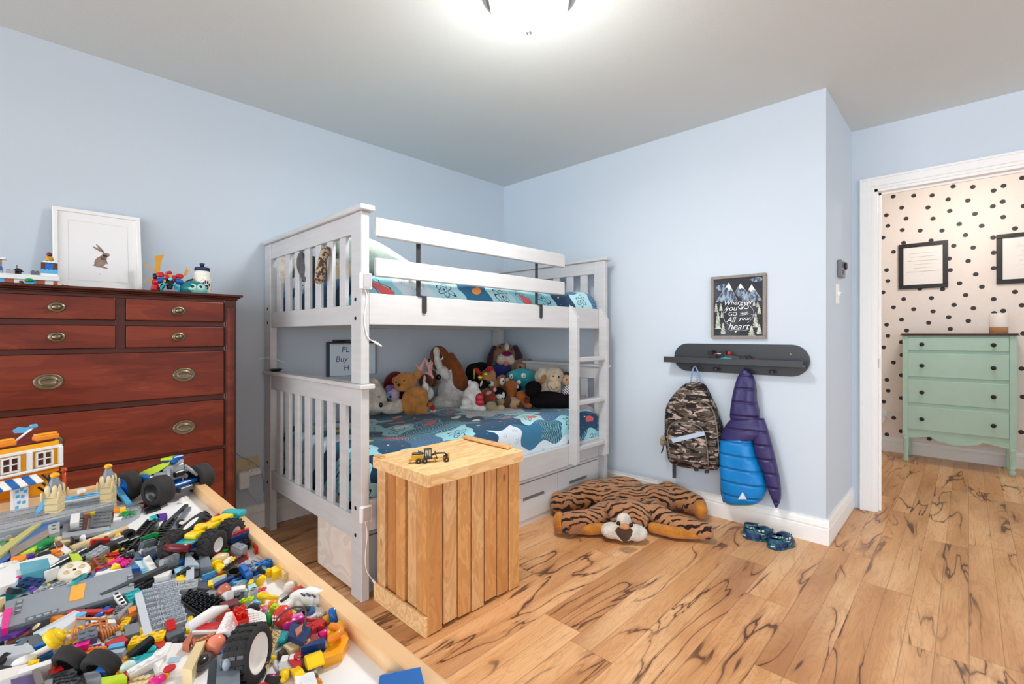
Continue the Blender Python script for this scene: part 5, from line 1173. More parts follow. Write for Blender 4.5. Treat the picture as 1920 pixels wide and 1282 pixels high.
# --- brick cafe
M, _ = frame((4, 962), (67, 945)); t = root('brick_cafe', 'orange toy brick cafe with white balcony and striped awning at the table edge', 'toy building', M.translation, 'orange brick cafe'); t.matrix_basis = M
def q(name, mb, m=None): return mb.build(name, m, t)
q('ground_floor', MB().use(LYO).box(.045, .088, .004, .055, 0, .062, .006, 3).box(-.10, .045, .03, .055, 0, .062, .001).use(LY).box(-.02, .02, .0, .02, 0, .012, .001))
q('upper_floor', MB().use(LYO).box(-.10, .090, -.004, .058, .066, .125, .001).use(LDR).box(-.10, .086, .0, .054, .1251, .130, .001))
mb = MB().use(LW)
mb.box(-.10, .094, -.012, -.004, .070, .075, .001).box(-.10, .094, -.008, -.004, .110, .116, .001)
for x in (-.02, .034, .086): mb.box(x, x+.008, -.011, -.004, .075, .112, .001)
for x in (-.006, .048):
    mb.box(x, x+.003, -.010, -.005, .078, .106).box(x+.026, x+.029, -.010, -.005, .078, .106).box(x, x+.029, -.010, -.005, .105, .108).box(x, x+.029, -.010, -.005, .077, .080).box(x, x+.029, -.010, -.006, .092, .094).box(x+.0135, x+.0155, -.010, -.006, .078, .106)
mb.use(LBR)
for x in (-.006, .048): mb.box(x+.003, x+.026, -.006, -.0035, .080, .105)
q('balcony_windows', mb)
for a_ in (.05, -.02): q('roof_crenel', MB().use(LO).box(a_, a_+.04, -.006, .01, .130, .140, .002).use(LYO).box(a_+.002, a_+.038, -.003, .008, .140, .144, .001))
mb = MB()
for i in range(8): mb.use(LW if i % 2 else LB).obox((-.045+i*.0125, -.018, .058), (.0123, .034, .003), Euler((.45, 0, 0)), .0005)
q('awning', mb)
mb = MB().use(LW).box(.004, .030, -.022, -.016, 0, .046, .001).use(LAZ)
for i, (a, b) in enumerate(((.009, .038), (.016, .040), (.022, .035), (.010, .028), (.018, .026), (.012, .016), (.020, .014), (.009, .007))): mb.box(a, a+.005, -.0226, -.022, b, b+.0055)
q('menu_sign', mb)
fl_ = q('flagpole', MB().tube([(.018, .01, .130), (.058, .014, .160)], .0022, 8), LW)
q2 = MB().prism([(0, 0), (-.012, -.004), (-.024, 0), (-.034, -.006), (-.030, -.012), (-.014, -.014), (-.004, -.012)], -.001, .001, lambda a, b, c: (.056+a, .014+c, .163+b)).box(.05, .062, .010, .018, .156, .164, .002); q2.build('flag', LAZ, fl_)
q('scalloped_trim', MB().use(LO).box(-.10, .088, -.008, -.002, .060, .0665, .001))
tb_ = pos(92, 946)
def up(dx, h): return tb_+_RT*dx+Vector((0, 0, h))
place('bare_tree', MB().use(LBK).tube([up(0, 0), up(.002, .062)], .003, 6).tube([up(0, .022), up(-.022, .036)], .0022, 6).tube([up(0, .032), up(-.018, .050)], .0022, 6).tube([up(0, .042), up(.012, .054)], .002, 6).tube([up(0, .05), up(-.014, .062)], .002, 6), 'black bare toy tree between the orange brick cafe and the tan towers', 'toy tree')
place('toy_lance', MB().use(P((190, 70, 30))).tube([pos(120, 940), pos(120, 940)+Vector((0, 0, .064))], .0035, 8).lathe([(.006, 0), (.005, .004), (.003, .007)], pos(120, 940)+Vector((0, 0, .064)), n=8), 'reddish toy post standing behind the nearer tan tower', 'toy post')
# --- bridge with towers
t = root('brick_bridge', 'long grey toy brick bridge with light blue rails below the cafe', 'toy bridge', pos(100, 970), 'grey brick bridge')
C1 = [(-40, 968), (205, 922), (214, 945), (-20, 1004)]
mb = slabq(MB(), C1, .004, .020, LG); gridq(mb, C1, 40, 4, .020, .0024, .0014, LG); sub(t, 'deck', mb)
sub(t, 'side_strip', slabq(MB(), [(-20, 1004), (214, 945), (212, 955), (-14, 1016)], 0, .008, DG))
for dy, m in ((0, LAZ), (5, LAZ), (9, LW)): sub(t, 'rail', MB().tube([pos(108, 936+dy, .028), pos(197, 922+dy*.7, .028)], .0030, 8), m)
sub(t, 'rail_cap', MB().use(LW).lathe([(.007, 0), (.007, .012)], pos(153, 928, .024), n=12).use(P((196, 140, 50))).lathe([(.006, .0), (.005, .002)], pos(153, 928, .036), n=12))
def tower(px, py, h, w, label, lm):
    b = pos(px, py); t = root('tan_tower', label, 'toy tower', b, lm, R(-30))
    mb = MB()
    for k in range(5): mb.box(-w/2, w/2, -w/2, w/2, k*h/5, (k+1)*h/5-.0004, .001)
    mb.build('column', LT, t)
    pm = MB()
    for s in (-1, 1):
        for a in (0, PI/2):
            m4 = Matrix.Rotation(a, 4, 'Z')
            for k in (-.25, .25): pm.ell(m4 @ Vector((s*w*.48, k*w, h+.001)), (w*.10, w*.24, .011), Euler((0, 0, a)), 10, 8)
    for a in range(4):
        v = Matrix.Rotation(a*PI/2+PI/4, 4, 'Z') @ Vector((w*.86, 0, h*.86)); pm.ell(v*1, (w*.12, w*.12, .010), None, 10, 8)
    pm.build('petal', LT, t)
    MB().lathe([(w*.62, h), (w*.52, h+.010), (w*.30, h+.022), (w*.26, h+.024)], n=4).build('spire', P((130, 138, 150)), t)
    MB().lathe([(w*.22, h+.024), (w*.36, h+.028), (w*.3, h+.031), (w*.1, h+.033)], n=8).build('finial', LYO, t)
tower(103, 979, .060, .021, 'tan toy tower with grey spire in front of the cafe', 'tan tower by the cafe')
tower(203, 957, .060, .020, 'tan toy tower with grey spire beside the blue-rimmed buggy wheel', 'tan tower by the buggy')
def bar(name, a, b, za, zb, w, m, label, cat='toy piece', lm=None, n=4, studs=0):
    pa, pb = pos(*a)+Vector((0, 0, za)), pos(*b)+Vector((0, 0, zb)); d = (pb-pa); L_ = d.length
    mt = Matrix.Translation(pa) @ d.to_track_quat('X', 'Z').to_matrix().to_4x4(); mb = MB()
    mb.box(0, L_, -w/2, w/2, 0, min(w, .007), .0008)
    for k in range(studs): mb.cyl((L_*(k+.5)/studs, 0, min(w, .007)), (L_*(k+.5)/studs, 0, min(w, .007)+.0016), .0024, n=8)
    mb.bm.transform(mt); return place(name, mb, label, cat, m, lm=lm)
bar('toy_strap', (54, 1004), (90, 955), .006, .026, .008, LAZ, 'light blue ribbed bar leaning against the tan tower by the cafe')
bar('toy_strap', (244, 954), (219, 938), .002, .024, .010, LAZ, 'light blue ribbed bar sloping down from the tan tower by the buggy')
# ship lying under the bridge
C2 = [(0, 1045), (115, 985), (112, 1003), (10, 1062)]
t = root('toy_ship', 'blue and grey toy boat hull with silver foil lying below the bridge', 'toy boat', pos(60, 1010), 'blue boat hull')
sub(t, 'hull', slabq(MB(), [(-10, 1058), (88, 972), (108, 978), (12, 1050)], 0, .016, LB)); sub(t, 'yellow_strip', slabq(MB(), [(-5, 1030), (60, 985), (80, 978), (0, 1042)], .014, .020, P((190, 186, 110))))
sub(t, 'foil_bow', slabq(MB(), [(18, 1030), (92, 990), (96, 1001), (22, 1044)], .0, .018, plain((150, 146, 144), .2, .25, metal=.6)))
sub(t, 'keel', slabq(MB(), [(4, 1020), (110, 1000), (108, 1009), (6, 1027)], 0, .010, LBK))
mb = slabq(MB(), [(90, 984), (112, 978), (112, 996), (92, 1002)], 0, .020, LG); gridq(mb, [(94, 984), (108, 980), (108, 992), (94, 998)], 1, 2, .020, .003, .0006, LBK); sub(t, 'technic_end', mb)
# --- vehicle deck
C3 = [(118, 964), (268, 946), (208, 992), (116, 1006)]
t = root('toy_deck', 'grey toy vehicle deck with dark grille beside the tan towers', 'toy vehicle', pos(190, 975), 'grey vehicle deck')
sub(t, 'base_plate', slabq(MB(), [(120, 960), (270, 944), (262, 962), (208, 994), (116, 1009)], 0, .008, LG))
mb = slabq(MB(), [(172, 958), (212, 955), (207, 984), (170, 988)], .008, .0125, DG); gridq(mb, [(176, 958), (210, 956), (206, 980), (174, 984)], 4, 4, .0125, .0024, .0015, DG); sub(t, 'dark_plate', mb)
mb = slabq(MB(), [(130, 966), (158, 962), (155, 992), (128, 996)], .008, .010, DG)
for k in range(6): mb.use(LG).tube([B4([(130, 966), (158, 962), (155, 992), (128, 996)], .05, (k+.5)/6, .012), B4([(130, 966), (158, 962), (155, 992), (128, 996)], .95, (k+.5)/6, .012)], .0010, 5)
sub(t, 'grille', mb)
sub(t, 'brown_post', slabq(MB(), [(160, 962), (166, 961), (162, 992), (156, 993)], .008, .014, LBR))
mb = slabq(MB(), [(236, 953), (270, 946), (240, 968), (228, 972)], .008, .0115, LG); gridq(mb, [(236, 953), (268, 947), (244, 966), (230, 970)], 4, 3, .0115, .0024, .0015, LG); sub(t, 'light_plate', mb)
mb = slabq(MB(), [(215, 958), (238, 956), (228, 972), (212, 976)], .008, .0118, LW)
for k in range(3):
    for j in range(2): mb.use(P((214, 190, 190))).obox(B4([(215, 958), (238, 956), (228, 972), (212, 976)], .25+.25*k, .3+.35*j, .0122), (.0045, .0045, .0006), None)
sub(t, 'printed_tile', mb); sub(t, 'white_tile', slabq(MB(), [(133, 964), (150, 961), (148, 978), (131, 981)], .010, .020, LW))
sub(t, 'front_rail', slabq(MB(), [(117, 1000), (205, 986), (206, 993), (116, 1009)], .008, .014, LG))
for k, (a, m) in enumerate((((158, 957), LNO), ((168, 955), LY), ((213, 952), LO), ((225, 951), LY))): sub(t, 'edge_block', slabq(MB(), [(a[0], a[1]), (a[0]+11, a[1]-2), (a[0]+11, a[1]+5), (a[0], a[1]+7)], .008, .016, m))
def leaf_plant(px, py, label, lm, m=LGR, s=1, z=.012):
    mb = MB(); c = pos(px, py)+Vector((0, 0, z))
    mb.lathe([(.003, -z), (.003, .004)], c, n=8)
    for k in range(6):
        a = k*PI/3+.3; d = Vector((math.cos(a), math.sin(a), 0)); n_ = Vector((-d.y, d.x, 0)); L_ = .014*s
        for i in range(4):
            w = (.0045, .005, .004, .0015)[i]*s; p0 = c+d*L_*i/4+Vector((0, 0, .003*math.sin(i))); p1 = c+d*L_*(i+1.1)/4+Vector((0, 0, .003*math.sin(i+1)))
            mb.rings([[p0-n_*w, p0+n_*w, p1+n_*w*.3, p1-n_*w*.3], [v+Vector((0, 0, .0015)) for v in (p0-n_*w, p0+n_*w, p1+n_*w*.3, p1-n_*w*.3)]], True, False)
    return place('toy_plant', mb, label, 'toy plant', m, lm=lm)
leaf_plant(238, 976, 'green spiky toy leaf piece on the grey vehicle deck', 'green deck plant', LGR, 1.1)
# --- off-road buggy
ra, rb_, fa = pos(297, 947), pos(357, 919), pos(233, 939)
ax = (fa-ra).normalized(); t = root('toy_buggy', 'blue and lime off-road toy buggy with wide black tyres', 'toy buggy', ra, 'blue and lime buggy'); wy = (rb_-ra).length
t.rotation_euler = (0, 0, math.atan2(ax.y, ax.x)); lw = (fa-ra).length; sd = 1 if (Matrix.Rotation(-t.rotation_euler[2], 4, 'Z') @ (rb_-ra)).y > 0 else -1
def q(name, mb, m=None, par=None): return mb.build(name, m, par or t)
def tyre_mesh(mb, c, r, w, axis=(0, 1, 0), lug=0, m=None, hubm=None, n=28, hub=.55):
    mb.use(m or RUB)
    mb.lathe([(r*hub, -w*.45), (r*.84, -w*.5), (r*.97, -w*.42), (r, -w*.25), (r, w*.25), (r*.97, w*.42), (r*.84, w*.5), (r*hub, w*.45)], c, axis, n, False)
    q_ = Vector((0, 0, 1)).rotation_difference(Vector(axis)); c = Vector(c)
    if lug:
        for k in range(lug):
            a = 2*PI*k/lug
            for s in (-1, 1):
                v = q_ @ Vector((r*1.01*math.cos(a+s*.06), r*1.01*math.sin(a+s*.06), s*w*.22)); mb.obox(c+v, (r*.10, r*.13, w*.46), q_.to_matrix().to_4x4().to_quaternion() @ Euler((0, 0, a)).to_quaternion() @ Euler((s*.45, 0, 0)).to_quaternion(), 0)
    else:
        for k in range(-2, 3): mb.lathe([(r*1.0, k*w*.1-.0006), (r*1.012, k*w*.1), (r*1.0, k*w*.1+.0006)], c, axis, n, False)
    if hubm:
        mb.use(hubm); mb.lathe([(r*hub*1.02, -w*.42), (r*hub*.92, -w*.44), (r*hub*.8, -w*.2), (r*.12, -w*.16), (.0003, -w*.16)], c, axis, n, False).lathe([(r*hub*1.02, w*.42), (r*hub*.92, w*.44), (r*hub*.8, w*.2), (r*.12, w*.16), (.0003, w*.16)], c, axis, n, False)
    return mb
wr = .030
for x, y, hm in ((0, 0, LBK), (0, sd*wy, LBK), (lw, sd*wy*.86, LB), (lw, sd*wy*.06, LB)): q('wheel', tyre_mesh(MB(), (x, y, wr), wr, .034 if x == 0 else .028, (0, 1, 0), 0, RUB, hm, 28, .62))
yc = sd*wy/2
q('chassis', MB().use(DG).box(-.02, lw+.012, yc-.014, yc+.014, .016, .026, .001).use(LB).box(.02, lw-.01, yc-.026, yc+.026, .022, .050, .004))
q('rear_axle_beam', MB().use(LB).box(-.010, .004, min(.012*sd, sd*(wy-.012)), max(.012*sd, sd*(wy-.012)), .026, .034, .002))
mb = MB().use(LIM)
mb.rings([[Vector((x, yc-w, z0)), Vector((x, yc+w, z0)), Vector((x, yc+w*.6, z1)), Vector((x, yc-w*.6, z1))] for x, w, z0, z1 in ((lw+.022, .010, .036, .042), (lw-.01, .020, .040, .056), (.036, .020, .058, .074), (.012, .016, .074, .086))], True, False); q('hood', mb)
q('cockpit', MB().use(LBK).rings([[Vector((x, yc-w, z0)), Vector((x, yc+w, z0)), Vector((x, yc+w*.7, z1)), Vector((x, yc-w*.7, z1))] for x, w, z0, z1 in ((lw-.004, .024, .032, .046), (.030, .024, .040, .062))], True, False).use(LDB).box(.008, .036, yc-.013, yc+.013, .074, .082, .002))
for s in (-1, 1): q('headlamp', MB().use(LBK).lathe([(.007, 0), (.007, .005)], (lw+.016, yc+s*.008, .042), (1, 0, .35), 14).use(WH).lathe([(.0055, .005), (.004, .006), (.001, .0062)], (lw+.016, yc+s*.008, .042), (1, 0, .35), 14))
for s in (-1, 1):
    q('side_panel', MB().use(LY if s < 0 else LIM).obox((lw-.035, yc+s*.030, .026), (.036, .007, .007), Euler((0, .15, 0)), .002).obox((lw-.05, yc+s*.030, .034), (.008, .006, .014), None, .002))
    q('shock', MB().use(LG).tube([(.040, yc+s*.020, .052), (.004, yc+s*.022, .056)], .0055, 10).tube([(.010, yc+s*.018, .064), (-.010, yc+s*.034, .040)], .004, 8))
    q('white_beam', MB().use(LW).obox((.03, yc+s*.028, .042), (.036, .005, .010), Euler((0, -.35, 0)), .004, 2).use(LBK).obox((.03, yc+s*.0282, .042), (.02, .0055, .003), Euler((0, -.35, 0))))
q('engine_block', MB().use(LG).box(.004, .032, yc-.015, yc+.015, .040, .072, .003).tube([(.012, yc, .07), (-.006, yc, .08)], .004, 8).use(LBK).box(-.002, .010, yc-.012, yc+.012, .046, .058, .002))
q('roof', MB().use(LIM).obox((.022, yc, .084), (.036, .026, .006), Euler((0, .15, 0)), .002).use(LB).box(.002, .012, yc-.012, yc+.012, .076, .090, .002).use(LBR).tube([(.0, yc, .086), (-.030, yc, .090)], .0016, 6))
place('toy_plate', slabq(slabq(MB(), [(270, 954), (298, 944), (302, 952), (274, 961)], 0, .004, LBK), [(246, 948), (276, 938), (278, 944), (250, 955)], 0, .006, LDR), 'black and maroon plates half under the near rear buggy wheel', 'toy piece')
place('toy_brick', brick(MB(), 0, 0, 0, 2, 1, 3, True, LW).bm and (lambda mb: (mb.bm.transform(frame((342, 944), (356, 938))[0]), mb)[1])(brick(MB(), 0, 0, 0, 2, 1, 3, True, LW)), 'white brick alone on the empty white corner behind the tractor tyre', 'toy brick', None, None, 'lone white brick')
place('toy_gem_plate', slabq(slabq(MB(), [(280, 968), (296, 963), (300, 970), (286, 975)], 0, .006, LTL), [(292, 964), (312, 961), (314, 967), (298, 973)], 0, .006, LPU), 'teal and purple piece alone on the white top behind the black grilles', 'toy piece', None, None, 'teal and purple piece')
# --- big-tyre truck
ca_, cb_ = pos(344, 1018, .034), pos(436, 966, .034); ca_.z = cb_.z = TZ; dx = (cb_-ca_); t = root('toy_monster_truck', 'yellow and teal toy truck chassis on four chunky tractor tyres', 'toy truck', ca_, 'big-tyre yellow truck', math.atan2(dx.y, dx.x)); LL = dx.length
q('chassis', MB().use(LTL).box(-.004, LL, -.013, .013, .028, .034, .001).use(LDB).box(-.006, LL-.01, -.016, -.012, .026, .034).box(-.006, LL-.01, .012, .016, .026, .034))
q('yellow_body', MB().use(LY).box(.012, LL-.01, -.010, .010, .034, .042, .003, 2).lathe([(.010, .0), (.008, .006)], (.035, 0, .042), n=14).lathe([(.008, .0), (.007, .004)], (.07, 0, .042), n=14))
q('front_bumper', MB().use(LDR).tube([(-.010, -.018, .032), (-.016, 0, .034), (-.010, .018, .032)], .006, 10))
q('tail_plate', MB().use(LTL).box(LL-.006, LL+.014, -.018, .018, .030, .042, .005, 2))
q('side_rail', MB().use(LR).tube([(LL*.55, .016, .036), (LL*.95, .022, .036)], .003, 8))
for x, y in ((.016, .028), (LL*.60, -.028), (.024, -.028)): q('tractor_tyre', tyre_mesh(MB(), (x, y, .0225), .022, .024, (0, 1, 0), 16, RUB, LW, 26, .5))
q('tractor_tyre', tyre_mesh(MB(), (LL*.66, .040, .026), .026, .024, (-.35, .45, .82), 16, RUB, LW, 26, .55))
# --- black grilles and small car
def ladder(a, b, w, z, label, lm, m=LBK, n=14):
    M_, L_ = frame(a, b); mb = MB().use(m).box(0, L_, -w/2, -w/2+.003, 0, z, .0005).box(0, L_, w/2-.003, w/2, 0, z, .0005).box(0, L_, -w/2, w/2, 0, .002)
    for k in range(n): mb.box(L_*(k+.25)/n, L_*(k+.7)/n, -w/2+.003, w/2-.003, .002, z*.8)
    mb.bm.transform(M_); return place('toy_grille', mb, label, 'toy piece', None, lm=lm)
ladder((226, 1048), (284, 982), .014, .010, 'long black ladder-like grille in front of the green deck plant', 'long black ladder')
ladder((252, 1036), (292, 988), .010, .012, 'narrow black rail beside the long black ladder', None)
ladder((292, 1028), (322, 982), .020, .012, 'wide black tread plate behind the big-tyre truck nose', 'black tread plate', LBK, 9)
bar('toy_beam', (312, 1022), (354, 966), .004, .010, .009, DG, 'dark grey beam lying along the wide black tread plate', lm='dark grey beam')
bar('toy_beam', (300, 1000), (350, 962), .002, .012, .007, LBK, 'black beam pointing to the lone white brick', lm=None)
t = root('toy_car_chassis', 'small black toy car chassis with rubber wheels on the tan arm', 'toy car', pos(222, 1030), 'black car chassis'); d_ = pos(258, 1000)-pos(196, 1024); t.rotation_euler = (0, 0, math.atan2(d_.y, d_.x))
q('frame', MB().use(LBK).box(-.034, .030, -.008, .008, .004, .012, .001).box(-.02, .01, -.012, .012, .006, .016, .002).tube([(-.04, .004, .006), (-.075, .0, .002)], .004, 6).use(LG).box(-.006, .012, .004, .012, .012, .018, .001))
for x, y in ((-.018, .018), (.026, .016), (-.020, -.016)): q('wheel', tyre_mesh(MB(), (x, y, .0105), .0105, .010, (0, 1, 0), 0, RUB, LBK, 18, .5))
# --- tan arm, slippers, leaves
place('toy_arm', MB().use(LT).tube([pos(134, 1030, .006), pos(190, 1008, .010), pos(238, 990, .010)], [.007, .006, .005], 8), 'long tan curved arm lying below the grey vehicle deck', 'toy piece', None, None, 'long tan arm')
place('toy_slipper', MB().use(LT).ell(pos(112, 1014, .006), (.009, .016, .007), Euler((0, 0, .6)), 12, 8).ell(pos(122, 1018, .005), (.012, .008, .006), None, 12, 8), 'tan rounded piece at the corner of the grey vehicle deck', 'toy piece', None, None, 'tan rounded piece')
place('toy_leaf', MB().use(LGR).tube(cat_curve([pos(-8, 1060, .004), pos(40, 1042, .008), pos(75, 1022, .010), pos(104, 1012, .006)], 4), [.008]*13, 6).ell(pos(90, 1012, .010), (.014, .008, .005), None, 10, 6).ell(pos(64, 1030, .010), (.012, .010, .005), None, 10, 6), 'long green leafy toy branch behind the clear blue boat', 'toy plant', None, None, 'green leafy branch')
place('toy_leaf', MB().use(LGR).tube(cat_curve([pos(22, 1042, .006), pos(16, 1028, .016), pos(4, 1018, .010)], 4), [.004]*9, 6).tube(cat_curve([pos(-4, 1046, .004), pos(6, 1034, .014), pos(20, 1024, .012)], 4), [.004]*9, 6), 'curled green leaf tips at the end of the leafy branch', 'toy plant')
place('toy_flame', MB().use(LIM).tube([pos(38, 1044, .012), pos(56, 1036, .016), pos(70, 1022, .014)], [.005, .006, .001], 6), 'lime yellow spike lying on the green leafy branch', 'toy piece', None, None, 'lime spike')
place('toy_slide', slabq(slabq(slabq(MB(), [(100, 1018), (112, 1014), (134, 1032), (122, 1038)], 0, .010, LW), [(103, 1016), (111, 1013), (119, 1020), (110, 1025)], .010, .013, LDR), [(128, 1036), (142, 1030), (155, 1048), (138, 1056)], 0, .016, LIM), 'white red and lime slide piece beside the round white dish', 'toy piece', None, None, 'red and lime slide')
place('toy_flame', MB().use(LO).ell(pos(102, 1036, .006), (.014, .007, .006), Euler((0, 0, .3)), 10, 6).ell(pos(110, 1042, .006), (.008, .005, .005), None, 10, 6), 'orange flame piece between the green branch and the lime slide', 'toy piece', None, None, 'orange flame piece')
M_CLR = mat('clear_blue_plastic', (120, 206, 226), .08, trans=.55, ior=1.4, alpha=1)
t = root('toy_boat', 'clear blue and white toy boat near the black bars', 'toy boat', pos(50, 1080), 'clear blue boat')
sub(t, 'hull', slabq(MB(), [(-20, 1080), (108, 1046), (112, 1062), (0, 1120), (-20, 1125)], 0, .010, LTL)); sub(t, 'deck', slabq(MB(), [(-10, 1066), (94, 1038), (112, 1048), (98, 1058), (-10, 1100)], .010, .016, LW))
sub(t, 'cabin', slabq(MB(), [(36, 1056), (90, 1046), (94, 1062), (40, 1078)], .014, .026, M_CLR)); sub(t, 'bow', slabq(MB(), [(-12, 1072), (50, 1066), (28, 1092), (-12, 1106)], .012, .022, LW))
MB_ = MB().use(LPK).lathe([(.004, 0), (.003, .003)], pos(36, 1084, .020), n=10); sub(t, 'stud', MB_)
# --- dark wing with orange tile
t = root('toy_wing', 'wide flat grey wing piece with an orange tile', 'toy wing', pos(140, 1120), 'grey wing with orange tile')
CW = [(8, 1128), (246, 1062), (252, 1106), (14, 1176)]
sub(t, 'slab', slabq(MB(), CW, .004, .016, P((142, 150, 158)))); sub(t, 'orange_tile', slabq(MB(), [(134, 1098), (161, 1092), (156, 1121), (129, 1127)], .016, .0168, LYO))
sub(t, 'edge_strip', slabq(MB(), [(14, 1177), (252, 1107), (251, 1113), (14, 1184)], .0, .012, DG))
mb = slabq(MB(), [(238, 1080), (250, 1076), (252, 1096), (240, 1100)], .016, .0164, DG); gridq(mb, [(238, 1078), (250, 1075), (252, 1098), (240, 1102)], 1, 4, .016, .0026, .0016, LG); sub(t, 'stud_strip', mb)
mb = slabq(MB(), [(48, 1158), (110, 1140), (109, 1148), (48, 1168)], .0162, .0166, DG); gridq(mb, [(50, 1160), (110, 1142), (109, 1148), (50, 1167)], 4, 1, .016, .0026, .0016, LG); sub(t, 'stud_strip', mb)
mb = slabq(MB(), [(30, 1127), (44, 1123), (38, 1148), (26, 1152)], .0162, .0166, DG); gridq(mb, [(31, 1127), (44, 1123), (38, 1148), (27, 1152)], 1, 3, .016, .0026, .0016, LG); sub(t, 'stud_strip', mb)
mb = slabq(MB(), [(-10, 1136), (30, 1122), (26, 1130), (-10, 1146)], .004, .010, LG); gridq(mb, [(-10, 1137), (30, 1123), (26, 1130), (-10, 1146)], 4, 1, .010, .003, .0016, LG, True); sub(t, 'ring_strip', mb)
mb = slabq(MB(), [(62, 1108), (120, 1086), (124, 1093), (66, 1116)], .006, .013, LG); gridq(mb, [(64, 1109), (120, 1087), (124, 1093), (68, 1115)], 5, 1, .013, .003, .0016, LG, True); sub(t, 'ring_strip', mb)
place('toy_ribbon', slabq(MB(), [(8, 1142), (24, 1138), (14, 1176), (2, 1180)], .012, .020, LPK), 'magenta strip across the near end of the grey wing', 'toy piece', None, None, 'magenta strip')
bar('toy_beam', (0, 1124), (158, 1046), .004, .010, .011, P((64, 68, 74)), 'dark grey bar running from the white dish past the clear boat', lm='dark bar by the boat')
bar('toy_beam', (160, 1150), (312, 1086), .008, .014, .010, P((48, 51, 56)), 'charcoal bar along the near edge of the grey wing', lm='charcoal bar on the wing')
bar('toy_beam', (168, 1160), (330, 1078), .002, .006, .008, LBK, 'black bar tucked under the charcoal bar at the wing edge')
t = root('white_dish', 'round cream toy wheel disc with four holes beside the orange brick', 'toy disc', pos(138, 1076), 'cream wheel disc')
cD = pos(138, 1075, .008); sub(t, 'disc', MB().use(P((244, 238, 222))).lathe([(.001, 0), (.018, 0), (.0185, .004), (.016, .0075), (.001, .0065)], cD, (.1, -.35, .9), 26))
mb = MB().use(LT)
qd = Vector((0, 0, 1)).rotation_difference(Vector((.1, -.35, .9)))
for a in range(4): mb.lathe([(.0035, 0), (.0035, .0015), (.0022, .0015), (.0022, .0002)], cD+qd @ Vector((.0095*math.cos(a*PI/2+.4), .0095*math.sin(a*PI/2+.4), .0068)), (.1, -.35, .9), 12, False)
mb.use(LBK).obox(cD+qd @ Vector((0, 0, .007)), (.003, .003, .0008), qd); sub(t, 'hub', mb)
# --- inverted plates
def invplate(c, nu, nv, z, m, label, lm, lift=.0):
    mb = slabq(MB(), c, lift, lift+.0015, m)
    for k in range(4):
        a, b = c[k], c[(k+1) % 4]; ctr = (sum(p[0] for p in c)/4, sum(p[1] for p in c)/4)
        def ins(p): return (p[0]+(ctr[0]-p[0])*.035, p[1]+(ctr[1]-p[1])*.035)
        slabq(mb, [a, b, ins(b), ins(a)], lift, lift+z)
    gridq(mb, c, nu, nv, lift+.0015, .0031, z-.0018, m, True, 10); return place('toy_plate', mb, label, 'toy plate', None, None, lm)
invplate([(286, 1096), (329, 1086), (350, 1162), (308, 1178)], 5, 9, .006, P((190, 197, 206)), 'pale grey plate lying studs down with rows of hollow rings', 'pale grey upturned plate', .006)
invplate([(263, 1110), (286, 1104), (298, 1127), (272, 1134)], 4, 3, .006, P((190, 197, 206)), 'small pale grey upturned plate at the far corner of the ringed plate', None, .006)
invplate([(272, 1144), (302, 1137), (312, 1174), (284, 1186)], 4, 4, .006, P((190, 197, 206)), 'small pale grey upturned plate at the near corner of the ringed plate', None, .006)
place('toy_hinge', slabq(MB(), [(252, 1113), (266, 1108), (286, 1186), (270, 1192)], .004, .015, P((198, 204, 212))), 'pale grey ribbed strip along the side of the upturned plates', 'toy piece')
invplate([(353, 1107), (417, 1121), (379, 1153), (339, 1124)], 6, 4, .005, LBK, 'black upturned plate with hollow rings beside the pale grey one', 'black upturned plate', .010)
# --- white wing and red brick
CWH = [(404, 1188), (424, 1148), (470, 1140), (498, 1150), (500, 1164), (440, 1180)]
t = root('toy_wing_plate', 'white curved wing plate with dimples carrying a red brick', 'toy plate', pos(450, 1165), 'white wing plate')
mb = slabq(MB(), CWH, .012, .019, LW); gridq(mb, [(425, 1152), (490, 1146), (494, 1160), (412, 1182)], 8, 4, .019, .0022, .0010, LW); sub(t, 'plate', mb)
invplate([(436, 1146), (459, 1139), (467, 1158), (446, 1167)], 2, 2, .008, P((226, 58, 48)), 'red two by two brick lying upside down on the white wing plate', 'red upturned brick', .022)
# --- blue plate, tan plate, wheeled block and other near pieces
mb = slabq(MB(), [(437, 1184), (463, 1178), (440, 1220), (414, 1222)], .006, .012, LB); gridq(mb, [(437, 1184), (463, 1178), (446, 1206), (424, 1210)], 2, 4, .012, .0024, .0016, LB); place('toy_plate', mb, 'blue two-wide studded plate leaning below the white wing plate', 'toy plate', None, None, 'blue studded plate')
place('toy_horn', MB().use(LDB).tube([pos(428, 1190, .008), pos(410, 1200, .010)], [.009, .009], 10).use(P((240, 140, 110))).ell(pos(405, 1208, .010), (.010, .010, .010), None, 12, 8), 'dark blue and salmon rounded horn beside the blue studded plate', 'toy piece', None, None, 'salmon tipped horn')
mb = slabq(MB(), [(505, 1180), (527, 1182), (500, 1250), (482, 1246)], .004, .010, P((216, 190, 144))); gridq(mb, [(506, 1182), (525, 1184), (500, 1248), (484, 1244)], 2, 9, .010, .0030, .0018, P((216, 190, 144)), True); place('toy_plate', mb, 'long tan plate with hollow rings behind the white-hubbed tyre', 'toy plate', None, None, 'long tan ringed plate')
place('toy_wing', slabq(MB(), [(494, 1192), (500, 1196), (452, 1220), (446, 1216)], .0, .008, LR), 'red pointed wing between the blue plate and the tan ringed plate', 'toy piece', None, None, 'red pointed wing')
t = root('toy_wheel_block', 'dark grey toy axle block with one wide tyre and white hub', 'toy wheel', pos(430, 1250), 'wide tyre with white hub')
a_ = (pos(474, 1250)-pos(430, 1250)).normalized()
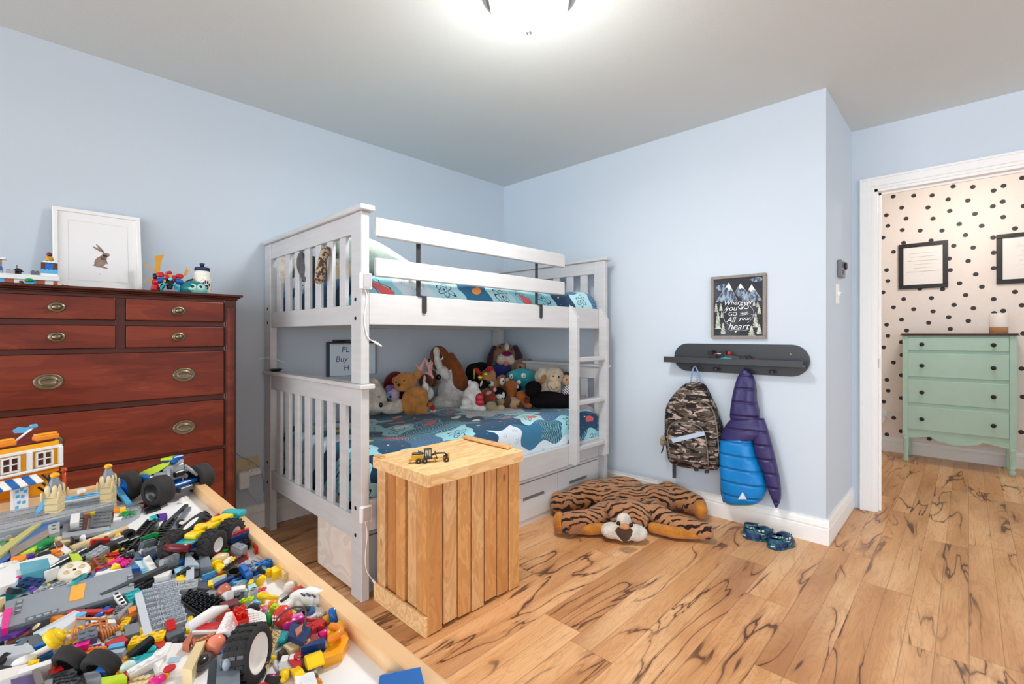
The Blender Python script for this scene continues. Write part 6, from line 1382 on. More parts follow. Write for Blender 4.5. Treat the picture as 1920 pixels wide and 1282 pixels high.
sub(t, 'tyre', tyre_mesh(MB(), pos(476, 1276)+Vector((0, 0, .027))-a_*.006, .027, .026, tuple(a_+Vector((0, 0, .12))), 0, RUB, P((244, 240, 234)), 30, .68))
mb = MB(); cc = pos(476, 1276)+Vector((0, 0, .027))-a_*.006
qd = Vector((0, 0, 1)).rotation_difference(a_+Vector((0, 0, .12)))
mb.use(LBK)
for k in range(20):
    for s in (-.3, 0, .3): mb.obox(cc+qd @ Vector((.0268*math.cos(k*PI/10+s), .0268*math.sin(k*PI/10+s), s*.026)), (.002, .003, .006), qd @ Euler((0, 0, k*PI/10+s)).to_quaternion())
sub(t, 'tread', mb)
sub(t, 'axle_block', slabq(slabq(MB(), [(408, 1228), (448, 1220), (450, 1275), (404, 1292)], .0, .030, P((112, 122, 132))), [(414, 1226), (446, 1221), (446, 1230), (412, 1236)], .030, .036, P((132, 142, 152))))
sub(t, 'grey_pin', MB().use(P((150, 160, 170))).ell(pos(425, 1246, .034), (.004, .004, .006), None, 10, 8)); sub(t, 'dark_end', slabq(MB(), [(392, 1240), (408, 1234), (404, 1300), (386, 1300)], 0, .026, P((52, 56, 60))))
bo2 = MB().use(LB).rings([[pos(*p, z) for p in ((712+d, 1266-d*.5), (788-d, 1250+d*.2), (800-d, 1300), (704+d, 1320))] for z, d in ((0.002, 8), (.030, 0))], True, False)
place('toy_bin', bo2, 'blue plastic box corner at the near edge of the white top', 'toy box', LB, None, 'blue box corner')
def slope(mb, nx, ny, m=None):
    if m: mb.use(m)
    return mb.prism([(0, 0), (nx*ST, 0), (nx*ST, .002), (ST, BH), (0, BH)], 0, ny*ST, lambda a, b, c: (a, c, b))
def put(mb, p, q_, lift=0, tilt=(0, 0)):
    M_, L_ = frame(p, q_); vs = [v.co for v in mb.bm.verts]; cx = sum(v.x for v in vs)/len(vs); cy = sum(v.y for v in vs)/len(vs)
    mid = (pos(*p)+pos(*q_))/2; d = pos(*q_)-pos(*p)
    T = Matrix.Translation(mid+Vector((0, 0, lift))) @ Matrix.Rotation(math.atan2(d.y, d.x), 4, 'Z') @ Matrix.Rotation(tilt[0], 4, 'X') @ Matrix.Rotation(tilt[1], 4, 'Y') @ Matrix.Translation((-cx, -cy, 0))
    mb.bm.transform(T); lo = min(v.co.z for v in mb.bm.verts)
    mb.bm.transform(Matrix.Translation((0, 0, TZ+lift-lo))); return mb
def head(mb, c, m=LY, r=.0052, ax=(0, 0, 1)): return mb.use(m).lathe([(.003, -.0052), (r, -.004), (r, .003), (.004, .0048), (.0025, .005), (.0025, .0068)], c, ax, 12)
def fig(mb, p, q_, torso, legs, hd=LY, hair=None):
    """a small toy figure lying down, feet at p, head at q"""
    m2 = MB(); m2.use(legs).box(0, .012, -.0075, -.0005, 0, .007, .001).box(0, .012, .0005, .0075, 0, .007, .001).use(torso).rings([[Vector((x, -w, 0)), Vector((x, w, 0)), Vector((x, w, .0065)), Vector((x, -w, .0065))] for x, w in ((.012, .0078), (.024, .006))], True, False)
    for s in (-1, 1): m2.tube([(.022, s*.007, .004), (.016, s*.011, .006), (.011, s*.012, .009)], .0022, 6)
    head(m2, (.030, 0, .0045), hd, .005, (1, 0, 0))
    if hair: m2.use(hair).ell((.032, 0, .005), (.0045, .006, .006), None, 10, 8)
    return put(m2, p, q_)
NEAR = [
 ('toy_tray', lambda: slabq(slabq(MB(), [(222, 1232), (260, 1226), (252, 1262), (216, 1268)], 0, .006, LYO), [(226, 1236), (256, 1231), (250, 1256), (221, 1262)], .0061, .0066, P((226, 152, 30))).use(P((206, 226, 216))).ell(pos(240, 1250, .012), (.007, .005, .006), None, 10, 8), 'orange tray holding a pale round piece', 'orange tray'),
 ('toy_brick', lambda: put(brick(MB(), 0, 0, 0, 4, 2, 3, True, LY), (255, 1222), (298, 1212), .004), 'yellow two by four brick behind the white tiled table', 'yellow four-stud brick'),
 ('toy_round_brick', lambda: MB().use(LY).lathe([(.0075, 0), (.0078, .001), (.0078, .012), (.005, .0125), (.005, .014)], pos(264, 1202), (.3, .1, .95), 16), 'yellow round brick at the foot of the pale ribbed strip', 'yellow round brick'),
 ('toy_sneaker', lambda: slabq(MB(), [(284, 1200), (300, 1192), (312, 1204), (298, 1214)], 0, .010, LR).use(LT).ell(pos(286, 1204, .006), (.006, .006, .006), None, 10, 6), 'red and tan piece beside the yellow four-stud brick', 'red and tan piece'),
 ('toy_tiled_table', lambda: slabq(slabq(slabq(MB(), [(282, 1232), (302, 1208), (372, 1202), (350, 1250), (290, 1262)], 0, .008, LW), [(288, 1240), (312, 1204), (322, 1204), (298, 1252)], .008, .013, LW), [(318, 1232), (340, 1230), (336, 1240), (314, 1243)], .0081, .0086, P((170, 196, 214))).use(LR).lathe([(.0055, 0), (.005, .002)], pos(318, 1254, .008), n=14), 'white tiled toy tabletop with a small colour print and red stud', 'white tiled tabletop'),
 ('toy_wall', lambda: slabq(MB(), [(368, 1204), (386, 1200), (360, 1256), (342, 1252)], 0, .016, LT), 'tan wall piece along the white tiled tabletop', 'tan wall piece'),
 ('toy_hair', lambda: MB().use(P((78, 74, 74))).ell(pos(376, 1240, .006), (.015, .011, .006), Euler((0, 0, .8)), 14, 8).use(LBK).ell(pos(377, 1238, .009), (.009, .007, .004), Euler((0, 0, .8)), 12, 6), 'dark grey shell shaped piece on the white top by the tan wall', 'dark shell piece'),
 ('toy_figure', lambda: fig(None, (268, 1252), (288, 1228), LTL, LAZ, LTL), 'turquoise toy figure lying between the tray and the tiled tabletop', 'turquoise figure'),
 ('toy_basket', lambda: basket(), 'orange toy basket lattice lying on the yellow brick', 'orange lattice basket'),
 ('toy_brick', lambda: put(brick(MB(), 0, 0, 0, 3, 2, 2, True, LY), (124, 1210), (152, 1196), .004), 'yellow brick under the orange lattice basket', 'yellow brick by the basket'),
 ('toy_tub', lambda: slabq(slabq(slabq(MB(), [(62, 1186), (140, 1144), (160, 1150), (100, 1198)], 0, .016, P((200, 206, 212))), [(72, 1186), (142, 1149), (154, 1153), (98, 1193)], .0161, .018, P((214, 220, 226))), [(90, 1180), (104, 1174), (106, 1182), (94, 1186)], .018, .0185, LAZ).use(LAZ).lathe([(.005, 0), (.005, .001)], pos(152, 1152, .018), n=12), 'pale grey long hull with clear blue round studs', 'pale grey hull'),
 ('toy_slope', lambda: slabq(MB(), [(-12, 1212), (55, 1204), (66, 1220), (-12, 1236)], 0, .014, P((186, 192, 198))), 'pale grey wedge at the table side below the purple boat', 'pale grey wedge'),
 ('toy_boat', lambda: slabq(slabq(MB(), [(-10, 1180), (40, 1168), (64, 1172), (30, 1188), (-10, 1194)], 0, .006, LPU), [(-10, 1178), (40, 1166), (66, 1170), (30, 1189), (-10, 1196)], .006, .010, LPU), 'purple flat boat below the magenta strip', 'purple boat'),
 ('toy_spoon', lambda: MB().use(LW).tube([pos(56, 1232, .012), pos(148, 1186, .016)], .0035, 8).ell(pos(46, 1238, .012), (.010, .008, .004), None, 12, 8), 'long white rod with a round end crossing the pale hull', 'long white rod'),
 ('toy_head', lambda: put(head(head(MB(), (0, 0, 0), LY, .011), (0, 0, .003), LY, .008), (92, 1246), (112, 1228), .012, (.9, .4)), 'large yellow round toy head in front of the pale hull', 'large yellow head'),
 ('toy_tyre', lambda: tyre_mesh(MB(), pos(134, 1238, .016), .017, .013, (.75, .5, .45), 0, RUB, None, 24, .6), 'black tyre leaning beside the large yellow head', 'leaning black tyre'),
 ('toy_tyre', lambda: tyre_mesh(MB(), pos(190, 1246, .014), .017, .014, (.7, .6, .4), 0, RUB, None, 24, .6), 'black tyre leaning beside the slate two by two brick', 'second leaning tyre'),
 ('toy_brick', lambda: put(brick(MB(), 0, 0, 0, 2, 2, 3, True, P((110, 120, 132))), (148, 1232), (176, 1222), .012, (.25, .1)), 'slate grey two by two brick propped between two black tyres', 'slate two by two brick'),
 ('toy_flame', lambda: slabq(MB(), [(90, 1252), (112, 1246), (120, 1254), (94, 1266)], 0, .010, LR), 'bright red piece under the large yellow head', 'bright red piece'),
 ('toy_brick', lambda: slabq(MB(), [(58, 1232), (96, 1218), (100, 1224), (64, 1238)], 0, .008, LB), 'blue slope behind the large yellow head', 'blue slope by the head'),
 ('toy_block', lambda: slabq(MB(), [(-10, 1258), (52, 1244), (58, 1256), (-10, 1280)], 0, .014, P((232, 226, 222))), 'cream white block at the near corner of the table', 'cream white block'),
 ('toy_crate', lambda: slabq(slabq(MB(), [(20, 1274), (66, 1262), (72, 1284), (24, 1296)], 0, .014, P((88, 70, 120))), [(60, 1256), (74, 1250), (82, 1278), (70, 1288)], 0, .018, P((120, 110, 104))), 'smoky purple box piece beside the cream white block', 'smoky purple box'),
 ('toy_engine', lambda: slabq(gridq(slabq(MB(), [(86, 1266), (140, 1252), (160, 1290), (96, 1300)], 0, .012, P((66, 68, 72))), [(100, 1268), (140, 1258), (150, 1284), (106, 1290)], 3, 2, .012, .0038, .002, P((90, 92, 96)), True, 12), [(84, 1276), (100, 1270), (96, 1290), (82, 1292)], 0, .014, P((150, 152, 156))), 'dark grey engine block with round pistons near the red piece', 'dark engine block'),
 ('toy_bracket', lambda: slabq(slabq(MB(), [(190, 1270), (232, 1262), (238, 1268), (196, 1277)], 0, .016, LIM), [(196, 1278), (226, 1272), (230, 1290), (200, 1296)], 0, .010, LBK), 'lime green bracket with a black plate in front of the orange tray', 'lime green bracket'),
 ('toy_claw', lambda: slabq(MB(), [(156, 1262), (184, 1256), (190, 1268), (162, 1276)], 0, .012, P((150, 158, 166))).use(LB).ell(pos(202, 1256, .008), (.012, .007, .008), None, 12, 8), 'blue and grey claw piece between the tyre and the lime bracket', 'blue and grey claw'),
 ('toy_plate', lambda: slabq(MB(), [(190, 1222), (236, 1214), (230, 1222), (186, 1230)], .006, .014, P((176, 186, 198))), 'pale steel plate above the second leaning tyre', 'pale steel plate'),
 ('toy_tile', lambda: slabq(MB(), [(206, 1208), (234, 1202), (232, 1210), (202, 1216)], .008, .014, LAZ), 'sky blue tile beside the pale steel plate', 'sky blue tile'),
 ('toy_tile', lambda: slabq(MB(), [(164, 1212), (190, 1206), (192, 1216), (166, 1222)], .004, .012, LPU), 'violet clear piece behind the slate brick', 'violet clear piece'),
 ('toy_plate', lambda: gridq(slabq(MB(), [(244, 1272), (290, 1262), (280, 1290), (236, 1300)], 0, .006, LT), [(250, 1270), (284, 1264), (276, 1286), (244, 1292)], 3, 2, .006, .0028, .0018, LT), 'tan studded plate at the near edge by the pink boat', 'tan studded plate'),
 ('toy_boat', lambda: MB().use(LPK).tube([pos(284, 1284, .006), pos(306, 1270, .007)], [.006, .004], 10).use(LO).tube([pos(306, 1270, .007), pos(318, 1262, .006)], [.004, .001], 10), 'magenta rocket with an orange tip near the tiled tabletop', 'magenta rocket'),
 ('toy_arch', lambda: arch(), 'yellow curved swing with an orange arc on the white top', 'yellow swing'),
 ('toy_hat', lambda: MB().use(LY).ell(pos(646, 1172, .006), (.012, .010, .007), None, 12, 8).tube([pos(640, 1164, .006), pos(646, 1156, .010)], .004, 8), 'yellow rounded piece behind the yellow swing', 'yellow rounded piece'),
 ('toy_ring', lambda: MB().use(LB).lathe([(.007, -.004), (.010, -.004), (.010, .004), (.007, .004), (.007, -.004)], pos(628, 1154, .010), (.75, -.5, .3), 18, False), 'blue ring standing on its rim by the maple edge', 'blue ring'),
 ('toy_figure', lambda: fig(None, (590, 1158), (612, 1148), LW, LW, LY), 'white toy figure with printed chest beside the blue ring', 'white figure by the ring'),
 ('toy_figure', lambda: fig(None, (586, 1184), (614, 1168), LR, LR, LYO), 'red robed toy figure in front of the blue ring', 'red robed figure'),
 ('toy_cup', lambda: MB().use(P((60, 100, 160))).lathe([(.006, 0), (.007, .008), (.007, .012)], pos(580, 1160), n=14), 'blue cup piece beside the red robed figure', 'blue cup piece'),
 ('toy_animal', lambda: animal(), 'white toy animal with black stripes lying by the maple rim', 'white striped animal'),
 ('toy_wing', lambda: slabq(slabq(MB(), [(552, 1102), (578, 1092), (588, 1094), (590, 1102), (562, 1112), (546, 1112)], .004, .012, LR), [(548, 1110), (576, 1100), (572, 1112), (566, 1106), (556, 1114)], .0121, .0126, LAZ), 'red and blue printed tail piece behind the white striped animal', 'red and blue tail'),
 ('toy_tool', lambda: MB().use(P((96, 88, 84))).tube([pos(592, 1108, .004), pos(590, 1090, .016)], .002, 6).tube([pos(586, 1092, .012), pos(594, 1096, .012)], .0016, 6), 'small dark stick piece against the rim by the red and blue tail', 'dark stick piece'),
 ('toy_head', lambda: MB().use(P((236, 226, 220))).ell(pos(543, 1100, .007), (.008, .007, .007), None, 12, 8), 'pale pinkish round head alone on white beside the red tail', 'pale round head'),
 ('toy_fruit', lambda: strawberry(), 'red strawberry with a green leaf on the white wing plate', 'red strawberry'),
 ('toy_brick', lambda: slabq(gridq(slabq(MB(), [(528, 1160), (566, 1148), (572, 1156), (530, 1172)], 0, .012, P((222, 60, 160))), [(530, 1166), (570, 1152), (571, 1156), (531, 1171)], 3, 1, .0121, .002, .0006, LW), [(530, 1158), (566, 1147), (568, 1151), (530, 1163)], .012, .014, P((238, 120, 196))), 'pink lipped brick next to the strawberry', 'pink lipped brick'),
 ('toy_hose', lambda: MB().use(P((84, 74, 70))).tube(cat_curve([pos(510, 1176, .010), pos(526, 1152, .030), pos(552, 1138, .036), pos(572, 1142, .030), pos(570, 1176, .014), pos(558, 1196, .010), pos(544, 1214, .008)], 6), .0011, 6), 'thin dark hose arching over the pink brick', 'dark hose'),
 ('toy_slope', lambda: slabq(MB(), [(546, 1166), (584, 1176), (570, 1204), (540, 1190)], 0, .016, LDB), 'dark blue slope under the arching dark hose', 'dark blue slope'),
 ('toy_tile', lambda: slabq(MB(), [(553, 1180), (568, 1168), (566, 1182), (556, 1192)], .0161, .018, P((196, 116, 88))), 'terracotta triangle on the dark blue slope', 'terracotta triangle'),
 ('toy_figure', lambda: fig(None, (524, 1206), (548, 1196), LTL, LTL, LY), 'teal toy figure with a yellow head by the tan ringed plate', 'teal figure'),
 ('toy_crossbow', lambda: put(MB().use(P((70, 60, 56))).box(0, .030, -.003, .003, 0, .007, .001).box(.004, .012, -.006, .006, .002, .006, .001).box(.022, .028, -.005, .005, 0, .005, .001).use(LY).ell((-.004, .004, .004), .004, None, 8, 6), (516, 1242), (546, 1216)), 'dark brown launcher piece holding the end of the hose', 'dark brown launcher'),
 ('toy_brick', lambda: put(brick(MB(), 0, 0, 0, 3, 2, 3, False, LT), (546, 1226), (568, 1214)), 'plain tan brick beside the dark brown launcher', 'plain tan brick'),
 ('toy_slope', lambda: put(slope(MB(), 3, 2, LYO), (572, 1232), (602, 1216), 0), 'amber ribbed slope between the tan brick and yellow swing', 'amber ribbed slope'),
 ('toy_figure', lambda: fig(None, (578, 1212), (602, 1200), P((160, 60, 60)), P((214, 110, 130)), LPK), 'pink legged toy figure upside down by the yellow swing', 'pink legged figure'),
 ('toy_wing', lambda: slabq(MB(), [(540, 1236), (568, 1236), (572, 1244), (556, 1256)], 0, .009, LR).use(LR).lathe([(.005, .009), (.005, .0105)], pos(560, 1246), n=12), 'red scoop piece in front of the tan brick', 'red scoop'),
 ('toy_hair', lambda: MB().use(P((78, 64, 58))).ell(pos(580, 1240, .008), (.008, .008, .008), None, 12, 8).ell(pos(576, 1248, .006), (.006, .006, .006), None, 10, 8), 'dark brown hair piece beside the red scoop', 'dark brown hair piece'),
 ('toy_figure', lambda: fig(None, (540, 1248), (532, 1278), P((200, 202, 206)), LW, LY), 'grey printed toy figure with yellow head near the table front', 'grey printed figure'),
 ('toy_robot', lambda: slabq(slabq(MB(), [(552, 1266), (588, 1258), (596, 1282), (556, 1290)], 0, .012, LW), [(564, 1270), (580, 1266), (584, 1276), (568, 1280)], .012, .016, P((226, 228, 230))), 'white blocky robot piece near the table front', 'white robot piece'),
 ('toy_claw', lambda: MB().use(P((80, 66, 60))).ell(pos(588, 1272, .006), (.005, .005, .005), None, 10, 6).use(P((214, 140, 30))).tube([pos(592, 1276, .005), pos(598, 1278, .006), pos(600, 1284, .004)], .003, 8), 'small brown and amber hook beside the white robot piece', 'amber hook'),
 ('toy_plate', lambda: slabq(MB(), [(458, 1290), (500, 1276), (512, 1290), (460, 1300)], 0, .008, LR), 'red plate under the wide tyre with white hub', 'red plate by the tyre'),
 ('toy_plate', lambda: brick_at(2, 1, LPU, (477, 1182), (500, 1172)), 'violet brick under the edge of the white wing plate', 'violet brick'),
 ('toy_bracket', lambda: slabq(MB(), [(342, 1206), (356, 1186), (362, 1190), (354, 1210)], 0, .016, P((184, 104, 74))), 'reddish brown corner piece behind the tan wall piece', 'reddish corner piece'),
 ('toy_plate', lambda: slabq(gridq(slabq(MB(), [(362, 1200), (404, 1184), (408, 1192), (366, 1208)], 0, .010, P((176, 96, 66))), [(366, 1200), (402, 1186), (404, 1190), (368, 1205)], 5, 1, .010, .0018, .0008, LNO), [(360, 1198), (366, 1196), (368, 1206), (362, 1208)], 0, .016, P((176, 96, 66))), 'reddish brown long brick under the white wing plate', 'reddish long brick'),
 ('toy_claw', lambda: put(MB().use(LW).tube([(0, 0, .006), (.03, .002, .008), (.045, 0, .006)], [.006, .007, .003], 10), (372, 1188), (416, 1164), .008), 'white bone shaped piece beside the black upturned plate', 'white bone piece'),
 ('toy_vest', lambda: slabq(MB(), [(412, 1130), (444, 1120), (450, 1130), (418, 1140)], .004, .014, LDR), 'maroon block with pins beside the black upturned plate', 'maroon block'),
 ('toy_slope', lambda: slabq(MB(), [(402, 1142), (426, 1134), (432, 1142), (406, 1152)], .002, .012, P((232, 84, 58))), 'orange red slope behind the white wing plate', 'orange red slope'),
 ('toy_hand', lambda: MB().use(P((190, 110, 84))).ell(pos(420, 1110, .010), (.009, .011, .010), None, 12, 8).tube([pos(416, 1104, .012), pos(424, 1096, .020)], .003, 8), 'copper coloured creature piece above the maroon block', 'copper creature'),
 ('toy_engine', lambda: slabq(gridq(slabq(MB(), [(432, 1106), (458, 1100), (458, 1122), (432, 1126)], 0, .012, LBK), [(434, 1108), (456, 1102), (456, 1118), (434, 1122)], 1, 2, .012, .004, .002, P((90, 92, 96))), [(434, 1100), (460, 1096), (460, 1102), (434, 1108)], .010, .016, LW), 'black and white block beside the copper creature', 'black and white block'),
 ('toy_gem', lambda: slabq(MB(), [(464, 1098), (478, 1092), (484, 1104), (468, 1110)], 0, .012, P((170, 220, 226))), 'pale aqua brick beside the black and white block', 'pale aqua brick'),
 ('toy_flower', lambda: flower(489, 1105, LPK), 'pink flower piece on the white top near the aqua brick', 'pink flower'),
 ('toy_cone', lambda: MB().use(LY).lathe([(.007, 0), (.004, .013)], pos(483, 1096), (.5, -.2, .7), 12), 'yellow cone behind the pink flower', 'yellow cone'),
 ('toy_bowl', lambda: MB().use(LY).lathe([(.003, 0), (.006, .004), (.0075, .010), (.0055, .010), (.003, .004)], pos(490, 1128), (.1, -.3, 1), 14, False), 'yellow goblet standing behind the white wing plate', 'yellow goblet'),
 ('toy_flower', lambda: flower(492, 1140, P((238, 130, 190))), 'pale pink petal piece in front of the yellow goblet', 'pale pink petals'),
 ('toy_cylinder', lambda: put(MB().use(LY).lathe([(.006, 0), (.006, .026), (.0045, .026)], (0, 0, .006), (1, 0, 0), 14).lathe([(.0085, 0), (.0085, .006)], (-.002, 0, .006), (1, 0, 0), 14), (400, 1066), (424, 1084)), 'yellow telescope tube pointing at the flat black tyre', 'yellow telescope tube'),
 ('toy_tyre', lambda: tyre_mesh(MB(), pos(440, 1076, .006), .013, .010, (.1, -.1, 1), 0, RUB, None, 22, .68), 'flat black tyre beside the yellow telescope tube', 'flat black tyre'),
 ('toy_hinge', lambda: slabq(slabq(MB(), [(448, 1060), (458, 1055), (474, 1074), (462, 1080)], .004, .016, P((26, 92, 170))), [(450, 1060), (457, 1056), (466, 1066), (458, 1071)], .016, .018, LB), 'blue hinge arm over the flat black tyre', 'blue hinge arm'),
 ('toy_brick', lambda: put(brick(MB(), 0, 0, 0, 4, 2, 3, True, P((24, 116, 204))), (476, 1076), (504, 1062)), 'bright blue two by four brick near the maple rim', 'bright blue brick'),
 ('toy_trousers', lambda: slabq(MB(), [(508, 1064), (526, 1056), (530, 1066), (512, 1074)], 0, .012, LY), 'yellow legs piece between the blue brick and the rim', 'yellow legs piece'),
 ('toy_seat', lambda: slabq(slabq(MB(), [(514, 1076), (540, 1064), (546, 1074), (530, 1084)], 0, .004, LT), [(528, 1068), (538, 1064), (540, 1072), (532, 1076)], .004, .014, LT), 'tan seat piece tucked against the rim', 'tan seat piece'),
 ('toy_brick', lambda: brick_at(1, 1, LY, (500, 1082), (508, 1078)), 'single yellow stud brick in front of the bright blue brick', 'single yellow brick'),
 ('toy_plate', lambda: gridq(slabq(MB(), [(434, 1056), (462, 1044), (478, 1050), (454, 1066)], 0, .004, P((206, 208, 214))), [(438, 1055), (462, 1046), (474, 1051), (454, 1063)], 3, 2, .004, .002, .0008, P((206, 190, 206))), 'pale grey flat tile with faint circles near the red wedge', 'pale circled tile'),
 ('toy_plate', lambda: gridq(slabq(MB(), [(462, 1062), (478, 1044), (492, 1048), (478, 1072)], .0, .005, LG), [(464, 1060), (478, 1046), (490, 1049), (478, 1070)], 2, 3, .005, .0026, .0016, LG), 'grey studded plate behind the bright blue brick', 'grey studded plate'),
 ('toy_technic_brick', lambda: slabq(gridq(slabq(MB(), [(434, 1022), (446, 1016), (464, 1022), (454, 1030)], 0, .018, P((138, 146, 152))), [(438, 1022), (447, 1018), (462, 1023), (454, 1028)], 3, 1, .018, .0026, .0016, P((138, 146, 152))), [(432, 1024), (454, 1031), (454, 1033), (432, 1026)], 0, .016, P((120, 128, 134))), 'grey beam brick with round side holes near the rim', 'grey holed brick'),
 ('toy_brick', lambda: slabq(slabq(gridq(slabq(MB(), [(432, 1012), (466, 998), (468, 1016), (434, 1026)], 0, .012, LBK), [(434, 1014), (464, 1004), (466, 1014), (436, 1024)], 3, 2, .012, .0028, .002, P((50, 52, 58))), [(432, 1002), (466, 990), (468, 996), (432, 1010)], .008, .022, LDB), [(432, 1000), (466, 988), (467, 991), (432, 1004)], .020, .024, LR), 'navy black and red layered brick leaning by the rim', 'navy and red brick'),
 ('toy_panel', lambda: slabq(MB(), [(466, 990), (472, 988), (482, 1006), (476, 1010)], 0, .014, P((170, 176, 184))), 'grey side panel against the rim beside the navy brick', 'grey side panel'),
 ('toy_pumpkin', lambda: MB().use(LO).ell(pos(416, 1024, .009), (.013, .011, .009), None, 14, 8).use(LR).ell(pos(408, 1016, .010), (.009, .007, .008), None, 10, 8), 'orange and red rounded piece under the truck tyre', 'orange rounded piece'),
 ('toy_slope', lambda: slabq(MB(), [(474, 1018), (486, 1014), (490, 1022), (478, 1026)], 0, .012, LR).use(LO).ell(pos(486, 1028, .005), (.010, .006, .005), None, 10, 6), 'red and orange crumbled piece by the maple rim', 'red and orange piece'),
 ('toy_slope', lambda: slabq(MB(), [(442, 1044), (462, 1036), (466, 1042), (446, 1050)], 0, .010, P((190, 36, 40))), 'red wedge in front of the grey holed brick', 'red wedge'),
 ('toy_tile', lambda: slabq(MB(), [(432, 1046), (442, 1042), (440, 1054), (432, 1060)], 0, .008, LY), 'yellow sloped tile beside the red wedge', 'yellow sloped tile'),
 ('toy_round_slope', lambda: MB().use(LT).ell(pos(412, 1048, .007), (.015, .009, .008), Euler((0, 0, .35)), 14, 8), 'tan rounded tile on the white gap beside the yellow sloped tile', 'tan rounded tile'),
 ('toy_fin', lambda: slabq(MB(), [(372, 1042), (390, 1038), (398, 1060), (376, 1064)], 0, .014, P((128, 138, 148))).use(LG).box(*[0]*6) if 0 else slabq(MB(), [(372, 1042), (390, 1038), (398, 1060), (376, 1064)], 0, .014, P((128, 138, 148))), 'slate curved slope in front of the truck tyres', 'slate curved slope'),
 ('toy_panel', lambda: slabq(MB(), [(348, 1038), (352, 1034), (374, 1058), (346, 1060)], 0, .018, P((172, 184, 198))), 'pale blue-grey triangular panel in front of the truck nose', 'triangular panel'),
 ('toy_block', lambda: slabq(MB(), [(332, 1038), (346, 1034), (346, 1048), (332, 1050)], 0, .010, LYO), 'amber block beside the triangular panel', 'amber block'),
 ('toy_plate', lambda: gridq(slabq(MB(), [(290, 1050), (330, 1036), (336, 1044), (302, 1064)], .002, .007, P((170, 178, 182))), [(292, 1050), (330, 1038), (334, 1044), (304, 1061)], 5, 3, .007, .0024, .0014, P((170, 178, 182))), 'grey studded wing behind the white curved roof', 'grey studded wing'),
 ('toy_roof', lambda: slabq(slabq(MB(), [(268, 1046), (280, 1040), (300, 1074), (322, 1068), (316, 1078), (290, 1084)], 0, .014, LW), [(252, 1052), (268, 1050), (290, 1084), (284, 1086)], 0, .010, P((190, 224, 236))), 'white curved roof frame beside the grey wing', 'white curved roof'),
 ('toy_ladder', lambda: slabq(gridq(slabq(MB(), [(262, 1064), (276, 1062), (286, 1082), (274, 1086)], .002, .010, LAZ), [(264, 1065), (275, 1064), (284, 1082), (275, 1084)], 1, 5, .010, .002, .0012, P((130, 206, 226))), [(234, 1062), (268, 1056), (272, 1062), (238, 1068)], .002, .010, P((40, 116, 196))), 'light blue ridged piece at the far end of the wing', 'light blue ridged piece'),
 ('toy_gem', lambda: slabq(MB(), [(252, 1036), (258, 1032), (270, 1046), (254, 1048)], 0, .010, P((60, 92, 130))), 'dark blue clear wedge between the ladder and the white roof', 'dark blue clear wedge'),
 ('toy_flower', lambda: flowers3(), 'magenta flower cluster behind the grey wing', 'magenta flowers'),
 ('toy_brick', lambda: put(brick(MB(), 0, 0, 0, 2, 2, 3, False, LNO), (162, 1062), (180, 1070)), 'light brown ribbed brick beside the cream wheel disc', 'light brown brick'),
 ('toy_beam', lambda: slabq(MB(), [(162, 1084), (196, 1062), (200, 1066), (168, 1088)], .004, .012, LB), 'blue sloped bar between the cream disc and the magenta flowers', 'blue sloped bar'),
 ('toy_beam', lambda: slabq(MB(), [(176, 1080), (206, 1064), (212, 1070), (184, 1084)], .004, .014, P((240, 230, 214))), 'cream bar alongside the blue sloped bar', 'cream bar'),
 ('toy_plate', lambda: slabq(MB(), [(152, 1040), (184, 1028), (186, 1044), (160, 1056)], 0, .004, LG), 'pale grey plate in front of the long tan arm', 'pale plate by the arm'),
 ('toy_gear_box', lambda: slabq(gridq(slabq(MB(), [(334, 1090), (372, 1084), (370, 1100), (332, 1106)], .0, .012, P((156, 160, 160))), [(336, 1091), (370, 1086), (368, 1098), (335, 1103)], 3, 2, .012, .0024, .0014, P((170, 174, 174))), [(372, 1086), (398, 1094), (394, 1104), (370, 1102)], 0, .010, P((70, 72, 76))), 'grey studded brick behind the black upturned plate', 'grey studded brick'),
 ('toy_block', lambda: slabq(MB(), [(390, 1088), (408, 1084), (408, 1094), (390, 1098)], .002, .012, LY), 'yellow brick between the telescope tube and grey studded brick', 'yellow brick by the tube'),
 ('toy_figure', lambda: fig(None, (432, 1098), (456, 1080), LDB, LB, LBK), 'dark blue toy figure beside the flat black tyre', 'dark blue figure'),
 ('toy_bracket', lambda: slabq(slabq(MB(), [(350, 1066), (364, 1062), (364, 1084), (348, 1088)], 0, .016, P((190, 196, 202))), [(362, 1058), (374, 1060), (372, 1080), (360, 1082)], 0, .012, LBK), 'grey and black bracket in front of the triangular panel', 'grey and black bracket'),
 ('toy_tile', lambda: slabq(MB(), [(326, 1066), (344, 1060), (348, 1070), (330, 1076)], .004, .012, P((160, 208, 224))), 'pale blue clear tile beside the grey and black bracket', 'pale blue clear tile'),
 ('toy_beam', lambda: slabq(MB(), [(304, 1026), (328, 1004), (334, 1010), (312, 1034)], 0, .012, P((186, 224, 228))).use(LTL).tube([pos(314, 1030, .012), pos(330, 1010, .014)], .003, 6), 'pale aqua slope with a teal bar by the truck nose', 'pale aqua slope'),
 ('toy_slide', lambda: slabq(MB(), [(196, 1156), (226, 1148), (228, 1154), (198, 1162)], .006, .014, P((182, 178, 110))), 'olive flat bar at the near edge of the grey wing', 'olive flat bar'),
 ('toy_nozzle', lambda: slabq(MB(), [(240, 1140), (254, 1134), (256, 1142), (242, 1150)], .004, .014, LO), 'orange stud brick beside the ribbed strip', 'orange stud brick'),
 ('toy_beam', lambda: slabq(MB(), [(206, 1164), (256, 1146), (258, 1150), (208, 1170)], .004, .010, LNO), 'salmon brown bar in front of the orange stud brick', 'salmon brown bar'),
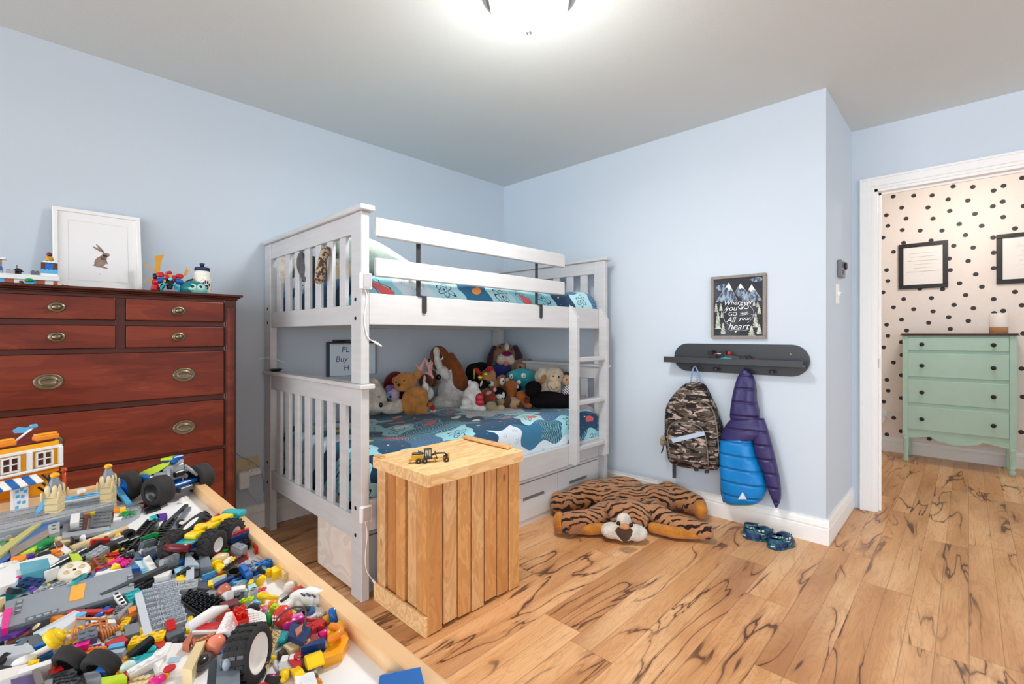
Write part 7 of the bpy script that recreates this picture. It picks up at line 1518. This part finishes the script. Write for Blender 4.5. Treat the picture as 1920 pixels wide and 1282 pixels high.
 ('toy_brick', lambda: slabq(MB(), [(232, 1172), (260, 1166), (262, 1184), (236, 1192)], 0, .014, P((120, 126, 132))), 'dark grey block by the pale ribbed strip', 'dark grey block'),
 ('toy_plate', lambda: slabq(slabq(gridq(slabq(MB(), [(196, 1194), (228, 1184), (236, 1194), (204, 1204)], 0, .010, P((196, 204, 212))), [(200, 1194), (228, 1186), (232, 1194), (206, 1201)], 3, 1, .010, .0026, .0016, LG), [(216, 1184), (226, 1182), (228, 1190), (218, 1192)], .010, .014, LG), [(196, 1194), (200, 1192), (204, 1204), (200, 1206)], .0, .012, LG), 'pale grey zigzag plate beside the orange lattice basket', 'pale zigzag plate'),
 ('toy_star', lambda: slabq(slabq(MB(), [(170, 1162), (214, 1158), (218, 1166), (174, 1172)], .008, .014, LW), [(188, 1156), (200, 1154), (204, 1172), (192, 1174)], .008, .014, LW), 'white cross shaped plate behind the orange basket', 'white cross plate'),
 ('toy_claw', lambda: slabq(MB(), [(306, 1186), (340, 1174), (346, 1184), (314, 1196)], 0, .012, P((84, 92, 100))).use(P((84, 92, 100))).tube([pos(330, 1196, .006), pos(326, 1206, .004)], .004, 8), 'slate jointed piece in front of the upturned plate', 'slate jointed piece'),
]
def basket():
    mb = MB().use(P((222, 142, 84)))
    c = [(156, 1194), (186, 1182), (192, 1190), (160, 1206)]
    o = pos(172, 1196, .010)
    for k in range(5):
        a = -.9+k*.45; mb.tube(cat_curve([o+Vector((math.sin(a)*.014, math.cos(a)*.012*0-.012, .004)), o+Vector((math.sin(a)*.016, -.002, .016)), o+Vector((math.sin(a)*.012, .012, .010))], 4), .0012, 5)
    for k in range(4): mb.tube(cat_curve([o+Vector((-.016, -.010+k*.007, .002+.008*math.sin(k+.5))), o+Vector((0, -.012+k*.007, .008+.009*math.sin(k*.8+.5))), o+Vector((.016, -.010+k*.007, .002+.008*math.sin(k+.5)))], 4), .0012, 5)
    mb.tube([o+Vector((-.018, -.012, .012)), o+Vector((-.012, .012, .022)), o+Vector((.012, -.004, .018))], .0016, 6)
    pa, pb = pos(190, 1192, .014), pos(226, 1174, .016)
    for k in range(7):
        p = pa.lerp(pb, k/7); mb.lathe([(.007-.0007*k, -.001), (.0085-.0008*k, 0), (.007-.0007*k, .001)], p, tuple((pb-pa).normalized()), 12, False)
    mb.tube([pa, pb], [.003, .0015], 6); return mb
def arch():
    mb = slabq(MB(), [(614, 1180), (626, 1172), (650, 1184), (654, 1196), (642, 1222), (606, 1236), (602, 1228), (614, 1214)], .0, .010, LYO)
    slabq(mb, [(620, 1178), (630, 1174), (636, 1190), (622, 1206), (614, 1206)], .010, .013, LY)
    return mb.use(LO).tube(cat_curve([pos(616, 1200, .016), pos(630, 1192, .018), pos(638, 1184, .018), pos(634, 1176, .017), pos(620, 1174, .016)], 5), .0042, 8)
def animal():
    mb = MB().use(LW).tube(cat_curve([pos(528, 1146, .008), pos(548, 1128, .010), pos(562, 1118, .012), pos(582, 1118, .012), pos(598, 1124, .010)], 4), [.006]*5+[.009]*6+[.012]*6, 10)
    mb.ell(pos(598, 1120, .012), (.011, .010, .010), None, 12, 8).tube([pos(556, 1130, .008), pos(566, 1140, .004)], [.006, .004], 8).tube([pos(584, 1126, .008), pos(590, 1140, .004)], [.006, .004], 8)
    mb.use(P((70, 72, 78))); a, b = pos(526, 1128, .006), pos(546, 1114, .012); mb.tube([a, b], .002, 6)
    for p in ((568, 1114), (578, 1114), (588, 1116)): mb.tube([pos(p[0]-3, p[1]-1, .021), pos(p[0]+3, p[1]+3, .022)], .0014, 5)
    return mb
def strawberry():
    mb = MB().use(P((222, 56, 52))).lathe([(.001, 0), (.010, .004), (.013, .012), (.010, .019), (.003, .022)], pos(512, 1166, .010), (.75, -.3, .3), 16).use(LGR).ell(pos(502, 1162, .012), (.004, .010, .009), None, 10, 6)
    mb.use(WH)
    for k in range(6): mb.ell(pos(512+3*(k % 3)*1.6, 1156+6*(k//3), .022), .0012, None, 6, 5)
    return mb
def flower(px, py, m):
    mb = MB().use(m); c = pos(px, py, .004)
    for k in range(5): mb.ell(c+Vector((.0045*math.cos(k*1.2566), .0045*math.sin(k*1.2566), 0)), (.0032, .0032, .002), None, 8, 6)
    return mb.use(LY).lathe([(.002, 0), (.002, .004)], c, n=8)
def flowers3():
    mb = MB().use(LPK)
    for px, py, z in ((212, 1056, .010), (222, 1050, .012), (232, 1058, .012), (218, 1064, .010), (228, 1064, .008), (236, 1052, .009)):
        for k in range(4): mb.ell(pos(px, py, z)+Vector((.004*math.cos(k*PI/2), .004*math.sin(k*PI/2), 0)), (.0032, .0032, .0028), None, 8, 6)
    return mb.tube([pos(210, 1058, .004), pos(236, 1056, .004)], .003, 6)
def brick_at(nx, ny, m, p, q_): return put(brick(MB(), 0, 0, 0, nx, ny, 3, True, m), p, q_)
for nm, fn, lab, lm in NEAR: place(nm, fn(), lab, 'toy piece' if 'figure' not in nm else 'toy figure', None, 'toy figures lying on the play table' if 'figure' in nm else 'assorted pieces on the play table', lm)
# --- loose small pieces between them
random.seed(11)
CN = [('light grey', LG, 9), ('dark grey', DG, 9), ('black', LBK, 10), ('white', LW, 13), ('red', LR, 5), ('yellow', LY, 5), ('blue', LB, 4), ('tan', LT, 7), ('orange', LO, 2), ('reddish brown', P((150, 78, 48)), 4), ('dark blue', LDB, 2), ('sky blue', LAZ, 2), ('lime', LIM, 1), ('green', LGR, 1), ('pink', LPK, 1), ('purple', LPU, 1), ('teal', LTL, 1)]
TOTW = sum(c[2] for c in CN)
AREA = [(-15, 1030), (110, 1012), (230, 1000), (330, 988), (440, 992), (470, 1008), (512, 1052), (534, 1070), (505, 1084), (482, 1092), (498, 1118), (510, 1140), (585, 1130), (615, 1150), (600, 1190), (575, 1225), (606, 1250), (600, 1284), (500, 1286), (400, 1200), (330, 1258), (300, 1286), (-15, 1290)]
def inside(x, y):
    r = False; n = len(AREA)
    for i in range(n):
        (x0, y0), (x1, y1) = AREA[i], AREA[i-1]
        if (y0 > y) != (y1 > y) and x < (x1-x0)*(y-y0)/(y1-y0)+x0: r = not r
    return r
def kinds(k, m):
    mb = MB()
    if k == 'plate': n = random.choice(((2, 1), (3, 1), (4, 1), (2, 2), (3, 2), (6, 1), (4, 2))); return 'toy_plate', brick(mb, 0, 0, 0, n[0], n[1], 1, True, m), '%d by %d plate' % n
    if k == 'brick': n = random.choice(((1, 1), (2, 1), (2, 1), (2, 2), (3, 1), (4, 1), (3, 2))); return 'toy_brick', brick(mb, 0, 0, 0, n[0], n[1], 3, True, m), '%d by %d brick' % n
    if k == 'slope': n = random.choice(((2, 1), (2, 2), (3, 1), (3, 2))); return 'toy_slope', slope(mb, n[0], n[1], m), 'sloped brick'
    if k == 'tile': n = random.choice(((2, 1), (2, 2), (4, 1), (3, 1))); return 'toy_tile', brick(mb, 0, 0, 0, n[0], n[1], 1, False, m), 'smooth tile'
    if k == 'beam':
        n = random.choice((3, 4, 5)); mb.use(m).box(0, n*ST, 0, .0074, 0, .0074, .0025, 2).use(LBK)
        for i in range(n): mb.lathe([(.0025, 0), (.0025, .0002)], ((i+.5)*ST, .0037, .0074), n=8)
        return 'toy_beam', mb, 'holed beam'
    if k == 'pin': mb.use(m).lathe([(.0032, 0), (.0032, random.choice((.012, .016, .024)))], (0, 0, .0032), (1, 0, 0), 10); return 'toy_pin', mb, 'thin pin'
    if k == 'round': mb.use(m).lathe([(.0038, 0), (.004, .0006), (.004, .008), (.0025, .0082), (.0025, .0098)], n=12); return 'toy_round_brick', mb, 'round stud brick'
    if k == 'wheel': return 'toy_wheel', tyre_mesh(mb, (0, 0, .006), .0075, .007, (random.random()-.5, random.random()-.5, .8), 0, RUB, m, 18, .55), 'wheel hub in a small tyre'
    if k == 'cone': mb.use(m).lathe([(.004, 0), (.004, .001), (.0018, .0085), (.001, .009)], n=12); return 'toy_cone', mb, 'small cone'
    if k == 'bracket': mb.use(m).box(0, .016, 0, .008, 0, .0032, .0004).box(0, .003, 0, .008, 0, .011, .0004).cyl((.012, .004, .003), (.012, .004, .0048), .0024, n=8); return 'toy_bracket', mb, 'L-shaped bracket'
    if k == 'head': return 'toy_head', head(mb, (0, 0, .0052), m), 'round figure head'
    mb.use(m).rings([[Vector((x, -w, 0)), Vector((x, w, 0)), Vector((x, w, .006)), Vector((x, -w, .006))] for x, w in ((0, .0078), (.012, .006))], True, False)
    for s in (-1, 1): mb.tube([(.010, s*.007, .004), (.004, s*.010, .005)], .0022, 6)
    return 'toy_torso', mb, 'figure torso'
pts = []
for _i in range(9000):
    if len(pts) >= 262: break
    x, y = random.uniform(-15, 615), random.uniform(988, 1286)
    if not inside(x, y): continue
    w = pos(x, y)
    if w.x < TX0+.03 or w.x > TX1-.035: continue
    if any((w-p[0]).length < .0135 for p in pts): continue
    if any(inhull(h, w.x, w.y) for h in HULL): continue
    pts.append((w, x, y))
KL = ['plate']*5+['brick']*6+['slope']*4+['tile']*3+['beam']*3+['pin']*3+['round']*2+['wheel', 'wheel', 'cone', 'bracket', 'bracket', 'head', 'torso']
cf = _FW.copy(); cr_ = _RT.copy(); ITEMS = []
for w, x, y in pts:
    r = random.uniform(0, TOTW); c = 0
    while r > CN[c][2]: r -= CN[c][2]; c += 1
    nm, mb, desc = kinds(random.choice(KL), CN[c][1])
    a = random.uniform(0, 2*PI); tl = random.uniform(-.35, .35) if random.random() < .6 else random.choice((0, PI, PI/2))
    vs = [v.co for v in mb.bm.verts]; k = Vector((sum(v.x for v in vs)/len(vs), sum(v.y for v in vs)/len(vs), 0))
    mb.bm.transform(Matrix.Rotation(a, 4, 'Z') @ Matrix.Rotation(tl, 4, 'X') @ Matrix.Rotation(random.uniform(-.3, .3), 4, 'Y') @ Matrix.Translation(-k))
    lo = min(v.co.z for v in mb.bm.verts); mb.bm.transform(Matrix.Translation(Vector((w.x, w.y, TZ-lo+random.choice((0, 0, .002, .004, .006, .008))))))
    ITEMS.append((w, nm, mb, CN[c][0], desc))
NUM = {'1': 'one', '2': 'two', '3': 'three', '4': 'four', '6': 'six'}
for w, nm, mb, cn, desc in ITEMS:
    desc = ' '.join(NUM.get(z, z) for z in desc.split())
    near = sorted(LM, key=lambda l: (l[1]-w).length)[:6]; done = None
    def rel(l):
        d = w-l[1]; f, s = d.dot(cf), d.dot(cr_)
        return ('behind' if f > 0 else 'in front of') if abs(f) > abs(s)*1.3 else 'beside'
    for i in range(6):
        lab = '%s %s %s the %s' % (cn, desc, rel(near[i]), near[i][0])
        if lab not in USED: done = lab; break
    if not done: done = '%s %s %s the %s, towards the %s' % (cn, desc, rel(near[0]), near[0][0], near[2][0])
    ws = done.split()
    if len(ws) > 16: done = ' '.join(ws[:16])
    place(nm, mb, done, 'toy piece', None, LOOSE)
